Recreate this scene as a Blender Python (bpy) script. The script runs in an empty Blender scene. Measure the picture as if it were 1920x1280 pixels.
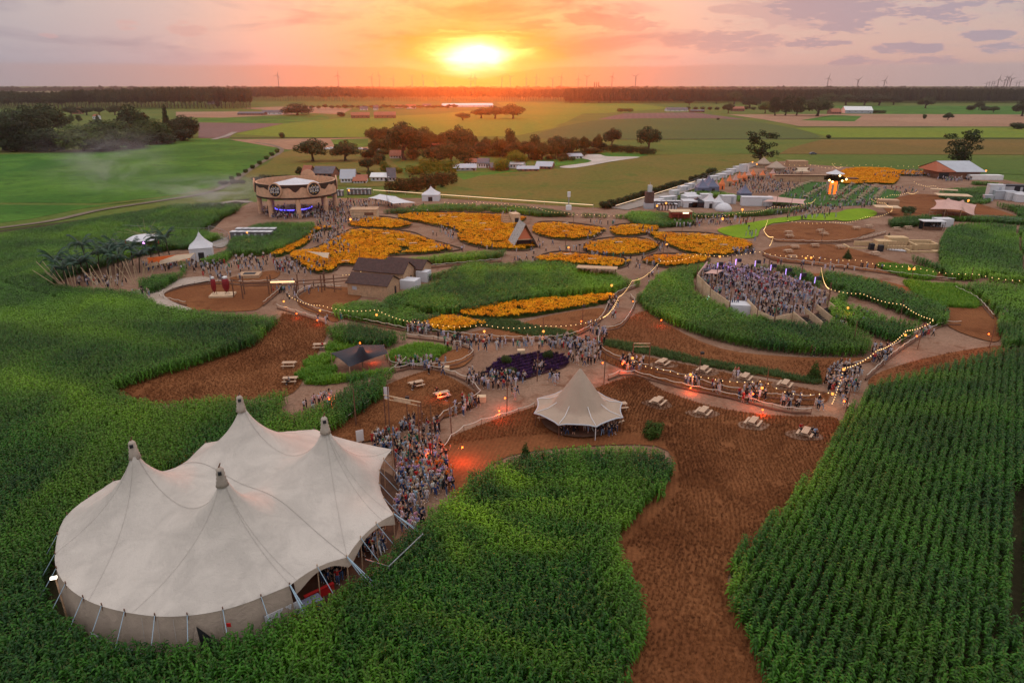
import bpy, bmesh, math, random
import numpy as np
from mathutils import Vector, Matrix, noise
R = math.radians
random.seed(7)
rng = np.random.default_rng(11)
sc = bpy.context.scene
COL = sc.collection
# ------------------------------------------------------------- camera
CAM_H = 40.0; FPX = 1280.0; PITCH = math.atan((640 - 161) / FPX)
cam_d = bpy.data.cameras.new('camera'); cam = bpy.data.objects.new('camera', cam_d); COL.objects.link(cam)
cam_d.sensor_width = 36.0; cam_d.lens = 24.0; cam_d.clip_start = 0.5; cam_d.clip_end = 60000
cam.location = (0, 0, CAM_H); cam.rotation_euler = (math.pi / 2 - PITCH, 0, 0)
sc.camera = cam
# ------------------------------------------------------------- look
sc.view_settings.view_transform = 'Standard'; sc.view_settings.look = 'None'
sc.view_settings.exposure = 0.08; sc.view_settings.gamma = 1.0
sc.render.engine = 'CYCLES'
cy = sc.cycles
cy.use_denoising = True
try: cy.denoiser = 'OPENIMAGEDENOISE'; cy.denoising_prefilter = 'ACCURATE'
except Exception: pass
cy.max_bounces = 5; cy.diffuse_bounces = 1; cy.glossy_bounces = 2; cy.transmission_bounces = 3
cy.transparent_max_bounces = 8; cy.volume_bounces = 0; cy.sample_clamp_indirect = 3.0
cy.use_light_tree = True; cy.caustics_reflective = False; cy.caustics_refractive = False
cy.volume_step_rate = 4.0
# ------------------------------------------------------------- sky
SUN_EL = R(2.9); SUN_AZ = math.atan((885 - 960) / FPX / 1.067)      # azimuth from +Y, positive to +X
W = bpy.data.worlds.new('World'); sc.world = W; W.use_nodes = True
nt = W.node_tree; nt.nodes.clear()
class NB:
    """tiny node-graph builder"""
    def __init__(s, t): s.t = t
    def n(s, typ, **k):
        o = s.t.nodes.new(typ)
        for a, b in k.items(): setattr(o, a, b)
        return o
    def put(s, sock, v):
        if hasattr(v, 'is_output') or isinstance(v, bpy.types.NodeSocket): s.t.links.new(v, sock)
        else: sock.default_value = v
    def m(s, op, a, b=None, c=None):
        o = s.n('ShaderNodeMath', operation=op)
        s.put(o.inputs[0], a)
        if b is not None: s.put(o.inputs[1], b)
        if c is not None: s.put(o.inputs[2], c)
        return o.outputs[0]
    def mix(s, f, a, b, mode='MIX'):
        o = s.n('ShaderNodeMix', data_type='RGBA', blend_type=mode)
        s.put(o.inputs[0], f)
        s.put(o.inputs[6], a if not isinstance(a, tuple) else (*a, 1)[:4]); s.put(o.inputs[7], b if not isinstance(b, tuple) else (*b, 1)[:4])
        return o.outputs[2]
    def ramp(s, f, stops, interp='LINEAR'):
        o = s.n('ShaderNodeValToRGB'); o.color_ramp.interpolation = interp
        e = o.color_ramp.elements
        while len(e) > 1: e.remove(e[-1])
        for i, (p, c) in enumerate(stops):
            q = e[0] if i == 0 else e.new(p)
            q.position = p; q.color = (*c, 1)[:4] if not isinstance(c, (int, float)) else (c, c, c, 1)
        s.put(o.inputs[0], f); return o.outputs[0]
    def mr(s, v, a, b, c=0., d=1., t='SMOOTHSTEP'):
        o = s.n('ShaderNodeMapRange', interpolation_type=t)
        for i, x in enumerate((v, a, b, c, d)): s.put(o.inputs[i], x)
        return o.outputs[0]
    def noise(s, vec, scale, detail=4, rough=0.5, dist=0.0, out=0):
        o = s.n('ShaderNodeTexNoise'); s.put(o.inputs['Vector'], vec)
        o.inputs['Scale'].default_value = scale; o.inputs['Detail'].default_value = detail
        o.inputs['Roughness'].default_value = rough; o.inputs['Distortion'].default_value = dist
        return o.outputs[out]
b = NB(nt)
tc = b.n('ShaderNodeTexCoord').outputs['Generated']
sx = b.n('ShaderNodeSeparateXYZ'); nt.links.new(tc, sx.inputs[0]); X, Y, Z = sx.outputs
az = b.m('ARCTAN2', X, Y)                       # radians, 0 = ahead
el = b.m('ARCSINE', Z)
# sky texture = the clear air behind the clouds
st = b.n('ShaderNodeTexSky', sky_type='NISHITA'); st.sun_disc = False
st.sun_elevation = SUN_EL; st.sun_rotation = -SUN_AZ if False else SUN_AZ; st.air_density = 1.5; st.dust_density = 3.0
daz = b.m('ABSOLUTE', b.m('SUBTRACT', az, SUN_AZ))
# thin veil colour: by distance from the sun in azimuth and by elevation
side = b.ramp(b.m('DIVIDE', daz, 0.75), [(0, (0.90, 0.38, 0.20)), (0.14, (0.84, 0.42, 0.29)), (0.32, (0.58, 0.45, 0.44)), (0.5, (0.43, 0.43, 0.49)), (0.75, (0.36, 0.42, 0.50)), (1.0, (0.35, 0.42, 0.51))])
right = b.mr(az, 0.05, 0.5)
side = b.mix(b.m('MULTIPLY', right, 0.8), side, (0.78, 0.50, 0.40))
up = b.mr(el, 0.0, 0.15)
upc = b.ramp(b.m('DIVIDE', daz, 0.8), [(0, (0.85, 0.42, 0.30)), (0.28, (0.62, 0.45, 0.44)), (0.5, (0.44, 0.43, 0.50)), (1.0, (0.36, 0.40, 0.48))])
sky = b.mix(up, side, upc)
zen = b.mr(el, 0.14, 0.5)
sky = b.mix(zen, sky, (1.0, 0.97, 1.0))
sky = b.mix(b.mr(el, 0.55, 1.35), sky, (1.75, 1.68, 1.72))  # unseen overhead sky, brightened past real dusk to light the ground
back = b.mr(daz, 1.0, 2.6)
sky = b.mix(b.m('MULTIPLY', back, b.mr(el, 0.9, 0.3)), sky, (0.62, 0.62, 0.70))
sky = b.mix(0.05, sky, st.outputs[0], 'ADD')
# soft large-scale streaks of cloud
cv = b.n('ShaderNodeCombineXYZ'); b.put(cv.inputs[0], az); b.put(cv.inputs[1], b.m('MULTIPLY', el, 4.2)); b.put(cv.inputs[2], 0.3)
warp = b.noise(cv.outputs[0], 7.0, 5, 0.6)
n1 = b.noise(cv.outputs[0], 5.5, 8, 0.62, 0.4)
n2 = b.noise(cv.outputs[0], 14.0, 8, 0.6, 0.6)
n3 = b.noise(cv.outputs[0], 38.0, 6, 0.65, 0.3)
vis = b.mr(el, 0.018, 0.05)
cl = b.m('MULTIPLY', b.mr(n1, 0.47, 0.66), vis)
clc = b.ramp(b.m('DIVIDE', daz, 0.65), [(0, (0.85, 0.24, 0.08)), (0.2, (0.70, 0.28, 0.18)), (0.5, (0.47, 0.32, 0.34)), (1.0, (0.33, 0.33, 0.40))])
sky = b.mix(b.m('MULTIPLY', cl, 0.7), sky, clc)
br = b.m('MULTIPLY', b.mr(n2, 0.56, 0.72), vis)
sky = b.mix(b.m('MULTIPLY', br, 0.5), sky, b.ramp(b.m('DIVIDE', daz, 0.6), [(0, (1.3, 0.62, 0.24)), (0.5, (0.95, 0.62, 0.48)), (1.0, (0.52, 0.50, 0.53))]))
# separate heaped clouds (px, py, half-width px, half-height px, darkness)
CLOUDS = [(1690, 22, 175, 26, .9), (1560, 8, 90, 16, .8), (1470, 42, 60, 10, .4), (1535, 85, 58, 12, .75), (1370, 78, 80, 16, .55), (1290, 72, 45, 12, .5),
          (1700, 92, 60, 11, .75), (1850, 66, 42, 9, .75), (1880, 95, 50, 13, .7), (1590, 112, 42, 10, .65), (1740, 115, 85, 10, .55), (1655, 118, 40, 7, .5),
          (1420, 28, 90, 22, .4), (1140, 42, 75, 20, .45), (990, 45, 50, 12, .4), (350, 55, 30, 10, .35), (240, 47, 22, 7, .3), (90, 68, 18, 4, .35),
          (1080, 100, 40, 8, .4), (1200, 108, 60, 5, .35), (640, 30, 120, 22, .2), (1350, 124, 60, 6, .4), (1520, 45, 140, 8, .35)]
def pix_azel(px, py):
    x = (px - 960) / FPX; v = (640 - py) / FPX; c_, s_ = math.cos(PITCH), math.sin(PITCH); y = c_ + v * s_; z = v * c_ - s_
    return math.atan2(x, y), math.asin(z / math.sqrt(x * x + y * y + z * z))
wz = b.m('SUBTRACT', warp, 0.5); wn = b.m('SUBTRACT', n2, 0.5)
tot = None; low = None
for (px, py, hw, hh, dk) in CLOUDS:
    a0, e0 = pix_azel(px, py)
    # along the frame a pixel spans less angle away from the centre
    k = math.cos(a0) ** 2
    u = b.m('DIVIDE', b.m('SUBTRACT', az, a0), hw / FPX * k * .937); v = b.m('DIVIDE', b.m('SUBTRACT', el, e0), hh / FPX * .95)
    d = b.m('ADD', b.m('MULTIPLY', u, u), b.m('MULTIPLY', v, v))
    d = b.m('ADD', d, b.m('ADD', b.m('MULTIPLY', wz, 4.5), b.m('MULTIPLY', wn, 4.0)))
    d = b.m('ADD', d, b.m('MULTIPLY', b.m('SUBTRACT', n3, .5), 6.0))
    g = b.m('MULTIPLY', b.mr(d, 1.5, 0.1), dk)
    tot = g if tot is None else b.m('MAXIMUM', tot, g)
hc = b.ramp(b.m('DIVIDE', daz, 0.7), [(0, (0.95, 0.30, 0.10)), (0.2, (0.72, 0.30, 0.20)), (0.45, (0.58, 0.38, 0.38)), (0.8, (0.45, 0.36, 0.42)), (1.0, (0.40, 0.37, 0.44))])
hl = b.ramp(b.m('DIVIDE', daz, 0.7), [(0, (1.2, 0.5, 0.16)), (0.4, (0.95, 0.50, 0.38)), (1.0, (0.70, 0.48, 0.48))])
sky = b.mix(b.m('MULTIPLY', b.mr(tot, 0.0, 0.35), 0.5), sky, hl)
sky = b.mix(b.m('MULTIPLY', b.mr(tot, 0.12, 0.75), 0.85), sky, hc)
# the glow round the sun and its bright broken opening in the clouds
def blob(px, py, hw, hh, e0=0.02, e1=1.0, w1=0.5, w2=0.5):
    a0, e0_ = pix_azel(px, py)
    u = b.m('DIVIDE', b.m('SUBTRACT', az, a0), hw / FPX * .937); v = b.m('DIVIDE', b.m('SUBTRACT', el, e0_), hh / FPX * .88)
    d = b.m('ADD', b.m('MULTIPLY', u, u), b.m('MULTIPLY', v, v))
    return b.m('ADD', d, b.m('ADD', b.m('MULTIPLY', wz, w1), b.m('MULTIPLY', wn, w2)))
gl1 = b.m('EXPONENT', b.m('MULTIPLY', blob(885, 102, 250, 95, w1=0.3, w2=0.5), -1.0))
sky = b.mix(b.m('MULTIPLY', gl1, 0.78), sky, (0.95, 0.235, 0.045))
gl2 = b.m('EXPONENT', b.m('MULTIPLY', blob(900, 96, 165, 42, w1=2.0, w2=2.6), -1.0))
sky = b.mix(b.m('MULTIPLY', b.mr(gl2, 0.15, 0.75), 0.95), sky, (1.2, 0.38, 0.04))
gl3 = b.m('EXPONENT', b.m('MULTIPLY', blob(898, 98, 105, 31, w1=1.8, w2=2.6), -1.0))
sky = b.mix(b.mr(gl3, 0.10, 0.95), sky, (1.9, 1.05, 0.26))
gl4 = b.m('EXPONENT', b.m('MULTIPLY', blob(887, 111, 62, 27, w1=1.5, w2=1.6), -1.0))
sky = b.mix(b.mr(gl4, 0.10, 1.15), sky, (3.4, 2.9, 2.0))
# bright rim along the top of the opening
rim = b.m('ABSOLUTE', b.m('SUBTRACT', blob(905, 92, 125, 33, w1=3.2, w2=3.0), 0.9))
rimm = b.m('MULTIPLY', b.mr(rim, 0.30, 0.0), b.m('MULTIPLY', b.mr(el, 0.062, 0.070), b.mr(daz, 0.16, 0.10)))
sky = b.mix(b.m('MULTIPLY', rimm, 0.4), sky, (1.9, 1.05, 0.32))
# the low bank under the sun, its top edge dipping where the sun breaks through
edge = b.m('SUBTRACT', 0.0245, b.m('MULTIPLY', b.m('EXPONENT', b.m('MULTIPLY', b.m('POWER', b.m('DIVIDE', daz, 0.062), 2.0), -1.0)), 0.0165))
edge = b.m('ADD', edge, b.m('MULTIPLY', wz, 0.006))
bank = b.mr(b.m('SUBTRACT', el, edge), 0.0025, -0.003)
near = b.m('EXPONENT', b.m('MULTIPLY', daz, -7.0))
bc = b.ramp(b.m('DIVIDE', daz, 0.7), [(0, (1.0, 0.25, 0.008)), (0.1, (0.95, 0.24, 0.03)), (0.25, (0.85, 0.34, 0.17)), (0.5, (0.66, 0.42, 0.35)), (0.85, (0.44, 0.42, 0.46)), (1, (0.40, 0.42, 0.47))])
bc = b.mix(b.m('MULTIPLY', right, 0.55), bc, (0.70, 0.50, 0.45))
sky = b.mix(b.m('MULTIPLY', bank, 0.88), sky, bc)
below = b.mr(el, -0.002, -0.02)
sky = b.mix(below, sky, (0.12, 0.10, 0.08))
bg = b.n('ShaderNodeBackground'); nt.links.new(sky, bg.inputs[0]); bg.inputs[1].default_value = 0.88
wo = b.n('ShaderNodeOutputWorld'); nt.links.new(bg.outputs[0], wo.inputs[0])
W.cycles.sampling_method = 'MANUAL'; W.cycles.sample_map_resolution = 2048
# ------------------------------------------------------------- sun
sd = bpy.data.lights.new('sun', 'SUN'); sun = bpy.data.objects.new('sun', sd); COL.objects.link(sun)
sd.energy = 1.2; sd.color = (1.0, 0.14, 0.012); sd.angle = R(4)
sdir = Vector((math.sin(SUN_AZ) * math.cos(SUN_EL), math.cos(SUN_AZ) * math.cos(SUN_EL), math.sin(SUN_EL)))
sun.rotation_euler = sdir.to_track_quat('Z', 'Y').to_euler()
# ============================================================= helpers
cP, sP = math.cos(PITCH), math.sin(PITCH)
def G(px, py, z=0.0):
    """world point at height z seen at photo pixel (px, py): used only to measure the plan of the place"""
    x = (px - 960) / FPX; v = (640 - py) / FPX
    t = (z - CAM_H) / (v * cP - sP)
    return Vector((x * t, (cP + v * sP) * t, z))
def GA(pts, z=0.0):
    return np.array([G(p[0], p[1], p[2] if len(p) > 2 else z)[:2] for p in pts])
def HT(px, pb, pt, z0=0.0):
    g = G(px, pb, z0); v = (640 - pt) / FPX
    return CAM_H + g.y * (v * cP - sP) / (cP + v * sP) - z0
def MPP(px, py, z=0.0):
    v = (640 - py) / FPX
    return (z - CAM_H) / (v * cP - sP) / FPX
MATS = {}
kids = {}
def mat(name, col, rough=0.8, var=0.0, vscale=1.0, spec=0.3, metal=0.0, emit=None, es=1.0, bump=0.0, bscale=20.0, sample=False):
    if name in MATS: return MATS[name]
    m = bpy.data.materials.new(name); m.use_nodes = True; t = m.node_tree; q = NB(t)
    p = t.nodes['Principled BSDF']
    p.inputs['Roughness'].default_value = rough; p.inputs['Specular IOR Level'].default_value = spec; p.inputs['Metallic'].default_value = metal
    c = (*col, 1)
    if var:
        pos = q.n('ShaderNodeNewGeometry').outputs['Position']
        f = q.noise(pos, vscale, 6, 0.6)
        c = q.mix(q.mr(f, 0.3, 0.7, t='LINEAR'), tuple(x * (1 - var) for x in col), tuple(min(1, x * (1 + var)) for x in col))
    q.put(p.inputs['Base Color'], c)
    if emit: p.inputs['Emission Color'].default_value = (*emit, 1); p.inputs['Emission Strength'].default_value = es
    if bump:
        bn = q.n('ShaderNodeBump'); bn.inputs['Strength'].default_value = bump; bn.inputs['Distance'].default_value = 0.1
        q.put(bn.inputs['Height'], q.noise(q.n('ShaderNodeNewGeometry').outputs['Position'], bscale, 5, 0.6)); t.links.new(bn.outputs[0], p.inputs['Normal'])
    if emit and not sample:
        try: m.cycles.emission_sampling = 'NONE'
        except Exception: pass
    MATS[name] = m; return m
class MB:
    """collects faces (with material slots) and links them as ONE mesh object"""
    def __init__(s): s.v = []; s.f = []; s.mi = []; s.k = 0; s.M = None
    def add(s, vs, fs, k=None):
        o = len(s.v)
        if s.M is not None: vs = [s.M @ Vector(v) for v in vs]
        s.v += [tuple(v) for v in vs]; s.f += [tuple(i + o for i in f) for f in fs]; s.mi += [s.k if k is None else k] * len(fs)
    def box(s, c, d, rz=0.0, k=None):
        x, y, z = (q / 2 for q in d); cr, sr = math.cos(rz), math.sin(rz)
        vs = [(c[0] + i * x * cr - j * y * sr, c[1] + i * x * sr + j * y * cr, c[2] + l * z) for l in (-1, 1) for (i, j) in ((-1, -1), (1, -1), (1, 1), (-1, 1))]
        s.add(vs, [(0, 3, 2, 1), (4, 5, 6, 7), (0, 1, 5, 4), (1, 2, 6, 5), (2, 3, 7, 6), (3, 0, 4, 7)], k)
    def tube(s, a, b_, r0, r1=None, n=6, k=None):
        a = Vector(a); b_ = Vector(b_); r1 = r0 if r1 is None else r1
        d = (b_ - a).normalized() if (b_ - a).length > 1e-6 else Vector((0, 0, 1))
        u = d.orthogonal().normalized(); w = d.cross(u)
        vs = []
        for c, r in ((a, r0), (b_, r1)):
            for i in range(n):
                q = 2 * math.pi * i / n; vs.append(c + u * math.cos(q) * r + w * math.sin(q) * r)
        fs = [(i, (i + 1) % n, n + (i + 1) % n, n + i) for i in range(n)] + [tuple(range(n - 1, -1, -1)), tuple(range(n, 2 * n))]
        s.add(vs, fs, k)
    def path(s, pts, r, n=5, k=None):
        pts = [Vector(p) for p in pts]; vs = []
        for i, p in enumerate(pts):
            d = (pts[min(i + 1, len(pts) - 1)] - pts[max(i - 1, 0)]).normalized()
            u = d.cross(Vector((0, 0, 1)));
            u = u.normalized() if u.length > 1e-3 else Vector((1, 0, 0)); w = d.cross(u)
            for j in range(n):
                q = 2 * math.pi * j / n; vs.append(p + u * math.cos(q) * r + w * math.sin(q) * r)
        fs = [(i * n + j, i * n + (j + 1) % n, (i + 1) * n + (j + 1) % n, (i + 1) * n + j) for i in range(len(pts) - 1) for j in range(n)]
        s.add(vs, fs, k)
    def lathe(s, c, prof, n=16, k=None, sq=1.0):
        vs = []
        for r, z in prof:
            for i in range(n):
                q = 2 * math.pi * i / n; vs.append((c[0] + r * math.cos(q), c[1] + r * math.sin(q) * sq, c[2] + z))
        m_ = len(prof)
        fs = [(i * n + j, i * n + (j + 1) % n, (i + 1) * n + (j + 1) % n, (i + 1) * n + j) for i in range(m_ - 1) for j in range(n)]
        if prof[0][0] > 1e-4: fs.append(tuple(range(n - 1, -1, -1)))
        if prof[-1][0] > 1e-4: fs.append(tuple((m_ - 1) * n + i for i in range(n)))
        s.add(vs, fs, k)
    def prism(s, poly, z0, z1, k=None):
        n = len(poly); vs = [(p[0], p[1], z0) for p in poly] + [(p[0], p[1], z1) for p in poly]
        s.add(vs, [tuple(range(n - 1, -1, -1)), tuple(range(n, 2 * n))] + [(i, (i + 1) % n, n + (i + 1) % n, n + i) for i in range(n)], k)
    def quad(s, a, b_, c, d, k=None): s.add([a, b_, c, d], [(0, 1, 2, 3)], k)
    def mesh(s, name, mats, smooth=False):
        me = bpy.data.meshes.new(name); me.from_pydata(s.v, [], s.f)
        for m_ in (mats if isinstance(mats, (list, tuple)) else [mats]): me.materials.append(m_)
        if any(s.mi): me.polygons.foreach_set('material_index', s.mi)
        if smooth: me.polygons.foreach_set('use_smooth', [True] * len(s.f))
        me.update(); return me
    def build(s, name, mats, parent=None, smooth=False):
        return link(name, s.mesh(name, mats, smooth), parent)
def link(name, me, parent=None, loc=None):
    o = bpy.data.objects.new(name, me); COL.objects.link(o)
    if parent: o.parent = parent; kids.setdefault(parent.name, []).append(o)
    if loc is not None: o.location = loc
    return o
def tag(o, label=None, cat=None, group=None, kind=None):
    if label: o['label'] = label
    if cat: o['category'] = cat
    if group: o['group'] = group
    if kind: o['kind'] = kind
    return o
def thing(name, label, cat, loc=(0, 0, 0), rz=0.0, group=None):
    o = bpy.data.objects.new(name, None); COL.objects.link(o); o.empty_display_size = 0.2
    o.location = loc; o.rotation_euler = (0, 0, rz); return tag(o, label, cat, group)
def copy_tree(o, parent=None, loc=None, rz=None, label=None, scale=None, color=None):
    c = o.copy(); COL.objects.link(c)
    if parent: c.parent = parent; kids.setdefault(parent.name, []).append(c)
    if loc is not None: c.location = loc
    if rz is not None: c.rotation_euler = (0, 0, rz)
    if scale is not None: c.scale = scale if isinstance(scale, tuple) else (scale,) * 3
    if color is not None: c.color = color
    if label: c['label'] = label
    for ch in list(kids.get(o.name, ())): copy_tree(ch, c)
    return c
def inpoly(pts, poly):
    x, y = pts[:, 0], pts[:, 1]; r = np.zeros(len(pts), bool); n = len(poly); j = n - 1
    for i in range(n):
        xi, yi = poly[i]; xj, yj = poly[j]
        c = ((yi > y) != (yj > y)) & (x < (xj - xi) * (y - yi) / (yj - yi + 1e-12) + xi); r ^= c; j = i
    return r
def smoothpoly(p, n=4):
    """closed Catmull-Rom through the points"""
    p = [np.array(q, float) for q in p]; o = []; m_ = len(p)
    for i in range(m_):
        a, b_, c, d = p[i - 1], p[i], p[(i + 1) % m_], p[(i + 2) % m_]
        for k in range(n):
            t = k / n; o.append(0.5 * ((2 * b_) + (-a + c) * t + (2 * a - 5 * b_ + 4 * c - d) * t * t + (-a + 3 * b_ - 3 * c + d) * t ** 3))
    return np.array(o)
def smoothline(p, n=6):
    p = [np.array(q, float) for q in p]; p = [2 * p[0] - p[1]] + p + [2 * p[-1] - p[-2]]; o = []
    for i in range(1, len(p) - 2):
        a, b_, c, d = p[i - 1], p[i], p[i + 1], p[i + 2]
        for k in range(n):
            t = k / n; o.append(0.5 * ((2 * b_) + (-a + c) * t + (2 * a - 5 * b_ + 4 * c - d) * t * t + (-a + 3 * b_ - 3 * c + d) * t ** 3))
    o.append(p[-2]); return np.array(o)
# ============================================================= ground and fields
def field_mat(name, c1, c2, scale=0.05, rows=None, rdir=55, rowd=0.25, fine=2.0, bump=0.3, c3=None):
    m = bpy.data.materials.new(name); m.use_nodes = True; t = m.node_tree; q = NB(t); p = t.nodes['Principled BSDF']
    p.inputs['Roughness'].default_value = 0.95; p.inputs['Specular IOR Level'].default_value = 0.08
    pos = q.n('ShaderNodeNewGeometry').outputs['Position']
    a = q.noise(pos, scale, 5, 0.6, 0.5); f = q.noise(pos, fine, 8, 0.75)
    c = q.mix(q.mr(a, 0.32, 0.68), c1, c2)
    if c3: c = q.mix(q.m('MULTIPLY', q.mr(q.noise(pos, scale * 3.3, 5, 0.6, 1.0), 0.52, 0.68), 0.8), c, c3)
    k = q.mr(f, 0.25, 0.75, 0.62, 1.38, 'LINEAR')
    h = f
    if rows:
        mp = q.n('ShaderNodeMapping'); q.put(mp.inputs[0], pos); mp.inputs['Rotation'].default_value = (0, 0, R(90 - rdir))
        w = q.n('ShaderNodeTexWave', wave_type='BANDS', bands_direction='X'); q.put(w.inputs['Vector'], mp.outputs[0])
        w.inputs['Scale'].default_value = 0.314 / rows; w.inputs['Distortion'].default_value = 2.6; w.inputs['Detail'].default_value = 2; w.inputs['Detail Scale'].default_value = 0.6
        k = q.m('MULTIPLY', k, q.mr(w.outputs['Fac'], 0, 1, 1 - rowd, 1 + rowd, 'LINEAR')); h = q.m('ADD', h, q.m('MULTIPLY', w.outputs['Fac'], .35))
    cc = q.n('ShaderNodeVectorMath', operation='SCALE'); q.put(cc.inputs[0], c); q.put(cc.inputs['Scale'], k)
    q.put(p.inputs['Base Color'], cc.outputs[0])
    bn = q.n('ShaderNodeBump'); bn.inputs['Strength'].default_value = bump; bn.inputs['Distance'].default_value = 0.15
    q.put(bn.inputs['Height'], h); t.links.new(bn.outputs[0], p.inputs['Normal'])
    MATS[name] = m; return m
GREEN = field_mat('young_crop', (0.035, 0.115, 0.014), (0.080, 0.185, 0.022), 0.022, 3.0, 20, 0.10, fine=0.3, bump=1.0, c3=(0.028, 0.09, 0.012))
MEAD = field_mat('meadow', (0.12, 0.12, 0.022), (0.18, 0.125, 0.032), 0.014, None, fine=0.5, c3=(0.08, 0.12, 0.018))
MEAD2 = field_mat('pasture', (0.075, 0.125, 0.022), (0.125, 0.14, 0.025), 0.01, None, fine=0.3)
OLIVE = field_mat('pale_crop', (0.12, 0.19, 0.02), (0.17, 0.20, 0.022), 0.004, None, fine=0.15)
STUB = field_mat('far_stubble', (0.36, 0.21, 0.13), (0.29, 0.16, 0.095), 0.006, 6, 20, 0.1, fine=0.15)
PLOW = field_mat('ploughed', (0.16, 0.09, 0.075), (0.19, 0.115, 0.10), 0.004, 8, 80, 0.06, fine=0.2)
POTATO = field_mat('potato_rows', (0.07, 0.10, 0.03), (0.085, 0.115, 0.03), 0.006, 5, 28, 0.3, fine=0.3)
OCHRE = field_mat('dry_meadow', (0.20, 0.115, 0.03), (0.14, 0.10, 0.025), 0.01, None, fine=0.3)
TRACK = field_mat('gravel_track', (0.33, 0.28, 0.24), (0.27, 0.22, 0.18), 0.1, None, fine=3)
CHIP = field_mat('wood_chip', (0.225, 0.125, 0.080), (0.29, 0.175, 0.115), 0.09, None, fine=2.6, c3=(0.175, 0.08, 0.045), bump=0.7)
BROWN = field_mat('cut_stubble', (0.180, 0.064, 0.024), (0.24, 0.094, 0.036), 0.07, 0.5, 76, 0.05, fine=3.0, bump=0.8, c3=(0.13, 0.045, 0.016))
SOIL = field_mat('corn_soil', (0.035, 0.03, 0.015), (0.05, 0.045, 0.02), 0.1)
LAWN = field_mat('short_lawn', (0.04, 0.10, 0.02), (0.055, 0.125, 0.03), 0.05, None, fine=2)
LIMEM = field_mat('lime_ground', (0.15, 0.25, 0.012), (0.20, 0.30, 0.015), 0.05, None, fine=2)
zc = [0.0]
def sheet(name, pts, m, z=0.0, smooth=True, world=False):
    p = np.array(pts, float) if world else GA(pts, 0.0)
    if smooth: p = smoothpoly(p, 4)
    me = bpy.data.meshes.new(name); me.from_pydata([(x, y, z) for x, y in p], [], [tuple(range(len(p)))])
    me.materials.append(m); o = link(name, me); o['kind'] = 'structure'
    bm = bmesh.new(); bm.from_mesh(me); bmesh.ops.triangulate(bm, faces=bm.faces[:]); 
    for f in bm.faces:
        if f.normal.z < 0: f.normal_flip()
    bm.to_mesh(me); bm.free(); return o
def strip(name, pts, wid, m, z=0.0, world=False, smooth=6):
    p = np.array(pts, float) if world else GA(pts, 0.0)
    p = smoothline(p, smooth); d = np.gradient(p, axis=0); d /= np.linalg.norm(d, axis=1)[:, None] + 1e-9
    nrm = np.stack([-d[:, 1], d[:, 0]], 1) * wid / 2; L = p + nrm; Q = p - nrm; n = len(p)
    me = bpy.data.meshes.new(name); me.from_pydata([(x, y, z) for x, y in L] + [(x, y, z) for x, y in Q], [], [(i, n + i, n + i + 1, i + 1) for i in range(n - 1)])
    me.materials.append(m); o = link(name, me); o['kind'] = 'structure'; return o
g_ = MB(); g_.quad((-30000, -300, -0.05), (30000, -300, -0.05), (30000, 45000, -0.05), (-30000, 45000, -0.05)); tag(g_.build('ground', MEAD2), kind='structure')
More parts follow.
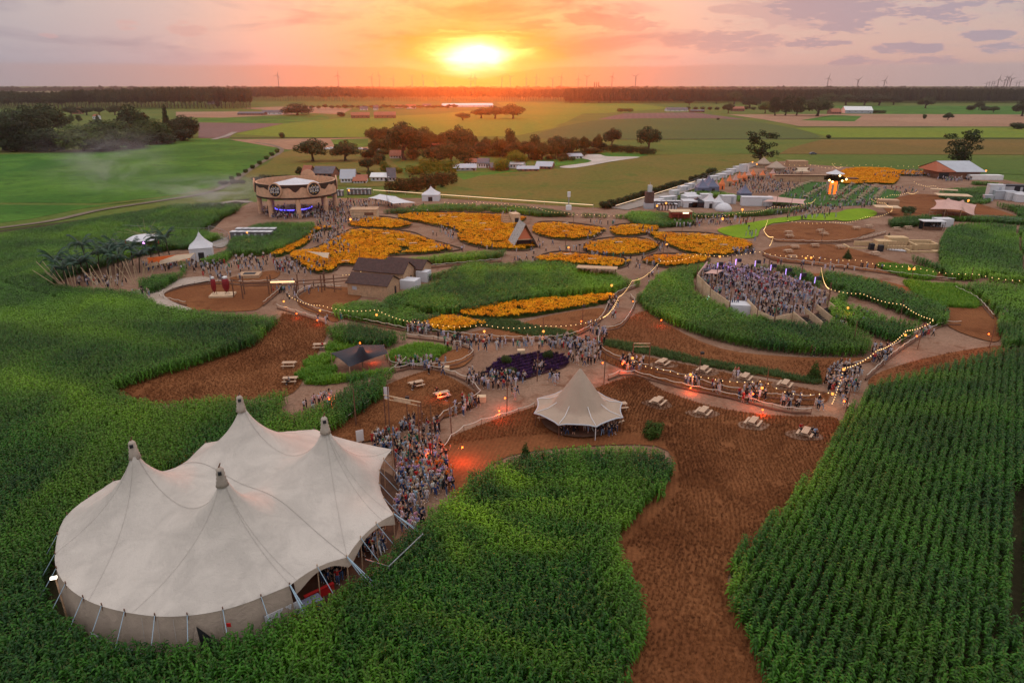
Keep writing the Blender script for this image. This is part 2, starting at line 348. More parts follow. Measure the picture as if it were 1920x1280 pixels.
FIELDS = [
 ('field', [(-900, 250), (2700, 250), (2700, 176), (-900, 176)], MEAD2, 0),
 ('field', [(-700, 290), (0, 290), (150, 285), (270, 268), (372, 260), (430, 261), (505, 272), (528, 282), (480, 312), (420, 345), (330, 366), (190, 381), (0, 380), (-500, 385)], GREEN, 1),
 ('field', [(-700, 384), (0, 384), (190, 385), (330, 371), (385, 360), (300, 372), (150, 392), (60, 410), (0, 418), (-500, 460)], GREEN, 0),
 ('field', [(372, 230), (532, 232), (440, 250), (428, 259), (372, 259)], PLOW, 0),
 ('field', [(372, 222), (600, 216), (620, 222), (532, 231), (372, 229)], GREEN, 0),
 ('field', [(330, 210), (520, 209), (560, 214), (420, 221), (330, 220)], STUB, 0),
 ('field', [(450, 203), (560, 199), (660, 204), (640, 215), (560, 211)], STUB, 0),
 ('field', [(440, 252), (533, 232), (640, 222), (820, 214), (1000, 195), (1130, 194), (1040, 240), (960, 256), (860, 256), (690, 257), (560, 258)], OLIVE, 0),
 ('field', [(930, 192), (1190, 194), (1260, 203), (1140, 212), (1060, 214), (960, 208)], OLIVE, 0),
 ('field', [(1040, 236), (1130, 216), (1190, 213), (1300, 200), (1560, 200), (1380, 215), (1300, 222), (1140, 228)], MEAD2, 1),
 ('field', [(1560, 199), (2400, 199), (2400, 217), (1640, 214)], GREEN, 0),
 ('field', [(1365, 215), (1600, 214), (2400, 217), (2400, 238), (1500, 237), (1430, 224)], STUB, 1),
 ('field', [(1500, 226), (1560, 216), (1616, 218), (1602, 228)], GREEN, 2),
 ('field', [(1120, 224), (1170, 213), (1300, 211), (1400, 224)], PLOW, 2),
 ('field', [(1000, 256), (1110, 227), (1240, 222), (1390, 225), (1540, 257), (1290, 261), (1130, 262)], POTATO, 2),
 ('field', [(1490, 240), (2400, 240), (2400, 259), (1555, 258)], OLIVE, 1),
 ('field', [(1230, 263), (1530, 262), (1470, 288), (1210, 290), (1130, 280)], MEAD2, 1),
 ('field', [(1540, 262), (2400, 261), (2400, 292), (1460, 289), (1480, 278)], OCHRE, 1),
 ('field', [(1440, 291), (2400, 294), (2400, 345), (1700, 320), (1500, 308)], MEAD2, 1),
 ('field', [(1230, 291), (1430, 291), (1400, 312), (1200, 380), (1120, 390), (820, 370), (740, 352), (860, 332), (1100, 312)], MEAD, 1),
 ('field', [(465, 335), (500, 308), (545, 283), (690, 280), (760, 330), (700, 350)], MEAD, 1),
 ('field', [(430, 262), (690, 259), (690, 279), (540, 281)], STUB, 1),
 ('field', [(620, 262), (690, 260), (690, 276), (630, 278)], GREEN, 2),
 ('field', [(1005, 302), (1070, 288), (1210, 288), (1190, 296), (1130, 302), (1030, 313)], GREEN, 3),
 ('field', [(850, 326), (1010, 318), (900, 330), (870, 338)], GREEN, 3),
]
_fz = [0.0]
def FZ():
    _fz[0] += 0.006; return _fz[0]
for n_, pts, m_, lv in FIELDS: sheet(n_, pts, m_, FZ(), smooth=lv > 0 and len(pts) > 5 and max(q[0] for q in pts) < 2000 and min(q[0] for q in pts) > 0)
DITCH = mat('ditch_bank', (0.03, 0.035, 0.015), 0.95)
strip('ditch', [(1110, 261.5), (1290, 261.5), (1560, 260), (2300, 260.5)], 4.0, DITCH, 0.22)
strip('ditch', [(1490, 238.6), (1750, 238.8)], 5, DITCH, 0.22)
strip('ditch', [(470, 221.5), (590, 219)], 6, DITCH, 0.22); strip('ditch', [(430, 259), (700, 258.5)], 4, DITCH, 0.22)
strip('track', [(-300, 470), (-100, 440), (0, 428), (100, 414), (190, 394), (300, 377), (395, 360), (440, 338), (485, 308), (528, 284), (512, 273), (480, 268)], 3.0, field_mat('earth_track', (.20, .16, .12), (.14, .12, .08), .1), 0.2)
strip('track', [(400, 262), (425, 255), (440, 248)], 5.0, TRACK, 0.2)
strip('path', [(355, 396), (400, 385), (440, 378), (470, 380)], 3.5, TRACK, 0.2)
sheet('gravel_yard', [(1068, 292), (1120, 290), (1140, 294), (1200, 295), (1150, 303), (1080, 315), (1050, 313), (1110, 303)], field_mat('pale_gravel', (.55, .48, .42), (.45, .38, .32), .05), 0.2)
# festival site
SITE = [(60, 560), (150, 510), (240, 480), (330, 470), (400, 430), (430, 400), (470, 380), (600, 372), (820, 372), (1100, 390), (1290, 382), (1360, 335), (1430, 305), (1480, 302), (1780, 316), (1920, 345), (2050, 380), (2050, 540), (1900, 580), (1880, 660), (1640, 715), (1590, 790), (1480, 930), (1370, 1060), (1440, 1320), (1150, 1320), (1150, 1000), (960, 900), (700, 1100), (500, 860), (180, 760), (330, 660), (180, 590)]
sheet('path', SITE, CHIP, 0.10, False)
sheet('corn_ground', [(-900, 470), (0, 432), (240, 400), (470, 372), (430, 400), (400, 430), (330, 470), (240, 480), (150, 510), (60, 560), (180, 590), (330, 660), (180, 760), (480, 790), (700, 1100), (800, 1000), (950, 880), (1140, 1000), (1140, 1400), (-900, 1900)], SOIL, 0.05, False)
sheet('corn_ground', [(1640, 715), (1880, 660), (1900, 580), (2050, 540), (2600, 600), (2600, 1500), (1440, 1350), (1365, 1060), (1480, 930), (1590, 790)], SOIL, 0.12, False)
BR = {
 'S1': [(1190, 708), (1240, 733), (1330, 763), (1420, 778), (1500, 783), (1570, 787), (1565, 835), (1505, 925), (1445, 995), (1378, 1060), (1365, 1110), (1405, 1200), (1440, 1340), (1130, 1340), (1200, 1200), (1150, 1010), (1250, 905), (1230, 838), (985, 850), (900, 890), (850, 930), (822, 880), (826, 850), (860, 815), (1000, 765), (1100, 735)],
 'S2': [(200, 745), (300, 700), (420, 650), (520, 600), (535, 590), (612, 608), (608, 640), (580, 690), (550, 738), (480, 750), (300, 760)],
 'S3': [(300, 558), (330, 543), (400, 530), (480, 526), (524, 532), (528, 543), (492, 575), (470, 584), (400, 585), (330, 577)],
 'S3b': [(440, 520), (520, 508), (512, 525), (440, 526)],
 'S4': [(560, 558), (600, 540), (680, 545), (660, 575), (632, 605), (600, 592), (565, 578)],
 'S5': [(1180, 598), (1210, 585), (1240, 605), (1350, 655), (1500, 672), (1640, 674), (1572, 695), (1530, 722), (1340, 690), (1230, 665), (1140, 640), (1130, 625)],
 'S6': [(1130, 650), (1200, 668), (1370, 703), (1530, 735), (1555, 745), (1525, 762), (1400, 752), (1330, 742), (1180, 697), (1125, 672)],
 'S7': [(1765, 577), (1850, 577), (1873, 620), (1863, 643), (1780, 615)],
 'S8': [(1650, 700), (1760, 668), (1880, 650), (1850, 680), (1700, 712), (1630, 725)],
 'S9': [(1440, 425), (1530, 418), (1620, 430), (1595, 452), (1500, 455), (1445, 450)],
 'S9b': [(1440, 468), (1560, 460), (1700, 500), (1790, 518), (1720, 522), (1580, 503), (1450, 490)],
 'S9c': [(1545, 425), (1640, 432), (1600, 445), (1540, 440)],
 'S10': [(960, 612), (1040, 592), (1130, 580), (1125, 605), (1070, 632), (960, 640), (850, 635), (900, 622)],
 'S11': [(720, 727), (800, 698), (830, 703), (890, 738), (898, 758), (860, 778), (780, 800), (690, 830), (600, 830), (640, 780)],
 'S12': [(815, 690), (830, 668), (868, 655), (888, 668), (870, 688), (840, 695)],
 'S13': [(1660, 380), (1720, 365), (1800, 375), (1900, 405), (1890, 418), (1780, 412), (1690, 412), (1660, 395)],
 'S14': [(1500, 520), (1580, 515), (1700, 540), (1770, 572), (1740, 570), (1650, 540)],
}
zz = 0.2
for k_, p_ in BR.items():
    zz += 0.006; sheet('stubble_field', p_, BROWN, zz, True)
sheet('lawn', [(1440, 383), (1470, 362), (1512, 341), (1600, 345), (1690, 360), (1685, 370), (1640, 385), (1560, 388)], LAWN, 0.22, False)
for p_ in ([(1345, 432), (1400, 420), (1480, 408), (1430, 428), (1418, 446), (1380, 447)], [(1445, 415), (1485, 408), (1560, 405), (1500, 414), (1450, 420)],
           [(1585, 395), (1625, 393), (1645, 402), (1620, 412), (1580, 416), (1560, 408)], [(1480, 410), (1560, 400), (1590, 404), (1560, 415)]):
    zz += 0.006; sheet('lawn', p_, LIMEM, zz, True)
# ============================================================= plants by geometry nodes (stuff)
def leaf_mat(name, lo, hi, tip=None, rough=0.5, trans=0.14, tint=None, spec=0.4):
    m = bpy.data.materials.new(name); m.use_nodes = True; t = m.node_tree; q = NB(t); p = t.nodes['Principled BSDF']
    p.inputs['Roughness'].default_value = rough; p.inputs['Specular IOR Level'].default_value = spec
    pos = q.n('ShaderNodeNewGeometry').outputs['Position']
    rnd = q.n('ShaderNodeObjectInfo').outputs['Random']
    f = q.m('ADD', q.m('MULTIPLY', q.noise(pos, 0.09, 4, 0.6, 0.6), 0.75), q.m('MULTIPLY', rnd, 0.3))
    c = q.mix(q.mr(f, 0.32, 0.78), lo, hi)
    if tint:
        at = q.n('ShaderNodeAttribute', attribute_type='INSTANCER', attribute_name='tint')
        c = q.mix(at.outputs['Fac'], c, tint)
    q.put(p.inputs['Base Color'], c)
    if trans:
        tr = q.n('ShaderNodeBsdfTranslucent'); q.put(tr.inputs[0], c); mx = q.n('ShaderNodeMixShader'); mx.inputs[0].default_value = trans
        t.links.new(p.outputs[0], mx.inputs[1]); t.links.new(tr.outputs[0], mx.inputs[2]); t.links.new(mx.outputs[0], t.nodes['Material Output'].inputs[0])
    MATS[name] = m; return m
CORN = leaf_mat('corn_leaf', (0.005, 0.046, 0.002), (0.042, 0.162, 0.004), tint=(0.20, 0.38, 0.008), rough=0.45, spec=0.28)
TASSEL = leaf_mat('corn_tassel', (0.12, 0.15, 0.04), (0.18, 0.18, 0.06), trans=0)
def leaf(mb, base, az, L, wd, rise, droop, n=4, k=0, fold=0.25):
    dx, dy = math.cos(az), math.sin(az); px_, py_ = -dy, dx; vs = []
    for i in range(n + 1):
        t = i / n; r = L * t * (1 - 0.12 * t); z = rise * L * t - droop * L * t * t
        w = wd * (0.55 + 1.8 * t) * (1 - t) ** 0.75 if t < 1 else 0
        c = (base[0] + dx * r, base[1] + dy * r, base[2] + z)
        vs += [(c[0] + px_ * w, c[1] + py_ * w, c[2] + fold * w), c, (c[0] - px_ * w, c[1] - py_ * w, c[2] + fold * w)]
    fs = []
    for i in range(n):
        a = i * 3; fs += [(a, a + 1, a + 4, a + 3), (a + 1, a + 2, a + 5, a + 4)]
    mb.add(vs, fs, k)
def corn_plant(r, H=2.1, nl=11, seg=3, ox=0, oy=0, mb=None, tass=True, wd=0.082):
    mb = mb or MB(); mb.tube((ox, oy, 0), (ox + r.uniform(-.05, .05), oy + r.uniform(-.05, .05), H * .92), 0.02, 0.008, 4, 0)
    a = r.uniform(0, 6.3)
    for i in range(nl):
        z = H * (0.25 + 0.68 * i / nl); a += math.pi + r.uniform(-.55, .55)
        leaf(mb, (ox, oy, z), a, r.uniform(.46, .74) * (1 - .2 * i / nl), wd, r.uniform(.5, 1.0), r.uniform(.8, 1.4), seg)
    if tass:
        for i in range(4):
            q = r.uniform(0, 6.3); mb.tube((ox, oy, H * .9), (ox + .1 * math.cos(q), oy + .1 * math.sin(q), H * .9 + .22), .010, .005, 3, 1)
    return mb
def protos(cname, meshes):
    c = bpy.data.collections.new(cname)
    for me in meshes:
        o = bpy.data.objects.new(me.name, me); c.objects.link(o)
    return c
GN_CACHE = {}
def gn_group(coll):
    if coll.name in GN_CACHE: return GN_CACHE[coll.name]
    g = bpy.data.node_groups.new('plants_' + coll.name, 'GeometryNodeTree')
    g.interface.new_socket('Geometry', in_out='INPUT', socket_type='NodeSocketGeometry'); g.interface.new_socket('Geometry', in_out='OUTPUT', socket_type='NodeSocketGeometry')
    N = g.nodes; L = g.links; i_ = N.new('NodeGroupInput'); o_ = N.new('NodeGroupOutput')
    ip = N.new('GeometryNodeInstanceOnPoints'); ci = N.new('GeometryNodeCollectionInfo'); ci.inputs['Collection'].default_value = coll
    ci.inputs['Separate Children'].default_value = True; ci.inputs['Reset Children'].default_value = True
    def attr(nm, ty):
        a = N.new('GeometryNodeInputNamedAttribute'); a.data_type = ty; a.inputs['Name'].default_value = nm; return a.outputs['Attribute']
    L.new(i_.outputs[0], ip.inputs['Points']); L.new(ci.outputs[0], ip.inputs['Instance']); ip.inputs['Pick Instance'].default_value = True
    L.new(attr('idx', 'INT'), ip.inputs['Instance Index'])
    eu = N.new('FunctionNodeEulerToRotation'); L.new(attr('rot', 'FLOAT_VECTOR'), eu.inputs[0]); L.new(eu.outputs[0], ip.inputs['Rotation'])
    L.new(attr('scl', 'FLOAT_VECTOR'), ip.inputs['Scale']); L.new(ip.outputs[0], o_.inputs[0])
    GN_CACHE[coll.name] = g; return g
def scatter(name, label, cat, P, coll, rot=None, scl=None, tint=None, kind='stuff', tilt=0.06):
    n = len(P)
    if n == 0: return None
    me = bpy.data.meshes.new(name); me.vertices.add(n); me.vertices.foreach_set('co', P.astype(np.float32).ravel())
    def at(nm, ty, data, key='value'):
        a = me.attributes.new(nm, ty, 'POINT'); a.data.foreach_set(key, data)
    at('idx', 'INT', rng.integers(0, len(coll.objects), n).astype(np.int32))
    rz = rng.uniform(0, 6.283, n) if rot is None else rot
    rv = np.stack([rng.normal(0, tilt, n), rng.normal(0, tilt, n), rz], 1).astype(np.float32); at('rot', 'FLOAT_VECTOR', rv.ravel(), 'vector')
    s = np.ones(n) if scl is None else scl
    if s.ndim == 1: s = np.stack([s, s, s], 1)
    at('scl', 'FLOAT_VECTOR', s.astype(np.float32).ravel(), 'vector')
    at('tint', 'FLOAT', (np.zeros(n) if tint is None else tint).astype(np.float32))
    o = link(name, me); md = o.modifiers.new('plants', 'NODES'); md.node_group = gn_group(coll); tag(o, label, cat, None, kind); return o
def vnoise(P, s, seed=0.0, oct=3):
    """cheap smooth value noise in [0,1] on an (n,2) array"""
    out = np.zeros(len(P)); amp = 1; tot = 0
    for k in range(oct):
        q = P * s * (2 ** k) + seed + 17.3 * k; i = np.floor(q).astype(np.int64); f = q - i; f = f * f * (3 - 2 * f)
        def h(a, b_): 
            x = np.sin(a * 127.1 + b_ * 311.7 + seed) * 43758.5453; return x - np.floor(x)
        a = h(i[:, 0], i[:, 1]); b_ = h(i[:, 0] + 1, i[:, 1]); c = h(i[:, 0], i[:, 1] + 1); d = h(i[:, 0] + 1, i[:, 1] + 1)
        out += amp * ((a * (1 - f[:, 0]) + b_ * f[:, 0]) * (1 - f[:, 1]) + (c * (1 - f[:, 0]) + d * f[:, 0]) * f[:, 1]); tot += amp; amp *= .5
    return out / tot
def rowgrid(poly, holes, ds, dr, ang, jit=0.25):
    """points in rows: ds between rows, dr along a row"""
    c, s = math.cos(R(ang)), math.sin(R(ang)); M = np.array([[c, s], [-s, c]])
    q = poly @ M.T; lo, hi = q.min(0), q.max(0)
    u = np.arange(lo[0], hi[0], dr); v = np.arange(lo[1], hi[1], ds); U, V = np.meshgrid(u, v)
    U = U + rng.uniform(-jit, jit, U.shape) * dr; V = V + rng.normal(0, 0.035, V.shape)
    P = np.stack([U.ravel(), V.ravel()], 1) @ M
    k = inpoly(P, poly)
    for h in holes: P = P[k]; k = ~inpoly(P, h)
    return P[k]
def visible(P, mgn=1.28, z=2.0):
    """drop plants wholly outside what a camera near this one can see"""
    dy = P[:, 1]; dz = CAM_H - z
    fw = dy * cP + dz * sP; x = P[:, 0] / fw; v = (dy * sP - dz * cP) / fw
    return (fw > 1) & (np.abs(x) < 0.75 * mgn) & (v > -0.5 * mgn) & (v < 0.6)
r_ = random.Random(3)
CM = [CORN, TASSEL]
corn_near = protos('corn_near', [corn_plant(r_, r_.uniform(1.95, 2.25)).mesh('corn_plant_%d' % i, CM) for i in range(7)])
def corn_clump(n=4, L=1.0, seg=2, nl=8, sp=0.0):
    mb = MB()
    for i in range(n): corn_plant(r_, r_.uniform(1.9, 2.2), nl, seg, (i + .5) / n * L - L / 2 + r_.uniform(-.06, .06), r_.uniform(-.05, .05) + sp * r_.uniform(-1, 1), mb, False, wd=0.10)
    return mb
corn_far = protos('corn_far', [corn_clump().mesh('corn_clump_%d' % i, CM) for i in range(6)])
RA = 55
def P2(pts, z=0.0, sm=True):
    p = GA(pts, z); return smoothpoly(p, 4) if sm else p
# ---- outlines of the big tent (used for leaving room)
EAVE = [(-40.6, 52.8), (-38.2, 47.2), (-35.6, 44.0), (-32.2, 41.7), (-28.2, 40.4), (-24.6, 40.1), (-21.0, 41.0), (-17.4, 43.4), (-13.7, 46.8), (-10.8, 52.9), (-12.9, 64.8), (-22.5, 69.4), (-33.6, 66.2), (-39.5, 58.5)]
tc_ = np.array(EAVE).mean(0)
def grow(poly, d):
    c = np.array(poly).mean(0); o = []
    for p in poly:
        v = np.array(p) - c; o.append(np.array(p) + v / np.linalg.norm(v) * d)
    return np.array(o)
TENT_ROOM = grow(EAVE, 1.3)
QUEUE = P2([(640, 1110), (735, 1000), (800, 975), (850, 930), (820, 860), (900, 800), (820, 780), (690, 820), (600, 840), (650, 1000)], 0, False)
CRES = P2(BR['S2'])
C2 = GA([(-900, 480), (0, 428), (90, 418), (200, 402), (330, 378), (400, 372), (470, 372), (450, 388), (420, 402), (300, 412), (240, 432), (60, 470), (-20, 520)], 0)
FD = []
def field(name, label, pts, holes=(), ang=RA, z=0.0, hs=1.0, limes=(), near_y=112, ds=0.75, sm=True, ntint=0.0, dim=0.0, world=False):
    poly = np.array(pts, float) if world else P2(pts, z, sm)
    A = []
    P = rowgrid(poly, holes, ds, 0.24, ang); P = P[visible(P)]
    d = P[:, 1] < near_y; Pn = P[d]
    P = rowgrid(poly, holes, ds, 0.95, ang); P = P[visible(P)]; Pf = P[P[:, 1] >= near_y]
    # far away the rows thin out to every second one, wider
    far = Pf[:, 1] > 230
    Pf = Pf[~far | (rng.random(len(Pf)) < 0.6)]
    root = None
    for Q, coll, nm in ((Pn, corn_near, 'near'), (Pf, corn_far, 'far')):
        if len(Q) == 0: continue
        nz = vnoise(Q, 0.045, 3.1); n2_ = vnoise(Q, 0.16, 9.7)
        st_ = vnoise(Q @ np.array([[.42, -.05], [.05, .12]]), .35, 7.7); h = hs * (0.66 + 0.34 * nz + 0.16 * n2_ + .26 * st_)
        t = np.clip((vnoise(Q, 0.05, 21.0) - 0.50) * 1.8, 0, 0.4) * (0.6 + ntint) + np.clip((st_ - .52) * 1.3, 0, .3) * (1 if ntint >= 0 else .25) + (.0 if nm == 'near' else .13)  # patchy leaf variety, plus lighter tint painting light on the crests
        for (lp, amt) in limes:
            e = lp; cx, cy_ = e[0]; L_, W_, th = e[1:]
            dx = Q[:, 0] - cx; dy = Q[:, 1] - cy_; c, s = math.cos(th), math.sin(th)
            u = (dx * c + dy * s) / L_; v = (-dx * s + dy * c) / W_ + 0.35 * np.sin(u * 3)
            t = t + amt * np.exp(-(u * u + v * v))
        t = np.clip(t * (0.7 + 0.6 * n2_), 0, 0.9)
        wid = (1.0 if nm == 'near' else 1.15) * np.ones(len(Q))
        sc3 = np.stack([wid, wid, h], 1)
        rot = None if nm == 'near' else R(ang) + rng.integers(0, 2, len(Q)) * math.pi + rng.normal(0, .08, len(Q))
        P3 = np.concatenate([Q, np.full((len(Q), 1), 0.05)], 1)
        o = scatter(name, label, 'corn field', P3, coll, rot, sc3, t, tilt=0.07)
        if root is None: root = o
        else: o['label'] = label
    return root
# ============================================================= the planted fields
def W2(px, py, z=2.0):
    g = G(px, py, z); return (g.x, g.y)
def lime(px, py, L_, W_, th, amt, z=2.0): return ((W2(px, py, z), L_, W_, R(th)), amt)  # one lime streak, painting a band of light into the leaf colour
hole_clear = GA([(92, 545), (100, 520, 2), (130, 505, 2), (250, 470, 2), (330, 455, 2), (352, 470), (420, 450), (430, 480), (340, 505), (350, 520), (300, 560), (240, 560), (150, 552)])
hole_track = GA([(-60, 520, 1), (20, 534, 1), (100, 560, 1), (200, 584, 1), (285, 603, 1), (282, 608), (190, 592), (90, 570), (10, 545), (-60, 532)])
hole_people = GA([(528, 772), (545, 752), (600, 735), (640, 720), (660, 735), (620, 775), (560, 800), (530, 795)])
hole_strip = GA([(585, 790), (640, 755), (720, 715), (745, 700), (742, 694), (700, 715), (600, 765)])
LEFTBIG = [(-900, 510, 2), (-100, 450, 2), (0, 435, 2), (90, 422, 2), (200, 402, 2), (330, 380, 2), (400, 378, 2), (455, 392), (440, 402), (415, 412), (383, 430), (375, 440), (420, 452), (425, 470), (345, 500), (352, 520), (262, 560), (300, 568, 2), (350, 577, 2), (430, 583, 2), (495, 588, 2), (522, 600, 1),
 (520, 612), (480, 652), (400, 682), (300, 712), (208, 742), (240, 752, 1), (300, 755, 2), (420, 742, 2), (455, 748, 2), (530, 732, 2), (600, 710, 2), (690, 694, 2), (735, 690, 2), (752, 698), (723, 726), (720, 752), (655, 795), (600, 830), (560, 850), (500, 900), (560, 1000), (640, 1120), (690, 1085), (750, 1040), (810, 985), (855, 945), (890, 910), (900, 880, 2), (925, 862, 2), (960, 856, 2), (990, 850, 2), (1000, 842, 2), (1100, 834, 2), (1235, 838, 2), (1262, 862, 2), (1268, 900), (1235, 945), (1185, 985), (1152, 1020), (1162, 1060), (1195, 1130), (1210, 1200), (1170, 1300), (1130, 1400), (-900, 2600)]
light_streaksL = [lime(955, 890, 3.2, 1.6, -35, .8), lime(905, 965, 5, 1.1, -25, .55), lime(860, 925, 3, 1.5, -40, .6), lime(990, 1015, 5, 1.2, 5, .55), lime(1050, 900, 9, .8, 0, .25), lime(1120, 838, 10, .5, 0, .7), lime(850, 1010, 4, 1.0, -60, .45),
          lime(1000, 940, 7, .9, 10, .6), lime(880, 960, 5, 1.2, -30, .5), lime(1080, 960, 8, 1.0, 0, .35), lime(900, 1180, 14, 1.2, -20, .2), lime(1190, 1000, 1.2, 8, -30, .25), lime(40, 710, 9, 3.5, -12, .6), lime(150, 740, 10, 1.8, -30, .4), lime(210, 560, 9, 3, -15, .5), lime(140, 470, 18, 3.5, -10, .35), lime(515, 615, 3, 3, 60, .5), lime(60, 600, 22, 4, -18, .35), lime(230, 625, 14, 2.5, -18, .3), lime(100, 440, 30, 5, 5, .3), lime(450, 660, 2.2, 2.2, 0, .5), lime(300, 430, 22, 4, 0, .25)]
field('maize_field', 'tall green maize growing thickly around the big pale tent and up the left side', LEFTBIG, [TENT_ROOM, hole_clear, hole_track, hole_people, hole_strip], limes=light_streaksL, sm=False)
RIGHTBIG = [(1640, 714, 2), (1700, 698, 2), (1790, 672, 2), (1880, 648, 2), (2000, 640, 2), (2700, 700, 2), (2700, 2200), (1480, 1500), (1440, 1330), (1405, 1215), (1372, 1160), (1361, 1110), (1375, 1058), (1440, 992), (1500, 925), (1562, 838), (1588, 790), (1622, 748)]
light_streaksR = [lime(1600, 770, 6, 2.5, 50, .2), lime(1520, 900, 9, 1.8, 55, .45), lime(1370, 1080, 3, 1.2, 60, .45), lime(1700, 760, 14, 2, 10, .2), lime(1760, 700, 8, 2, 15, .3)]
field('maize_field', 'rows of tall maize right of the brown stubble strip, running away from the camera', RIGHTBIG, [GA([(1900, 900, 1), (1902, 1050, 1), (1908, 1200, 1), (1930, 1300, 1), (1926, 1200, 1), (1914, 1050, 1), (1910, 900, 1)])], limes=light_streaksR, sm=False, ds=.88, ntint=-.4)
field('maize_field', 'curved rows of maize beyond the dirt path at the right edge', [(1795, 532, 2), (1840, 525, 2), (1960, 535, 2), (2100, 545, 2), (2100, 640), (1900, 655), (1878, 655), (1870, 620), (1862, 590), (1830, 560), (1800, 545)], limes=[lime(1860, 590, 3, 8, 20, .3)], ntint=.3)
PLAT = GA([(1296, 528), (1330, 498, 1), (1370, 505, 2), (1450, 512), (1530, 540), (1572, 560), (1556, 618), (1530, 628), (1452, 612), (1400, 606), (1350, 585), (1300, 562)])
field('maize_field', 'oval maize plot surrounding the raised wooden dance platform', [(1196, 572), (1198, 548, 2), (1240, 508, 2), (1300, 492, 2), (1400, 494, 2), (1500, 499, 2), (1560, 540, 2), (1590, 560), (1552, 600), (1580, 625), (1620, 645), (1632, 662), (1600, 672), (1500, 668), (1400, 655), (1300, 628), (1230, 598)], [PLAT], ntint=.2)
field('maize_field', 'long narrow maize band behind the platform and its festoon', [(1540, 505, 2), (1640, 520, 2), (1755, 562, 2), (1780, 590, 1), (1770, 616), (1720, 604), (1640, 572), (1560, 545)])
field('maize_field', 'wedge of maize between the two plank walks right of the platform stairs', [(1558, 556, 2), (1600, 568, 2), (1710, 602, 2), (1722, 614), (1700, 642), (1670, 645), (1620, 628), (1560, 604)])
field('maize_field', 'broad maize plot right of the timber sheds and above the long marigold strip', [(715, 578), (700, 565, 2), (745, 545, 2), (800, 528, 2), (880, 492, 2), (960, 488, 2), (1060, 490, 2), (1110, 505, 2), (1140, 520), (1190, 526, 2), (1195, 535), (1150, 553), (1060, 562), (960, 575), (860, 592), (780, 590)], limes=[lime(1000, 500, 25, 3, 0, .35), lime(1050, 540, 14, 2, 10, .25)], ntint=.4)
field('maize_hedge', 'short maize hedge just above the broad maize plot', [(800, 530), (800, 513, 2), (860, 494, 2), (888, 490, 2), (892, 500), (840, 522)])
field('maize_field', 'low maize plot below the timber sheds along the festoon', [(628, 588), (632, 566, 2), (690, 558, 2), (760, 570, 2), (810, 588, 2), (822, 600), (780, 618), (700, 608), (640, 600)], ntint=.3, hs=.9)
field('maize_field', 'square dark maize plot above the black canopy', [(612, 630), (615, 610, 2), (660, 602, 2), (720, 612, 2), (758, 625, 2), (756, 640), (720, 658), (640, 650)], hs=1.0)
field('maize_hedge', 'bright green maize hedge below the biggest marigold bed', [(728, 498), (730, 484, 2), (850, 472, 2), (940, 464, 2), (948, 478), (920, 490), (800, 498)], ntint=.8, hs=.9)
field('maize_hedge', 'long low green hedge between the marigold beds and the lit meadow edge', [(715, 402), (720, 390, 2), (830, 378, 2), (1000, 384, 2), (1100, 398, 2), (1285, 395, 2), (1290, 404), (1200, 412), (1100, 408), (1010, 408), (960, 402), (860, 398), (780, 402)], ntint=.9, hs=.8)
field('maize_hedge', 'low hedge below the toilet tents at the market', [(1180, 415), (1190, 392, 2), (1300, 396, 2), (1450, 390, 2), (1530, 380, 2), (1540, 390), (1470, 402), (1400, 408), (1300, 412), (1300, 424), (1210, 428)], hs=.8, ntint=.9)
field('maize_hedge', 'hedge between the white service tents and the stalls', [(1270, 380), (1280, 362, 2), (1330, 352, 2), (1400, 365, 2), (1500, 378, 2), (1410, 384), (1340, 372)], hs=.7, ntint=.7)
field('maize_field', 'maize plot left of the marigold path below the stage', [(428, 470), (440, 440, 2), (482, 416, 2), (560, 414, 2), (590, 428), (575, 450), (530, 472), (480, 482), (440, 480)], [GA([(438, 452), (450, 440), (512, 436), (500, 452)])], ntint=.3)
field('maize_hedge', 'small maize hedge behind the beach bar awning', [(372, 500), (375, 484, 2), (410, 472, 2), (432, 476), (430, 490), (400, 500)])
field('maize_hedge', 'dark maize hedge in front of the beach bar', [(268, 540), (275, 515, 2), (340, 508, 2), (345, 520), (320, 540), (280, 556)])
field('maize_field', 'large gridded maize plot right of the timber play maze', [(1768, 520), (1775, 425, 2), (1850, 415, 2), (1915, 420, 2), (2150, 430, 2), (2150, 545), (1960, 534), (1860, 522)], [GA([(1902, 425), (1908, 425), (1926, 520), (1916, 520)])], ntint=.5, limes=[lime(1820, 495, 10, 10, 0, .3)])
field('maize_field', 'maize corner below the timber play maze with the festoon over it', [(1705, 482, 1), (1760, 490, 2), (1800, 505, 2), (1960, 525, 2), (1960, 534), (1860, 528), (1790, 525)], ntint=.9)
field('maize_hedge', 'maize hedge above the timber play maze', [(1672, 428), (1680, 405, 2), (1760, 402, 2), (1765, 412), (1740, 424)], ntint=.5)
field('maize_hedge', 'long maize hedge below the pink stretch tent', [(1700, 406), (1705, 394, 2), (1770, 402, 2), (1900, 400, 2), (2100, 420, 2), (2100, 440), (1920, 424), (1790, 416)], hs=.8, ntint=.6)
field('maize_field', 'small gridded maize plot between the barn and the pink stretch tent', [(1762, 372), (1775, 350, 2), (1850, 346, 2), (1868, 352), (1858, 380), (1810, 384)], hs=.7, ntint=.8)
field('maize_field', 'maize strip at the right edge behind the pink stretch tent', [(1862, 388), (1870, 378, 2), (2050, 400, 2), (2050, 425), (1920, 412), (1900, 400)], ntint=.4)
field('maize_hedge', 'maize band round the back of the barn at the right edge', [(1825, 348), (1840, 336, 2), (1920, 345, 2), (2050, 360, 2), (2050, 372), (1900, 352)], hs=.8)
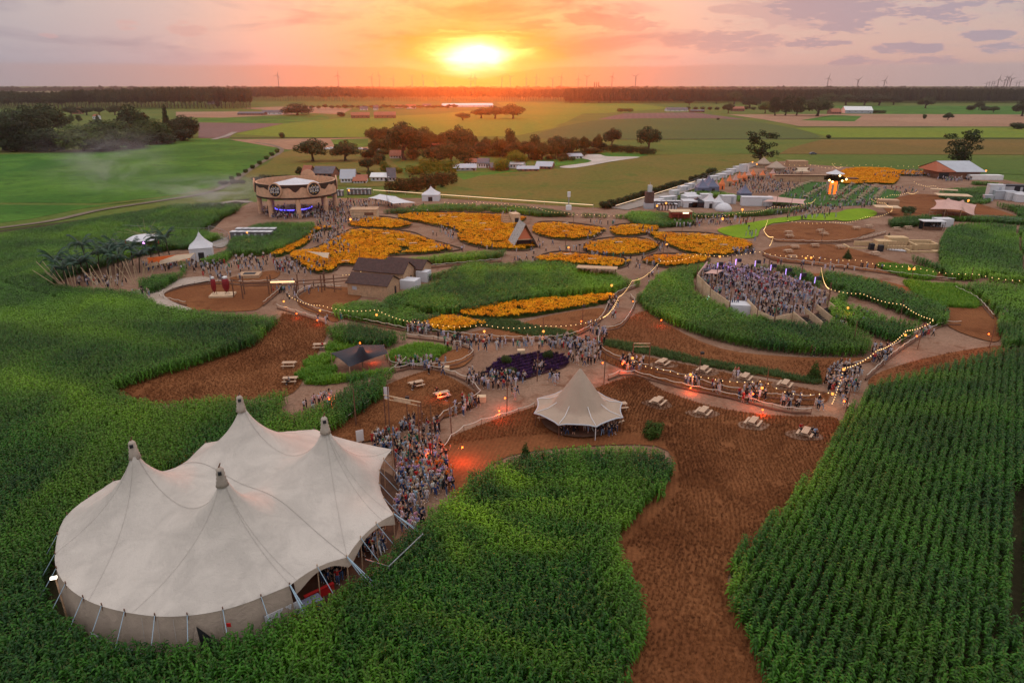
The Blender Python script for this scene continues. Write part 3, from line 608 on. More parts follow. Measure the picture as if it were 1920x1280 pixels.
# ------------------------------------------------------------- low crops, flowers, stubble
GRASSM = leaf_mat('cover_crop', (0.10, 0.24, 0.015), (0.20, 0.36, 0.02), trans=.3, rough=.6)
HEDM = leaf_mat('rough_grass', (0.05, 0.10, 0.02), (0.09, 0.14, 0.025), rough=.7)
def tuft(r, n, H, W_, L, k=0, wd=.03):
    mb = MB()
    for i in range(n):
        a = r.uniform(0, 6.3); q = r.uniform(0, W_); leaf(mb, (q * math.cos(a), q * math.sin(a), r.uniform(0, H * .4)), r.uniform(0, 6.3), r.uniform(.6, 1) * L, wd, r.uniform(1.2, 2.6), r.uniform(.6, 1.2), 2, k)
    return mb
lime_tuft = protos('cover', [tuft(r_, 34, .5, .4, .55, 0, .06).mesh('cover_%d' % i, [GRASSM]) for i in range(4)])
grass_tuft = protos('roughgrass', [tuft(r_, 26, .35, .4, .45, 0, .035).mesh('rough_%d' % i, [HEDM]) for i in range(4)])
STALK = leaf_mat('stubble_straw', (0.11, 0.036, 0.013), (0.30, 0.11, 0.038), trans=0, rough=.8, spec=.1)
stub_tuft = protos('stub', [tuft(r_, 12, .02, .12, .20, 0, .012).mesh('stub_%d' % i, [STALK]) for i in range(4)])
PET = leaf_mat('marigold_petal', (0.82, 0.24, 0.004), (0.98, 0.44, 0.010), trans=.2, rough=.7, spec=.1)
FLG = leaf_mat('marigold_leaf', (0.05, 0.10, 0.02), (0.09, 0.14, 0.025), rough=.7, spec=.1)
def flowers(r, nf=28, W_=.55, H=1.0):
    mb = tuft(r, 26, H * .7, W_, .35, 1, .06)
    for i in range(nf):
        x, y = r.uniform(-W_, W_), r.uniform(-W_, W_); z = H * r.uniform(.78, 1.05); q = r.uniform(.08, .15); tx, ty = r.uniform(-.5, .5), r.uniform(-.7, .3)
        vs = [(x, y, z + .03)] + [(x + q * math.cos(a * 1.047), y + q * math.sin(a * 1.047), z + q * (tx * math.cos(a * 1.047) + ty * math.sin(a * 1.047)) - .01) for a in range(6)]
        mb.add(vs, [(0, 1 + a, 1 + (a + 1) % 6) for a in range(6)], 0)
        mb.tube((x, y, 0.1), (x, y, z), .01, .008, 3, 1)
    return mb
flw = protos('marigold', [flowers(r_).mesh('marigold_%d' % i, [PET, FLG]) for i in range(5)])
def plot(name, label, cat, pts, coll, dens, hs=1.0, z=0.0, holes=(), base=None, ang=RA, bare=0.0, sm=True, var=.35):
    poly = P2(pts, z, sm)
    if base:
        o = sheet('bed_soil', poly, base, 0.16 + .004 * (len(FD) % 20), False, True); FD.append(o)
    P = rowgrid(poly, holes, dens, dens, ang, .5); P = P[visible(P)]
    P = P + rng.uniform(-.3, .3, P.shape) * dens
    nz = vnoise(P, .12, 5.5)
    if bare: nz2 = vnoise(P, .22, 44.); P = P[nz2 > bare]; nz = nz[nz2 > bare]
    s = hs * (1 - var / 2 + var * nz)
    return scatter(name, label, cat, np.concatenate([P, np.full((len(P), 1), .1)], 1), coll, None, s, None)
BEDM = field_mat('bed_soil', (0.05, 0.06, 0.015), (0.07, 0.06, 0.02), .1)
FLOW = [
 ('biggest marigold bed, left of the long hedge and below the wooden bar', [(548, 482), (600, 462, 1), (655, 432, 1), (700, 430, 1), (770, 436, 1), (800, 448, 1), (850, 463, 1), (862, 470), (800, 478), (730, 482), (728, 496), (690, 502), (640, 500), (630, 508), (600, 515), (575, 505)]),
 ('marigold bed crossed by picnic tables left of the lookout stairs', [(745, 404, 1), (800, 398, 1), (940, 402, 1), (985, 406, 1), (965, 425), (965, 440, 1), (1000, 462), (980, 472), (900, 466), (862, 452), (858, 436), (800, 422)]),
 ('small marigold bed beside the wooden bar', [(655, 425), (690, 408, 1), (740, 410, 1), (770, 425), (730, 432)]),
 ('ring shaped marigold bed left of the pair of round beds', [(1000, 435), (1010, 418, 1), (1060, 418, 1), (1125, 427, 1), (1130, 436), (1110, 448), (1060, 452), (1020, 446)]),
 ('round marigold bed in the middle of the paths', [(1094, 466), (1110, 452, 1), (1160, 446, 1), (1215, 450, 1), (1234, 466), (1210, 478), (1150, 482), (1105, 476)]),
 ('oval marigold bed with three benches left of the lime lawn', [(1222, 440), (1270, 436, 1), (1340, 440, 1), (1402, 458), (1405, 470), (1360, 482), (1300, 480), (1262, 466), (1225, 448)]),
 ('marigold bed beside the dirt path behind the lean-to roof', [(1008, 492), (1015, 480, 1), (1050, 473, 1), (1110, 478, 1), (1165, 484, 1), (1180, 494), (1160, 505), (1110, 502)]),
 ('small marigold bed at the head of the long festoon', [(1208, 494), (1220, 480, 1), (1270, 477, 1), (1322, 486), (1325, 494), (1260, 504)]),
 ('small marigold bed under the end of the low hedge', [(1148, 440), (1152, 424, 1), (1200, 420, 1), (1235, 424, 1), (1215, 440), (1170, 446)]),
 ('long bright marigold strip below the broad maize plot', [(862, 592), (900, 572, 1), (1000, 560, 1), (1100, 553, 1), (1150, 550, 1), (1148, 566), (1120, 574), (1040, 588), (960, 600), (890, 598)]),
 ('bright marigold patch where the low festoon meets the path', [(785, 612), (800, 594, 1), (850, 590, 1), (900, 600, 1), (895, 614), (850, 626), (810, 622)]),
 ('thin marigold edge along the crowded path left of the biggest bed', [(512, 478), (560, 455), (575, 425, 1), (625, 424, 1), (620, 432), (585, 440), (580, 456), (530, 482)]),
 ('small marigold patch round the sail shade', [(545, 480), (570, 468, 1), (600, 478), (598, 488), (560, 488)]),
 ('far marigold field behind the glowing tree tower', [(1575, 345), (1585, 318, .5), (1650, 316, .5), (1680, 320, .5), (1680, 345), (1640, 346)]),
 ('narrow marigold edge behind the barn crowd', [(1680, 330), (1682, 320, .5), (1745, 324, .5), (1745, 330)]),
]
for lb, pts in FLOW: plot('marigold_bed', lb, 'flower bed', pts, flw, .85 if pts[0][1] > 540 else .95, base=BEDM, bare=.2, sm=True)
LIM = [('lime green crop patch right of the black canopy', [(728, 672), (755, 650, .6), (790, 642, .6), (842, 650, .6), (835, 662), (800, 684), (745, 684)]),
 ('lime green crop tuft left above the black canopy', [(612, 658), (625, 640, .6), (665, 645, .6), (680, 654), (650, 660), (620, 662)]),
 ('lime green crop patch left of the black canopy', [(570, 690), (590, 668, .6), (625, 660, .6), (624, 680), (590, 696)]),
 ('lowest lime green crop patch left of the black canopy', [(556, 712), (575, 690, .6), (625, 686, .6), (628, 700), (600, 712)]),
 ('yellow green crop band along the top of the maize strip', [(572, 722), (600, 706, .6), (680, 698, .6), (740, 690, .6), (700, 708), (620, 722)]),
 ('lime green crop wedge at the right dirt path', [(1695, 532), (1750, 531, .6), (1800, 540), (1835, 576), (1780, 578), (1745, 574)]),
 ('lime green crop patch beneath the flaming torches', [(1645, 500), (1700, 497, .6), (1750, 512), (1745, 526), (1690, 520)])]
for lb, pts in LIM: plot('cover_crop', lb, 'crop patch', pts, lime_tuft, .45, base=LIMEM, hs=1.1)
plot('rough_grass', 'rough green grass verge between the two stubble strips', 'grass verge', [(1130, 640), (1250, 660), (1340, 680), (1450, 698), (1530, 715), (1530, 722), (1440, 708), (1340, 692), (1240, 672), (1140, 652)], grass_tuft, .4)
plot('rough_grass', 'rough grass round the stubble edge below the marigold strip', 'grass verge', [(880, 605), (960, 603), (990, 612), (1080, 628), (1050, 640), (960, 626)], grass_tuft, .45)
SL = {'S1': 'cut reddish stubble between the two near maize fields', 'S2': 'crescent of cut stubble above the big tent', 'S11': 'cut stubble round the two tables by the queue', 'S6': 'cut stubble strip with the row of picnic tables', 'S5': 'cut stubble strip below the oval maize plot', 'S8': 'cut stubble at the bend of the right path'}
for k_, dn in (('S1', .42), ('S2', .5), ('S11', .42), ('S6', .5), ('S5', .7), ('S8', .7)):
    poly = P2(BR[k_]); c0 = poly.mean(0); big = np.array([c0 + (p_ - c0) * 1.5 for p_ in poly]); P = rowgrid(big, [], dn * 1.0, dn * .42, 72 if k_ == 'S1' else 20, .5)
    P = P + rng.normal(0, dn * .17, P.shape)
    w_ = 1.6 * np.sin(P[:, 1] * .13 + P[:, 0] * .03) + 1.1 * np.sin(P[:, 1] * .05 + 1); P = P + (np.stack([w_, w_ * 0], 1) if k_ == 'S1' else np.stack([0 * w_, 1.4 * np.sin(P[:, 0] * .14)], 1))
    P = P[inpoly(P, poly)]; P = P[visible(P)]; nz = vnoise(P, .35, 8.); P = P[(nz > .22) & (rng.random(len(P)) < .9)]; nz = vnoise(P, .2, 3.)
    scatter('stubble', SL[k_], 'stubble', np.concatenate([P, np.full((len(P), 1), .2)], 1), stub_tuft, None, .7 + .9 * nz)
# ============================================================= trees
def crown_mat(name, lo, hi):
    m = bpy.data.materials.new(name); m.use_nodes = True; t = m.node_tree; q = NB(t); p = t.nodes['Principled BSDF']
    p.inputs['Roughness'].default_value = .65; p.inputs['Specular IOR Level'].default_value = .15
    oi = q.n('ShaderNodeObjectInfo'); pos = q.n('ShaderNodeNewGeometry').outputs['Position']
    f = q.m('ADD', q.m('MULTIPLY', q.noise(pos, .35, 3, .6), .8), q.m('MULTIPLY', oi.outputs['Random'], .25))
    c = q.mix(q.mr(f, .3, .75), lo, hi); c = q.mix(1.0, c, oi.outputs['Color'], 'MULTIPLY')
    q.put(p.inputs['Base Color'], c); tr = q.n('ShaderNodeBsdfTranslucent'); q.put(tr.inputs[0], c); mx = q.n('ShaderNodeMixShader'); mx.inputs[0].default_value = .2
    t.links.new(p.outputs[0], mx.inputs[1]); t.links.new(tr.outputs[0], mx.inputs[2]); t.links.new(mx.outputs[0], t.nodes['Material Output'].inputs[0]); MATS[name] = m; return m
CROWN = crown_mat('tree_foliage', (.022, .038, .010), (.060, .075, .018))
BARK = mat('bark', (.07, .05, .035), .9, .3, 3)
def crown_mesh(name, r, lobes, n, fs, droop=0.0, shell=.55):
    """unit tree: lobes = (x, y, z, rx, rz); many leaf-clump faces spread through each lobe"""
    mb = MB(); wt = [l[3] ** 2 * l[4] for l in lobes]; tot = sum(wt)
    for l, w in zip(lobes, wt):
        for i in range(max(8, int(n * w / tot))):
            while True:
                d = Vector((r.gauss(0, 1), r.gauss(0, 1), r.gauss(0, 1)))
                if d.length > .1: break
            d.normalize(); q = shell + (1 - shell) * r.random() ** .6; q *= 1 + .22 * noise.noise(Vector((d.x * 2.3 + l[0] * 9, d.y * 2.3 + l[1] * 7, d.z * 2.3)))
            c = Vector((l[0] + d.x * l[3] * q, l[1] + d.y * l[3] * q, l[2] + d.z * l[4] * q - droop * (abs(d.x) + abs(d.y)) * l[4] * .4))
            nrm = (d + Vector((r.uniform(-.8, .8), r.uniform(-.8, .8), r.uniform(-.3, .9)))).normalized()
            u = nrm.orthogonal().normalized(); v = nrm.cross(u); a = r.uniform(0, 6.28); s = fs * r.uniform(.5, 1.25)
            u2 = u * math.cos(a) + v * math.sin(a); v2 = -u * math.sin(a) + v * math.cos(a)
            mb.add([c - u2 * s - v2 * s * .3, c + v2 * s * .6, c + u2 * s + v2 * s * .2, c - v2 * s * .7], [(0, 1, 2, 3)])
    return mb.mesh(name, CROWN)
def trunk_mesh(name, r, h, rad, limbs):
    mb = MB(); p = Vector((0, 0, 0)); pts = [p]
    for i in range(4):
        p = p + Vector((r.uniform(-.02, .02), r.uniform(-.02, .02), h / 4)); pts.append(p)
    for i in range(4): mb.tube(pts[i], pts[i + 1], rad * (1.3 if i == 0 else 1 - .15 * i), rad * (.85 - .15 * i), 6)
    for l in limbs:
        a = pts[r.randint(2, 4)]; e = Vector((l[0], l[1], l[2])); m_ = a.lerp(e, .5) + Vector((0, 0, -.03))
        mb.tube(a, m_, rad * .5, rad * .35, 5); mb.tube(m_, e, rad * .35, rad * .12, 4)
    return mb.mesh(name, BARK)
def lobes(r, kind):
    L = []
    if kind == 'round':
        L = [(0, 0, .62, .34, .26)] + [(.27 * math.cos(a), .27 * math.sin(a), r.uniform(.42, .72), r.uniform(.17, .23), r.uniform(.15, .21)) for a in [k * .9 + r.uniform(-.3, .3) for k in range(7)]] + [(r.uniform(-.1, .1), r.uniform(-.1, .1), .83, .18, .15)]
    elif kind == 'tall':
        L = [(r.uniform(-.12, .12), r.uniform(-.12, .12), z, .38 * (1.1 - abs(z - .5)), .15) for z in (.3, .42, .54, .66, .78, .88)]
    elif kind == 'poplar':
        L = [(r.uniform(-.05, .05), 0, z, .5 * (1.05 - z * .75), .13) for z in (.2, .35, .5, .65, .8, .92)]
    elif kind == 'willow':
        L = [(0, 0, .52, .40, .36)] + [(.34 * math.cos(a), .34 * math.sin(a), r.uniform(.32, .6), .19, .28) for a in [k * .7 for k in range(9)]] + [(.15 * math.cos(a), .15 * math.sin(a), .8, .2, .17) for a in (0, 2, 4)]
    elif kind == 'airy':
        L = [(r.uniform(-.36, .36), r.uniform(-.3, .3), z, r.uniform(.14, .21), r.uniform(.06, .10)) for z in [.24 + .70 * k / 21 for k in range(22)]]
    elif kind == 'bush':
        L = [(0, 0, .45, .42, .45)] + [(.3 * math.cos(a), .3 * math.sin(a), r.uniform(.3, .6), .22, .32) for a in [k * 1.1 for k in range(6)]]
    elif kind == 'hedge':
        L = [(x, r.uniform(-.05, .05), .48, .17, r.uniform(.42, .55)) for x in (-.4, -.24, -.08, .08, .24, .4)]
    elif kind == 'cone':
        L = [(r.uniform(-.04, .04), r.uniform(-.04, .04), z, .46 * (1.08 - z), .14) for z in (.12, .28, .44, .6, .76, .9)]
    return L
TK = {}
rt = random.Random(5)
def proto_tree(kind):
    if kind in TK: return TK[kind]
    o = []
    nv = 3 if kind in ('round', 'willow', 'airy', 'bush') else 2
    for v in range(nv):
        L = lobes(rt, kind); n, fs, dr = {'round': (3000, .033, 0), 'tall': (2400, .034, 0), 'poplar': (1500, .05, 0), 'willow': (3600, .030, .25), 'airy': (2600, .027, 0), 'bush': (1300, .055, 0), 'hedge': (1400, .05, 0), 'cone': (1500, .045, 0)}[kind]
        cm = crown_mesh('crown_%s_%d' % (kind, v), rt, L, n, fs, dr)
        th = {'round': .4, 'tall': .3, 'poplar': .2, 'willow': .3, 'airy': .55, 'bush': .3, 'hedge': .3, 'cone': .3}[kind]
        tm = trunk_mesh('trunk_%s_%d' % (kind, v), rt, th, {'poplar': .035, 'bush': .03, 'hedge': .02}.get(kind, .045), [l[:3] for l in L[:9]])
        o.append((cm, tm))
    TK[kind] = o; return o
def tree(px, pb, pt, w, kind, label, group=None, hue=(1, 1, 1), name=None, cat='tree', rz=None, z0=0.0):
    g = G(px, pb, z0); h = HT(px, pb, pt, z0); wd = w * MPP(px, pb); cm, tm = rt.choice(proto_tree(kind))
    nm = name or {'poplar': 'poplar_tree', 'willow': 'willow_tree', 'bush': 'bush', 'hedge': 'hedge_bush', 'cone': 'conifer_bush', 'airy': 'open_crowned_tree'}.get(kind, 'broadleaf_tree')
    cat = {'bush': 'bush', 'hedge': 'hedge', 'cone': 'bush'}.get(kind, cat)
    t = thing(nm, label, cat, (g.x, g.y, z0), rt.uniform(0, 6.3) if rz is None else rz, group)
    if kind == 'hedge' and rz is None: t.rotation_euler = (0, 0, rt.uniform(-.15, .15))
    kx = 1.25 if kind == 'round' else 1.12; t.scale = (wd * kx, wd * (kx if kind != 'hedge' else .5), h * 1.03)
    c = link('crown', cm, t); c.color = (*hue, 1)
    if kind not in ('hedge',): link('trunk', tm, t)
    return t
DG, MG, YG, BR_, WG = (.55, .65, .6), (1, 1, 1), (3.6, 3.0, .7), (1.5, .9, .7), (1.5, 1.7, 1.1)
CG = 'trees of the dark copse on the left'
for a in [(10, 282, 213, 76, 'round', 'dark round tree at the left end of the copse', DG), (52, 283, 226, 62, 'willow', 'dark tree with drooping crown second along the front of the copse', DG), (100, 284, 240, 70, 'round', 'low dark tree left of the gap in the copse', DG),
          (60, 262, 197, 70, 'round', 'wide tree standing at the back of the copse, left part', MG), (98, 258, 193, 62, 'round', 'lighter tree at the back of the copse with open top', MG), (25, 255, 203, 55, 'round', 'tree at the back left corner of the copse', MG),
          (160, 283, 231, 92, 'willow', 'big willow with a yellowing top at the front of the copse', WG), (222, 279, 224, 84, 'willow', 'large grey green willow right of the yellow-topped one', (1.2, 1.3, .9)), (192, 272, 222, 60, 'round', 'rounded tree tucked behind the two big willows', MG),
          (254, 262, 196, 56, 'round', 'tallest domed tree rising behind the willows', MG), (285, 268, 221, 70, 'willow', 'willow right of the tallest domed tree in the copse', WG), (317, 262, 200, 18, 'poplar', 'slim dark poplar sticking up from the copse', DG),
          (343, 258, 216, 56, 'round', 'dark round tree at the right end of the copse', DG), (326, 260, 226, 45, 'round', 'dark tree below the slim poplar in the copse', DG), (363, 250, 232, 22, 'bush', 'bushy edge of the copse facing the ploughed field', BR_), (116, 283, 270, 28, 'bush', 'low bush in front of the copse gap', MG)]:
    tree(*a[:5], a[5], CG, a[6])
TG = 'scattered trees of the plain'
TL = [(134, 218, 198, 28, 'round', 'round grey tree left of the red brick house behind the copse'), (163, 216, 200, 26, 'round', 'round tree right of the red brick house behind the copse'), (186, 214, 201, 20, 'round', 'small round tree in the hedge line far behind the copse'), (216, 216, 197, 26, 'round', 'dim tree behind the tallest domed tree of the copse'),
      (134, 230, 216, 13, 'tall', 'small clipped tree by the pale wall behind the copse'), (148, 229, 216, 13, 'tall', 'small clipped tree right of its twin behind the copse'), (184, 229, 216, 9, 'poplar', 'narrow dark cypress behind the yellow-topped willow'),
      (557, 216, 193, 54, 'willow', 'wide dark clump beside the low white farm'), (640, 219, 209, 14, 'bush', 'round bush at the corner of the brick village'), (409, 203, 184, 12, 'tall', 'dark upright tree left of the white cottage at the woods'), (529, 259, 247, 10, 'bush', 'lone bush at the field edge above the two meadow trees'),
      (586, 303, 259, 54, 'round', 'dense round walnut tree, left of the two in the meadow'), (648, 302, 263, 50, 'round', 'dense round tree, right of the two in the meadow'),
      (563, 331, 312, 16, 'round', 'small round tree left of the red gabled house'), (420, 347, 337, 19, 'bush', 'round bush beside the track, left of the stage'), (446, 345, 336, 24, 'hedge', 'low hedge just left of the round stage roof'), (480, 341, 331, 15, 'bush', 'ball shaped bush behind the stage roof rim'), (517, 338, 327, 52, 'hedge', 'long clipped hedge behind the stage roof'),
      (702, 273, 238, 34, 'round', 'hazy brown tree left of the tallest village tree'), (722, 273, 237, 28, 'round', 'hazy brown tree touching the tallest village tree'), (758, 300, 226, 70, 'round', 'tallest broad tree of the village under the sunset'), (793, 277, 239, 34, 'tall', 'tree right behind the tallest village tree'),
      (720, 281, 266, 20, 'bush', 'pale bush left of the village house'), (695, 297, 277, 15, 'round', 'small tree between the meadow tree and the parked cars'), (690, 322, 295, 32, 'round', 'dark bushy tree above the white gabled house'), (712, 309, 287, 22, 'bush', 'dark round bush in the village garden'), (723, 326, 302, 22, 'tall', 'upright light green bush in the village garden'),
      (748, 325, 312, 16, 'bush', 'small dark bush left of the yellow green one'), (694, 333, 319, 13, 'bush', 'green ball bush behind the white gabled house'), (776, 299, 278, 30, 'bush', 'dome shaped clipped bush below the tallest village tree'), (636, 328, 316, 12, 'bush', 'little bush by the slate roofed house'), (670, 332, 322, 14, 'bush', 'little bush right of the slate roofed house'),
      (815, 302, 272, 44, 'bush', 'dark red-lit thicket right of the dome bush'), (866, 300, 234, 46, 'round', 'tree glowing orange straight below the sun'), (846, 310, 264, 44, 'round', 'dark orange-lit tree left below the glowing one'), (872, 312, 268, 38, 'tall', 'tree at the right foot of the glowing one'),
      (903, 292, 264, 36, 'round', 'tree between the glowing tree and the oval tree'), (930, 290, 256, 24, 'round', 'light crowned tree left of the oval tree'), (957, 284, 243, 26, 'tall', 'dark egg shaped tree in the middle of the village'), (932, 293, 274, 32, 'bush', 'dark bush under the light crowned tree'),
      (984, 298, 264, 38, 'round', 'tree right of the egg shaped tree'), (1002, 296, 254, 30, 'tall', 'tall tree behind the yellow ones'), (1020, 292, 268, 30, 'round', 'low dark tree right of the yellow ones'), (1045, 287, 254, 38, 'round', 'tree in the right part of the village wood'), (1072, 286, 257, 36, 'round', 'broad tree in the right part of the village wood'), (1096, 284, 258, 34, 'round', 'last but one tree at the right of the village wood'), (1120, 284, 264, 34, 'round', 'last tree at the right of the village wood'),
      (889, 303, 288, 18, 'bush', 'dark bush between the grey barn and white house'), (1147, 275, 240, 33, 'round', 'dark tree left of the lone field tree'), (1215, 282, 236, 44, 'round', 'lone dark field tree with a bare stem'),
      (1138, 285, 270, 34, 'hedge', 'hedge bank left of the lone field tree'), (1166, 286, 271, 36, 'hedge', 'hedge bank below the dark tree'), (1194, 288, 273, 36, 'hedge', 'hedge bank at the foot of the lone field tree'), (1214, 290, 277, 26, 'hedge', 'right end of the hedge bank'), (1067, 302, 293, 20, 'hedge', 'small hedge beside the pale yard'), (1052, 303, 293, 12, 'bush', 'round bush left of the pale yard'),
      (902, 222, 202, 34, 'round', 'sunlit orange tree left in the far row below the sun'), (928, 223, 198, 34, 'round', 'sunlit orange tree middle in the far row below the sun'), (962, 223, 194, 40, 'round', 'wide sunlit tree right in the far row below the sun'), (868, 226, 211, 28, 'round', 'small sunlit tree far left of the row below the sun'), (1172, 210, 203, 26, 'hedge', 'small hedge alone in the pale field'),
      (1070, 193, 172, 21, 'round', 'pale tree first of four before the right woods'), (1097, 193, 171, 27, 'round', 'pale tree second of four before the right woods'), (1123, 193, 171, 23, 'round', 'pale tree third of four before the right woods'), (1144, 193, 171, 19, 'round', 'pale tree last of four before the right woods'),
      (1292, 198, 184, 18, 'round', 'round tree before the woods, above the far sheds'), (1343, 195, 176, 18, 'round', 'small round tree before the woods, left of a domed one'), (1376, 196, 171, 28, 'round', 'domed pale tree before the woods'), (1405, 204, 178, 36, 'round', 'broad tree above the red roofed farm'), (1365, 213, 193, 19, 'round', 'tree left of the red roofed farm'), (1434, 213, 191, 22, 'round', 'light tree left of the dark poplar copse'),
      (1453, 217, 183, 28, 'tall', 'left tree of the dark square copse'), (1472, 217, 181, 30, 'tall', 'middle tree of the dark square copse'), (1493, 217, 182, 30, 'tall', 'right tree of the dark square copse'), (1532, 218, 182, 48, 'round', 'big round tree left of the blue and white barn'), (1552, 196, 174, 30, 'round', 'pale round tree behind the big round one'), (1586, 197, 176, 32, 'round', 'pale tree behind the blue and white barn'), (1620, 198, 177, 34, 'round', 'first tree of the row behind the barn'), (1648, 198, 177, 34, 'round', 'second tree of the row behind the barn'), (1675, 197, 178, 28, 'round', 'third tree of the row behind the barn'),
      (1735, 203, 180, 27, 'round', 'round tree standing before the long poplar wood'), (1820, 207, 197, 16, 'bush', 'small bush before the poplar wood'), (1835, 206, 188, 17, 'round', 'small tree among bushes at the far right'), (1846, 208, 198, 16, 'bush', 'bush right of the small tree at the far right'), (1862, 211, 199, 20, 'round', 'pale round bush at the far right'), (1916, 218, 185, 34, 'round', 'dark tree cut by the right edge of the picture'),
      (1777, 225, 211, 17, 'round', 'lone round bush in the stubble at the right'), (1733, 223, 213, 7, 'bush', 'tiny bush in the far stubble'), (1908, 242, 229, 27, 'bush', 'bush by the ditch at the right edge'), (1648, 213, 206, 20, 'hedge', 'small hedge right of the blue and white barn'), (1553, 260, 252, 9, 'bush', 'lone bush on the ditch corner'), (1346, 225, 221, 6, 'bush', 'tiny bush on the potato field edge'),
      (1333, 328, 313, 20, 'bush', 'round bush beyond the lit market hedge')]
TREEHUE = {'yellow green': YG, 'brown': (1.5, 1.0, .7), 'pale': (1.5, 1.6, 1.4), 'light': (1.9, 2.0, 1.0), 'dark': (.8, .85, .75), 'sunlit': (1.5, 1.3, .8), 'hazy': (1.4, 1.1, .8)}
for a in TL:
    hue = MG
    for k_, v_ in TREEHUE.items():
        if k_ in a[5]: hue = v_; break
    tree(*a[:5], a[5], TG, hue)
tree(778, 326, 308, 34, 'bush', 'yellow green round bush below the village', TG, YG)
tree(822, 327, 297, 62, 'hedge', 'large bright yellow green clipped hedge block in the village', TG, YG, rz=0)
tree(970, 314, 281, 38, 'round', 'bright yellow tree above the white sheds', TG, YG); tree(940, 320, 294, 30, 'bush', 'bright yellow bush left of the white sheds', TG, YG)
for k_, (x_, y_, t_, w_) in enumerate([(745, 362, 338, 40), (768, 360, 332, 44), (792, 357, 328, 44), (815, 352, 324, 44), (836, 346, 322, 36)]):
    tree(x_, y_, t_, w_, 'hedge', ['leftmost stretch of the dark hedge behind the white canopy', 'second stretch of the dark hedge behind the white canopy', 'middle stretch of the dark hedge behind the white pagoda', 'tallest stretch of the dark hedge near the yellow green block', 'right end stretch of the dark hedge above the meadow'][k_], 'dark hedge behind the festival', (.9, .65, .5))
tree(1425, 309, 247, 54, 'airy', 'tall dark tree with open crown beside the pointed tipis', TG, DG); tree(1799, 318, 246, 64, 'airy', 'tall forked tree with a see-through crown behind the barn', TG, DG)
HB = [(1136, 391, 376, 26), (1150, 388, 372, 22), (1164, 384, 369, 20), (1178, 380, 364, 22), (1192, 375, 360, 20), (1206, 370, 355, 20), (1230, 364, 350, 18), (1243, 360, 345, 20), (1254, 355, 341, 18), (1266, 351, 338, 22), (1280, 347, 336, 18), (1298, 342, 329, 14), (1308, 339, 326, 14), (1320, 335, 323, 14)]
for k_, h_ in enumerate(HB): tree(*h_, 'bush', 'clipped dark bush, number %d from the near end of the row along the lit fence' % (k_ + 1), 'clipped bushes along the lit fence', DG)
HB2 = [(500, 300), (487, 309), (474, 317), (461, 325), (448, 332), (435, 338), (510, 293), (520, 287)]
for k_, (x_, y_) in enumerate(HB2): tree(x_, y_, y_ - 9, 9, 'bush', 'small young tree in the row along the grey track', 'young trees along the track', WG)
tree(1525, 712, 677, 30, 'cone', 'leafy green bush at the end of the stubble strip', 'bushes on the festival ground', (1.2, 1.6, .9)); tree(1223, 822, 787, 36, 'bush', 'dark green bush alone on the stubble beside the pale tipi', 'bushes on the festival ground', (.9, 1.3, .8))
tree(985, 864, 829, 28, 'cone', 'dark bush at the tip of the maize below the pale tipi', 'bushes on the festival ground', (.7, 1.1, .7)); tree(1588, 486, 468, 19, 'cone', 'small fir-like bush on the bare dirt', 'bushes on the festival ground', (.7, 1, .8)); tree(1702, 400, 386, 24, 'bush', 'dark round bush left of the big pink stretch tent', 'bushes on the festival ground', (.7, .9, .8))
tree(1666, 447, 436, 9, 'cone', 'tiny bush behind the timber play maze', 'bushes on the festival ground', DG)
for x_, y_, t_, lb in ((950, 684, 664, 'bush at the left tip of the lavender bed'), (1027, 674, 655, 'bush at the top of the lavender bed'), (958, 706, 686, 'bush on the lower edge of the lavender bed')): tree(x_, y_, t_, 20, 'bush', lb, 'bushes of the lavender bed', (.9, 1.1, .9))
for x_, y_, t_, w_ in ((30, 284, 258, 60), (80, 284, 262, 50), (190, 284, 255, 60), (250, 278, 250, 60), (300, 270, 246, 60), (345, 264, 240, 40)): tree(x_, y_, t_, w_, 'bush', 'low bush at the foot of the copse, %s of the way along' % ('a tenth', 'a fifth', 'half', 'two thirds', 'four fifths', 'nine tenths')[[30, 80, 190, 250, 300, 345].index(x_)], CG, DG)
for k_ in range(46):
    x_ = 690 + 440 * ((k_ * .618) % 1); y_ = 296 + 14 * math.sin(k_ * 2.4) - (x_ - 690) * .03; k2 = 'round' if k_ % 2 else 'bush'; w_ = 26 + 10 * math.sin(k_ * 1.7); tree(x_, y_, y_ - (30 if k2 == 'round' else 15) - 6 * math.sin(k_ * 3.1), w_, k2, 'hazy orange-brown tree of the village wood below the sun' if k2 == 'round' else 'low hazy bush in the undergrowth of the village wood', 'undergrowth and trees of the village wood', (1.5, 1.0, .6))
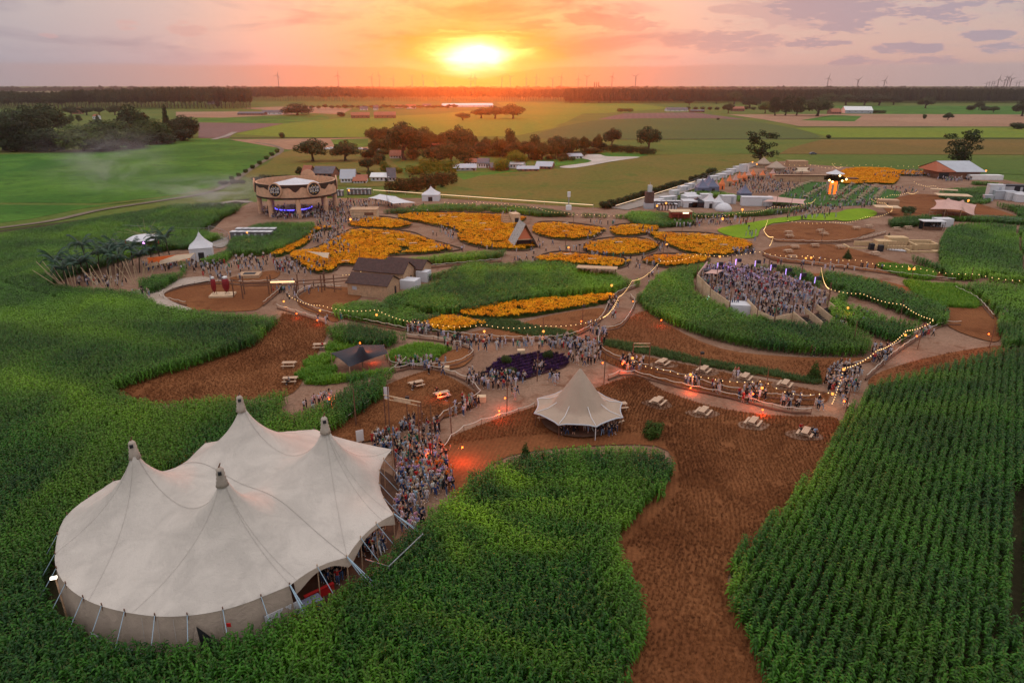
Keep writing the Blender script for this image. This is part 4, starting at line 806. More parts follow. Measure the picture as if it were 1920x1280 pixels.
# far woods: masses that read as one
def woods(name, label, xs, ytop, ybase, rows, kind='round', gap=1.0, w=12.0, hue=None):
    coll = protos('wood_' + name + str(len(GN_CACHE)), [a for a in [joined(kind, i) for i in range(2)]])
    pts = []; hs = []
    for k in range(rows):
        yb = ybase - k * 1.3; x = xs[0]
        while x < xs[1]:
            g = G(x, yb + rt.uniform(-.4, .4)); m_ = MPP(x, yb); h = HT(x, yb, (ytop(x) if callable(ytop) else ytop) + rt.uniform(-1.5, 2.0)) * rt.uniform(.88, 1.04)
            pts.append((g.x, g.y, 0)); hs.append((w * rt.uniform(.8, 1.4), w * 1.2, max(6, min(h, 46)))); x += w / m_ * .62 * gap
    return scatter(name, label, 'wood', np.array(pts), coll, None, np.array(hs), None, tilt=.02)
JM = {}
def joined(kind, i):
    if (kind, i) in JM: return JM[(kind, i)]
    L = lobes(rt, kind); cm = crown_mesh('woodtree_%s_%d' % (kind, i), rt, L, 700, .07); tm = trunk_mesh('woodtrunk', rt, .4, .03, [])
    bm = bmesh.new(); bm.from_mesh(cm)
    for f in bm.faces: f.material_index = 0
    n0 = len(bm.faces); bm.from_mesh(tm); bm.faces.ensure_lookup_table()
    for f in bm.faces[n0:]: f.material_index = 1
    me = bpy.data.meshes.new('woodtree_%s_%d' % (kind, i)); bm.to_mesh(me); bm.free(); me.materials.append(CROWN); me.materials.append(BARK); JM[(kind, i)] = me; return me
woods('far_wood', 'dark wood on the horizon left of the copse gap', (-340, 470), lambda x: 169 + 3 * math.sin(x * .013) - (4 if x > 120 else 0), 204, 8)
woods('far_wood', 'wood on the horizon below the sunset', (430, 1090), lambda x: 164 + 2 * math.sin(x * .02), 190, 7)
woods('far_wood', 'long poplar wood on the horizon at the right', (1060, 2300), lambda x: 168 + 1.2 * math.sin(x * .01), 193.5, 5, 'tall', .6, 9)
woods('far_wood', 'faint farthest tree line just under the horizon', (-300, 2250), 161.5, 176, 2, 'round', 1.3, 34)
woods('far_thicket', 'bushes and trees between the far villages on the left', (560, 860), 196, 205, 2, 'round', 2.2, 9)
woods('far_thicket', 'hedges between the far farms on the right', (1290, 1560), 199, 206, 1, 'bush', 2.6, 8)
# ============================================================= far houses
WHITE = mat('white_render', (.72, .70, .68), .8, .08, .5); BRICK = mat('brick_wall', (.28, .12, .08), .85, .2, 1); GREYR = mat('slate_roof', (.12, .11, .12), .7, .2, 1)
REDR = mat('red_tile_roof', (.34, .12, .07), .8, .2, 1); DARKW = mat('dark_window', (.03, .035, .045), .25); GREYM = mat('grey_metal_roof', (.42, .43, .46), .5, .08, .3); TIMB = mat('dark_timber', (.06, .04, .03), .8)
def gable(px, pb, wpx, wall_px, tot_px, deep, wallm, roofm, label, name='house', cat='house', rz=0.0, group='houses of the far villages', wins=3, door=True, ov=.4):
    """gabled building: px is the middle of its near long wall"""
    g = G(px, pb); m_ = MPP(px, pb); w = wpx * m_; hw = HT(px, pb, pb - wall_px); ht = max(hw + .25 * deep * .3, HT(px, pb, pb - tot_px) * .98)
    t = thing(name, label, cat, (g.x, g.y, 0), rz, group)
    b_ = MB(); b_.box((0, deep / 2, hw / 2), (w, deep, hw)); b_.add([(-w / 2, 0, hw), (-w / 2, deep, hw), (-w / 2, deep / 2, ht - .12)], [(0, 1, 2)]); b_.add([(w / 2, 0, hw), (w / 2, deep, hw), (w / 2, deep / 2, ht - .12)], [(0, 2, 1)]); b_.build('wall', wallm, t)
    r = MB(); 
    for s in (0, 1):
        y0, y1 = (-ov, deep / 2) if s == 0 else (deep + ov, deep / 2); sl = (ht - hw) / (deep / 2); z0 = hw - ov * sl
        A = [(-w / 2 - ov, y0, z0), (w / 2 + ov, y0, z0), (w / 2 + ov, y1, ht), (-w / 2 - ov, y1, ht)]
        r.add(A + [(x, y, z + .2) for x, y, z in A], [(0, 3, 2, 1), (4, 5, 6, 7), (0, 1, 5, 4), (1, 2, 6, 5), (2, 3, 7, 6), (3, 0, 4, 7)])
    r.build('roof', roofm, t)
    if wins:
        for i in range(wins):
            x = -w / 2 + w * (i + .75) / (wins + .5); q = MB(); q.box((x, -.03, hw * .55), (min(1.1, w / wins * .4), .08, min(1.2, hw * .45))); q.build('window', DARKW, t)
    if door: q = MB(); q.box((w * .42 - .3, -.03, min(2, hw * .7) / 2), (min(1, w * .12), .08, min(2, hw * .7))); q.build('door', TIMB, t)
    return t
HS = [(878, 201, 96, 3, 7, 18, WHITE, WHITE, 'long white greenhouse roof just below the sun glow', 'greenhouse'), (470, 216, 50, 3, 6, 14, BRICK, GREYR, 'low dark farm barns left of the white farm', 'barn'), (510, 215, 36, 4, 8, 12, WHITE, GREYR, 'white low farm beside the wide dark clump', 'farmhouse'),
      (396, 196, 14, 3, 6, 8, WHITE, GREYR, 'white cottage at the edge of the woods', 'house'), (676, 222, 34, 6, 11, 12, BRICK, REDR, 'brick barn left in the village strip', 'barn'), (722, 222, 40, 6, 12, 12, BRICK, REDR, 'larger brick barn right in the village strip', 'barn'), (705, 207, 9, 4, 9, 8, WHITE, GREYR, 'tiny white house with pointed roof in the far village', 'house'), (770, 204, 18, 4, 8, 9, WHITE, REDR, 'white house with red roof in the far village', 'house'), (682, 207, 14, 3, 7, 9, WHITE, GREYR, 'white house left in the far village', 'house'), (800, 201, 16, 3, 6, 9, WHITE, GREYR, 'pale shed left of the long greenhouse', 'shed'), (748, 203, 14, 3, 6, 9, WHITE, REDR, 'small house between two others in the far village', 'house'),
      (1385, 209, 22, 5, 9, 12, BRICK, REDR, 'farm with bright red roof before the right woods', 'farmhouse'), (1568, 214, 20, 4, 10, 12, BRICK, REDR, 'red roofed farm left of the blue and white barn', 'farmhouse'), (1610, 213, 48, 6, 13, 30, GREYM, WHITE, 'long low barn with pale ribbed roof at the right', 'barn'), (1270, 209, 40, 3, 7, 16, WHITE, GREYR, 'pale sheds at the edge of the ploughed field', 'shed'), (1308, 211, 26, 3, 5, 10, BRICK, GREYR, 'dark low shed right of the pale sheds', 'shed'), (144, 214, 16, 6, 12, 10, BRICK, REDR, 'red brick house between two round trees behind the copse', 'house'), (178, 225, 8, 7, 10, 8, WHITE, REDR, 'pale gabled house behind the yellow-topped willow', 'house'),
      (605, 333, 38, 8, 19, 9, BRICK, GREYR, 'house with dark slate roof behind the stage', 'house'), (573, 334, 14, 8, 22, 8, BRICK, REDR, 'small red gabled house behind the stage', 'house'), (652, 343, 26, 9, 24, 6, WHITE, GREYM, 'white half-timbered house with a steep pale gable', 'house'), (675, 344, 24, 5, 14, 8, WHITE, REDR, 'low house with brown roof right of the steep white one', 'house'), (712, 340, 34, 8, 14, 7, WHITE, WHITE, 'white low cottage behind the white canopy', 'house'), (735, 340, 14, 8, 24, 5, WHITE, GREYR, 'narrow house with a steep grey gable at the hedge', 'house'),
      (742, 297, 22, 5, 14, 8, WHITE, REDR, 'village house under the tallest tree', 'house'), (822, 277, 34, 6, 14, 10, BRICK, REDR, 'long pink-lit brick house among the hazy trees', 'house'), (872, 320, 42, 5, 11, 8, GREYM, GREYM, 'low barn with pale grey roof at the meadow edge', 'barn'), (906, 315, 20, 9, 17, 7, WHITE, GREYR, 'white house with dark gable at the meadow edge', 'house'), (967, 316, 26, 8, 10, 8, WHITE, WHITE, 'flat white box shed at the meadow edge', 'shed'), (1019, 317, 30, 5, 12, 10, BRICK, GREYM, 'round cornered pale roof at the right end of the sheds', 'shed'), (938, 319, 34, 5, 12, 9, BRICK, GREYR, 'brown low house between the white ones', 'house'), (990, 321, 40, 4, 8, 7, BRICK, GREYM, 'low cluttered sheds right of the white box', 'shed'), (1080, 298, 26, 5, 9, 8, WHITE, GREYM, 'pale building beside the pale yard', 'house'), (885, 309, 20, 5, 10, 7, WHITE, REDR, 'red roofed house behind the pale grey barn', 'house')]
for h_ in HS: gable(*h_[:9], name=h_[9], cat=h_[9], rz=rt.uniform(-.25, .25), wins=2 if h_[2] < 20 else 4)
# parked cars by the village
CARP = {}
def car(px, py, rz, col, label, group='cars parked by the village', sc_=1.0, van=False):
    g = G(px, py); t = thing('parked_van' if van else 'parked_car', label, 'van' if van else 'car', (g.x, g.y, .05), rz, group)
    key = (col, van)
    if key not in CARP:
        m_ = mat('car_paint_%d' % len(CARP), col, .3, spec=.6); gl = mat('car_glass', (.02, .025, .03), .1); ty = mat('tyre', (.02, .02, .02), .9)
        L_, W_ = (5.2, 2.0) if van else (4.3, 1.75)
        P_ = [(-.5, .3), (-.5, .95), (-.45, 1.9), (.22, 1.95), (.36, 1.15), (.5, .95), (.5, .3)] if van else [(-.5, .3), (-.5, .8), (-.42, .95), (-.33, 1.4), (.1, 1.42), (.24, .98), (.47, .85), (.5, .3)]
        b_ = MB(); n = len(P_); vs = [(x * L_, s * W_ / 2 * (.88 if z > 1.2 else 1), z) for s in (-1, 1) for x, z in P_]
        b_.add(vs, [tuple(range(n)), tuple(range(2 * n - 1, n - 1, -1))] + [(i, i + n, (i + 1) % n + n, (i + 1) % n) for i in range(n)])
        w_ = MB(); w_.box((-.12 * L_, 0, 1.2 if not van else 1.5), (.42 * L_, W_ * .97, .28)); 
        wh = MB(); wh.tube((0, -.1, 0), (0, .1, 0), .32, n=10); CARP[key] = (b_.mesh('car_body', m_), w_.mesh('car_windows', gl), wh.mesh('car_wheel', ty), L_, W_)
    bm_, wm_, hm_, L_, W_ = CARP[key]; link('body', bm_, t); link('window', wm_, t)
    for sx_ in (-.32, .32):
        for sy_ in (-.5, .5): link('wheel', hm_, t, (sx_ * L_, sy_ * W_, .32))
    return t
for k_, (x_, y_, c_, lb) in enumerate([(613, 281, (.6, .62, .65), 'silver car left of the right meadow tree'), (622, 280, (.8, .8, .8), 'white car beside the silver one at the meadow tree'), (677, 281, (.75, .75, .78), 'pale car just right of the meadow tree'), (686, 282, (.12, .12, .14), 'dark car parked by the village lane'), (706, 282, (.5, .5, .52), 'grey car near the village house'), (1524, 290, (.1, .1, .13), 'dark car out on the meadow behind the tipis')]): car(x_, y_, rt.uniform(-.3, .3), c_, lb)
# ============================================================= wind turbines, stacks
TURB = mat('turbine_grey', (.26, .23, .24), .6)
def turbine(px, D, hubpx, label, rot=0.0, nb=3):
    m_ = D / FPX; x = (px - 960) * m_ * .937; hub = CAM_H + (161 - hubpx) * m_ * .877
    t = thing('wind_turbine', label, 'wind turbine', (x, D, 0), 0, 'wind turbines on the horizon')
    q = MB(); q.tube((0, 0, 0), (0, 0, hub), 3.2, 2.0, 8); q.build('tower', TURB, t)
    q = MB(); q.box((0, -1.5, hub + 1), (3.2, 8, 3.4)); q.build('nacelle', TURB, t)
    L_ = 8.5 * m_
    for i in range(nb):
        a = rot + i * 2 * math.pi / nb; q = MB(); d = Vector((math.sin(a), 0, math.cos(a))); o_ = Vector((0, -6, hub + 1))
        q.tube(o_, o_ + d * L_ * .3, 1.5, 1.9, 4); q.tube(o_ + d * L_ * .3, o_ + d * L_, 1.9, .6, 4); q.build('blade', TURB, t)
    return t
xs_ = [(523, 142, .3), (635, 142, .1), (698, 145, .5), (712, 142, .0), (738, 148, .4), (773, 144, .9), (794, 143, 1.6), (816, 153, .3), (883, 147, .2), (891, 146, .0), (941, 146, .7), (957, 145, 1.3), (987, 147, .1), (1005, 145, .2), (1036, 148, .8), (1052, 144, .4), (1084, 148, .0), (1100, 145, 1.1), (1147, 144, .3), (1191, 144, .9), (1551, 147, .2), (1607, 151, .8), (1657, 151, .4), (1870, 149, .1)]
prev = None
for k_, (x_, y_, r__) in enumerate(xs_):
    d_ = 'left of' if False else ''
    lbs = 'wind turbine, number %d of the %s counted from the left' % (k_ + 1, 'whole horizon row')
    turbine(x_, 4300, y_, lbs, r__)
for k_, (x_, y_) in enumerate([(1882, 150), (1887, 146), (1893, 149)]): turbine(x_, 4300, y_, ['left', 'tallest middle', 'right'][k_] + ' turbine of the overlapping trio at the far right', .5 * k_ + .2, 3)
for k_, x_ in enumerate((1114.5, 1118.5, 1122.5)):
    q = MB(); m_ = 4300 / FPX; q.tube((0, 0, 0), (0, 0, CAM_H + 6 * m_), 3.6, 2.6, 10); o = q.build('chimney_stack', TIMB); o.location = ((x_ - 960) * m_ * .937, 4300, 0); tag(o, ['left', 'middle', 'right'][k_] + ' chimney of the three dark stacks on the horizon', 'chimney', 'chimney stacks on the horizon')
for k_, x_ in enumerate((1849, 1854, 1859, 1863, 1905, 1910)):
    q = MB(); m_ = 4300 / FPX; h_ = CAM_H + (5 + k_ % 3) * m_; q.tube((0, 0, 0), (0, 0, h_), 2, 1.4, 6); q.tube((-14, 0, h_ * .9), (18, 0, h_), 1.2, .8, 4); q.tube((0, 0, h_), (0, 0, h_ + 9), 1.2, .6, 4); o = q.build('harbour_crane', TURB); o.location = ((x_ - 960) * m_ * .937, 4300, 0); tag(o, 'harbour crane, number %d from the left of the far right horizon' % (k_ + 1), 'crane', 'cranes on the horizon')
# ============================================================= fabric roofs
def canvas_mat(name, col, rough=.75, var=.10, trans=.0, stain=.0):
    m = bpy.data.materials.new(name); m.use_nodes = True; t = m.node_tree; q = NB(t); p = t.nodes['Principled BSDF']; p.inputs['Roughness'].default_value = rough; p.inputs['Specular IOR Level'].default_value = .2
    pos = q.n('ShaderNodeNewGeometry').outputs['Position']
    f = q.mr(q.noise(pos, .35, 6, .65, .6), .3, .7); c = q.mix(f, tuple(x * (1 - var) for x in col), col)
    if stain:
        s = q.mr(q.noise(pos, .9, 8, .75, 2.5), .60, .72); c = q.mix(q.m('MULTIPLY', s, stain), c, tuple(x * .45 for x in col))
        s = q.mr(q.noise(pos, 6, 3, .6), .68, .76); c = q.mix(q.m('MULTIPLY', s, stain * .8), c, tuple(x * .4 for x in col))
    q.put(p.inputs['Base Color'], c)
    bn = q.n('ShaderNodeBump'); bn.inputs['Strength'].default_value = .6; bn.inputs['Distance'].default_value = .12
    q.put(bn.inputs['Height'], q.noise(pos, 1.6, 5, .65, 1.2)); t.links.new(bn.outputs[0], p.inputs['Normal'])
    if trans:
        tr = q.n('ShaderNodeBsdfTranslucent'); q.put(tr.inputs[0], c); mx = q.n('ShaderNodeMixShader'); mx.inputs[0].default_value = trans
        t.links.new(p.outputs[0], mx.inputs[1]); t.links.new(tr.outputs[0], mx.inputs[2]); t.links.new(mx.outputs[0], t.nodes['Material Output'].inputs[0])
    MATS[name] = m; return m
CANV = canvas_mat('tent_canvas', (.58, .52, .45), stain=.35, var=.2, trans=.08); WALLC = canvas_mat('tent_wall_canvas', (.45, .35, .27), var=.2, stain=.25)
WCANV = canvas_mat('white_canvas', (.74, .72, .73), trans=.12); TIPIC = canvas_mat('tipi_canvas', (.45, .335, .25), var=.12, stain=.2, trans=.08); PINKC = canvas_mat('pink_canvas', (.66, .40, .33), trans=.12); BLACKC = canvas_mat('black_canvas', (.022, .022, .03), rough=.5)
GREYC = canvas_mat('grey_blue_canvas', (.16, .17, .24)); SANDC = canvas_mat('sand_canvas', (.58, .44, .30), trans=.1)
WOOD = mat('raw_timber', (.47, .29, .17), .8, .25, 2.5, bump=.2, bscale=9); PWOOD = mat('pale_plywood', (.60, .42, .26), .8, .2, 1.2); DWOOD = mat('dark_pole_wood', (.16, .075, .045), .85, .3, 4); ROPE = mat('pale_rope', (.62, .54, .44), .9)
STRAP = mat('pale_blue_strap', (.36, .48, .56), .6); STEEL = mat('galvanised_steel', (.42, .44, .46), .4, metal=.6); REDM = mat('red_plastic', (.5, .02, .02), .5); ROOFB = mat('brown_felt_roof', (.075, .042, .036), .9, .3, 2, bump=.5, bscale=6); BLK = mat('black_paint', (.02, .02, .022), .6)
def near_bnd(P, poly):
    """nearest point on the closed 3-D outline for each (n,2) point"""
    best = np.full(len(P), 1e9); out = np.zeros((len(P), 3)); n = len(poly)
    for i in range(n):
        a = poly[i]; b_ = poly[(i + 1) % n]; ab = b_[:2] - a[:2]; L = (ab @ ab) + 1e-12
        t = np.clip(((P - a[:2]) @ ab) / L, 0, 1); c = a + t[:, None] * (b_ - a); d = ((P - c[:, :2]) ** 2).sum(1)
        k = d < best; best[k] = d[k]; out[k] = c[k]
    return out
def fabric(poly, peaks, res, its=700, p=.55, sagw=0.0, z0=0.0):
    poly = np.array(poly, float); lo = poly[:, :2].min(0) - res * 1.5; hi = poly[:, :2].max(0) + res * 1.5
    xs = np.arange(lo[0], hi[0], res); ys = np.arange(lo[1], hi[1], res); Xg, Yg = np.meshgrid(xs, ys); P = np.stack([Xg.ravel(), Yg.ravel()], 1)
    ins = inpoly(P, poly[:, :2]); nb = near_bnd(P, poly); Zg = nb[:, 2].copy(); sh = Xg.shape
    fix = ~ins; dm = np.full(len(P), 1e9)
    for (x, y, z, r) in peaks:
        d = np.hypot(P[:, 0] - x, P[:, 1] - y); dm = np.minimum(dm, d); k = d <= max(r, res * .72); fix = fix | k; Zg[k] = z
    if len(peaks): K = (dm + .35) ** (-p)
    else: K = np.ones(len(P))
    K = K.reshape(sh); Zg = Zg.reshape(sh); fx = fix.reshape(sh)
    ke = (K[:, 1:] + K[:, :-1]) / 2; kn = (K[1:] + K[:-1]) / 2
    we = np.zeros(sh); we[:, :-1] = ke; ww = np.zeros(sh); ww[:, 1:] = ke; wn_ = np.zeros(sh); wn_[:-1] = kn; ws = np.zeros(sh); ws[1:] = kn; wsum = we + ww + wn_ + ws
    ch = (np.indices(sh).sum(0) % 2).astype(bool); om = 1.85
    for it in range(its):
        for c in (ch, ~ch):
            S = np.zeros(sh); S[:, :-1] += we[:, :-1] * Zg[:, 1:]; S[:, 1:] += ww[:, 1:] * Zg[:, :-1]; S[:-1] += wn_[:-1] * Zg[1:]; S[1:] += ws[1:] * Zg[:-1]
            k = c & ~fx; Zg[k] += om * ((S[k] + sagw * K[k] * z0) / (wsum[k] + sagw * K[k]) - Zg[k])
    Pz = np.concatenate([P, Zg.ravel()[:, None]], 1); Pz[~ins] = nb[~ins]
    I = ins.reshape(sh); nx = sh[1]; idx = np.arange(len(P)).reshape(sh)
    cell = I[:-1, :-1] | I[1:, :-1] | I[:-1, 1:] | I[1:, 1:]; jj, ii = np.nonzero(cell)
    F_ = [(idx[j, i], idx[j, i + 1], idx[j + 1, i + 1], idx[j + 1, i]) for j, i in zip(jj, ii)]
    used = sorted({v for f in F_ for v in f}); mp = {v: k for k, v in enumerate(used)}
    mb = MB(); mb.add([tuple(Pz[v]) for v in used], [tuple(mp[v] for v in f) for f in F_])
    def zat(x, y):
        u = min(max((x - lo[0]) / res, 0), sh[1] - 1.001); v = min(max((y - lo[1]) / res, 0), sh[0] - 1.001); i, j = int(u), int(v); u -= i; v -= j
        return float(Zg[j, i] * (1 - u) * (1 - v) + Zg[j, i + 1] * u * (1 - v) + Zg[j + 1, i] * (1 - u) * v + Zg[j + 1, i + 1] * u * v)
    return mb, zat
def scallop(corners, pull=.12, lift=.0, n=4, smooth_ok=True):
    c = [np.array(q, float) for q in corners]; ctr = np.mean(c, 0); o = []
    for i in range(len(c)):
        a, b_ = c[i], c[(i + 1) % len(c)]; mid = (a + b_) / 2; inn = (ctr - mid); inn[2] = 0; L = np.linalg.norm((b_ - a)[:2]); inn = inn / (np.linalg.norm(inn) + 1e-9)
        for k in range(n):
            t = k / n; w = 4 * t * (1 - t); o.append(a + (b_ - a) * t + inn * L * pull * w + np.array([0, 0, lift * w]))
    return np.array(o)
# ------------------------------------------------------------- the big tent
CAPC = canvas_mat('cap_canvas', (.46, .38, .31), var=.3, stain=.5)
PK = [(-33.0, 52.4), (-23.6, 48.0), (-27.1, 61.6), (-17.5, 57.0)]
EZ = 3.35; NEWP = (-34.2, 60.8)
rnd_ = smoothline(EAVE[13:] + EAVE[:8], 6)            # smooth end round the left masts
out_ = [(*q, EZ) for q in rnd_]
def sc_edge(a, b_, inn, lift, n=6):
    a = np.array(a); b_ = np.array(b_); d = (b_ - a); nn = np.array([-d[1], d[0]]); nn /= np.linalg.norm(nn)
    return [(*(a + d * k / n + nn * inn * 4 * (k / n) * (1 - k / n)), EZ + lift * 4 * (k / n) * (1 - k / n)) for k in range(1, n + 1)]
out_ += sc_edge(EAVE[7], EAVE[8], .25, .25) + sc_edge(EAVE[8], EAVE[9], .3, .35) + sc_edge(EAVE[9], EAVE[10], 1.35, .3, 10) + sc_edge(EAVE[10], EAVE[11], .8, .3) + sc_edge(EAVE[11], EAVE[12], .3, .3) + sc_edge(EAVE[12], NEWP, .2, .1) + sc_edge(NEWP, EAVE[13], .2, .1)[:-1]
out_ = np.array(out_)
bt = thing('big_tent', 'huge pale beige tent with four peaks, standing in the maize at the lower left', 'tent', (0, 0, 0))
fb, zat = fabric(out_, [(x, y, 10.0, .4) for x, y in PK], .38, 1200, .85, (.38 / 5.0) ** 2, 1.9)
fb.build('canopy', CANV, bt, True)
for (x, y) in PK:
    q = MB(); q.lathe((x, y, 0), [(.52, 9.55), (.43, 9.8), (.46, 9.9), (.37, 10.05), (.40, 10.25), (.32, 10.4), (.36, 10.65), (.29, 10.8), (.31, 10.98), (.24, 11.1), (.15, 11.2), (.0, 11.22)], 14); q.build('mast_cap', CAPC, bt, True)
    q = MB(); q.tube((x, y, 0), (x, y, 9.2), .12, .1, 8); q.tube((x - .06, y, 11.2), (x + .12, y, 11.6), .07, .05, 6); q.build('mast', DWOOD, bt)
    q = MB(); q.box((x + .12, y - .36, 10.85), (.28, .2, .26), .5); q.build('mast_cap_vent', BLK, bt)
SEAMM = mat('seam_cord', (.42, .37, .32), .8)
def seam(a, b_, lab='seam', n=26, r=.035):
    pts = []
    for k in range(n + 1):
        t = k / n; x = a[0] + (b_[0] - a[0]) * t; y = a[1] + (b_[1] - a[1]) * t; pts.append((x, y, zb(x, y) + .05))
    return pts
_fg = {}
def zb(x, y):
    return zat(x, y)
for i, j in ((0, EAVE[1]), (0, EAVE[3]), (1, EAVE[4]), (1, EAVE[7]), (1, (-16.9, 43.8)), (3, EAVE[8]), (3, EAVE[9]), (3, (-11.6, 51.6)), (3, EAVE[10]), (2, EAVE[11]), (2, EAVE[12]), (0, EAVE[13])):
    q = MB(); q.path(seam(PK[i], j)[1:], .010, 4); q.build('seam', SEAMM, bt)
for i, j in ((0, 1), (2, 3)):
    q = MB(); q.path(seam(PK[i], PK[j])[1:-1], .016, 4); q.build('seam', SEAMM, bt)
mids = [(-34.0, 60.6), EAVE[8]]
q = MB(); q.path(seam(mids[0], mids[1], n=40), .02, 4); q.build('seam', SEAMM, bt)
# side wall of hanging canvas round the closed end
wallpts = []
_w = [(*p_,) for p_ in sc_edge(EAVE[12], NEWP, .2, .0) + sc_edge(NEWP, EAVE[13], .2, .0)] + [(*q, EZ) for q in rnd_]
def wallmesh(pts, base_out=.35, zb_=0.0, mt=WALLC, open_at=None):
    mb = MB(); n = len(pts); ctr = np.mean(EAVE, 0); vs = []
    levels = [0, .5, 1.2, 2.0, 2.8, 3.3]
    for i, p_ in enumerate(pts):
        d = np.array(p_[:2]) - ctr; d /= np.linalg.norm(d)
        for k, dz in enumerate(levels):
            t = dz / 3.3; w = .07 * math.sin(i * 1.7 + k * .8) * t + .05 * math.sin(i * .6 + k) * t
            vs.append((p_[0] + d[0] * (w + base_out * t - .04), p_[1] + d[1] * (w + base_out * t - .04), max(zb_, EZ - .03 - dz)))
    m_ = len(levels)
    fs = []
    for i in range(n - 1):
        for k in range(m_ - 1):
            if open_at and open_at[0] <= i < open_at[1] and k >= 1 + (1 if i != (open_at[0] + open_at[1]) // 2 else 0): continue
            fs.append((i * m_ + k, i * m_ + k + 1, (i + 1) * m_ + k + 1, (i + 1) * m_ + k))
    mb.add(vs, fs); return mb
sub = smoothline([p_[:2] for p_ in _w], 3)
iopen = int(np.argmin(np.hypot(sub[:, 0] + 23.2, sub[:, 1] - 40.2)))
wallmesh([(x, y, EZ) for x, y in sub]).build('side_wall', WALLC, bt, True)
# valance hanging under the open edge, deeper at the poles
val = [tuple(p_) for p_ in sc_edge(EAVE[7], EAVE[8], .25, .25, 14) + sc_edge(EAVE[8], EAVE[9], .3, .35, 16)]
vm = MB(); n = len(val); vs = []
for i, p_ in enumerate(val):
    ph = (i % 15) / 15.0 if i < 14 else ((i - 14) / 16.0); dp = .35 + .75 * abs(math.cos(math.pi * ph)) ** 3
    vs += [(p_[0], p_[1], p_[2]), (p_[0] + .08, p_[1] - .08, p_[2] - dp)]
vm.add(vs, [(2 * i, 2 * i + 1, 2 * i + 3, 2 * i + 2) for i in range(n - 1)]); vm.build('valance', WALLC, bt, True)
# side poles with straps to the ground
allb = out_; per = []
acc = 0
for i in range(len(allb)):
    a = allb[i]; b_ = allb[(i + 1) % len(allb)]; L = np.linalg.norm(b_[:2] - a[:2]); acc += L
    if acc > 2.1: acc = 0; per.append(b_)
ctr = np.array(EAVE).mean(0)
for p_ in per:
    d = p_[:2] - ctr; d /= np.linalg.norm(d)
    q = MB(); q.tube((p_[0] - d[0] * .1, p_[1] - d[1] * .1, 0), (p_[0] - d[0] * .02, p_[1] - d[1] * .02, p_[2] + .28), .055, .045, 6); q.build('side_pole', WOOD if p_[0] > -17 else DWOOD, bt)
    q = MB(); q.tube((p_[0], p_[1], p_[2] + .05), (p_[0] + d[0] * 2.3, p_[1] + d[1] * 2.3, 0), .032, .032, 4); q.build('guy_strap', STRAP, bt)
for cx_, cy_ in (EAVE[7], EAVE[8], EAVE[9]):
    d = np.array([cx_, cy_]) - ctr; d /= np.linalg.norm(d)
    for o in (-.25, .25): q = MB(); q.tube((cx_, cy_, EZ + .1), (cx_ + d[0] * 3.4 - d[1] * o, cy_ + d[1] * 3.4 + d[0] * o, 0), .045, .045, 4); q.build('guy_strap', STRAP, bt)
q = MB(); gx = G(430, 1180, 1.7); q.box((gx.x + .1, gx.y - .15, 2.3), (.32, .06, .32)); q.build('red_sign', REDM, bt)
dp = sub[iopen]; dq = sub[iopen + 1] - sub[iopen]; dq = dq / np.linalg.norm(dq); dn_ = dp - np.mean(EAVE, 0); dn_ /= np.linalg.norm(dn_)
def wp(s_, z, off=.14): t_ = (3.3 - z) / 3.3; v = dp + dq * s_ + dn_ * (.35 * t_ + off); return (v[0], v[1], z)
q = MB(); q.add([wp(-.3, 2.5), wp(-.1, 0), wp(1.7, 0)], [(0, 1, 2)]); q.build('door_opening', BLK, bt)
q = MB(); q.add([wp(-.32, 2.6, .17), wp(-1.0, .05, .2), wp(-.1, 0, .34), wp(-.28, 2.6, .18), wp(1.75, 0, .22), wp(2.2, 0, .42), wp(.9, 1.5, .3)], [(0, 1, 2), (3, 4, 5, 6)]); q.build('door_flap', WALLC, bt)
for s_ in (-9.5, -6.8, -4.2, 3.4): k_ = min(max(iopen + int(s_ / .45), 1), len(sub) - 2); v0 = sub[k_]; n0 = v0 - np.mean(EAVE, 0); n0 /= np.linalg.norm(n0); q = MB(); q.tube((v0[0] + n0[0] * .13, v0[1] + n0[1] * .13, 3.2), (v0[0] + n0[0] * .5, v0[1] + n0[1] * .5, 0), .022, n=4); q.build('wall_seam', SEAMM, bt)
# floor of trodden earth inside
sheet('tent_floor', grow(EAVE, -.2), mat('trodden_earth', (.10, .05, .03), .95, .3, 1), .16, True, True)
def simple_box(name, label, cat, px, py, size, m_, z=0.0, rz=0.0, group=None, k=None, world=None):
    g = world or G(px, py, z); q = MB(); q.box((0, 0, size[2] / 2), size); o = q.build(name, m_); o.location = (g[0], g[1], z); o.rotation_euler = (0, 0, rz); return tag(o, label, cat, group)
# white barrier, light pole, loose poles round the tent
g1 = G(500, 1182, .3); g2 = G(566, 1150, .3); t = thing('barrier_panel', 'long white panel fence in the maize at the side of the big tent', 'barrier', ((g1.x + g2.x) / 2, (g1.y + g2.y) / 2, .1), math.atan2(g2.y - g1.y, g2.x - g1.x))
L_ = math.hypot(g2.x - g1.x, g2.y - g1.y); q = MB(); q.box((0, 0, .95), (L_, .05, 1.3)); q.build('panel', WCANV, t)
for s in (-.5, 0, .5): q = MB(); q.tube((s * L_, .05, 0), (s * L_, .05, 1.7), .03); q.build('post', STEEL, t)
g = G(128, 1165); t = thing('lamp_post', 'leaning pale pole with a small lamp at the left end of the big tent', 'lamp post', (g.x, g.y, 0)); q = MB(); q.tube((0, 0, 0), (-.35, .4, 3.9), .07, .06, 8); q.build('pole', WOOD, t); q = MB(); q.box((-.45, .35, 4.0), (.45, .25, .15), .4); q.build('lamp_head', mat('lamp_glow_white', (1, 1, 1), .5, emit=(1, .85, .65), es=2.5), t)
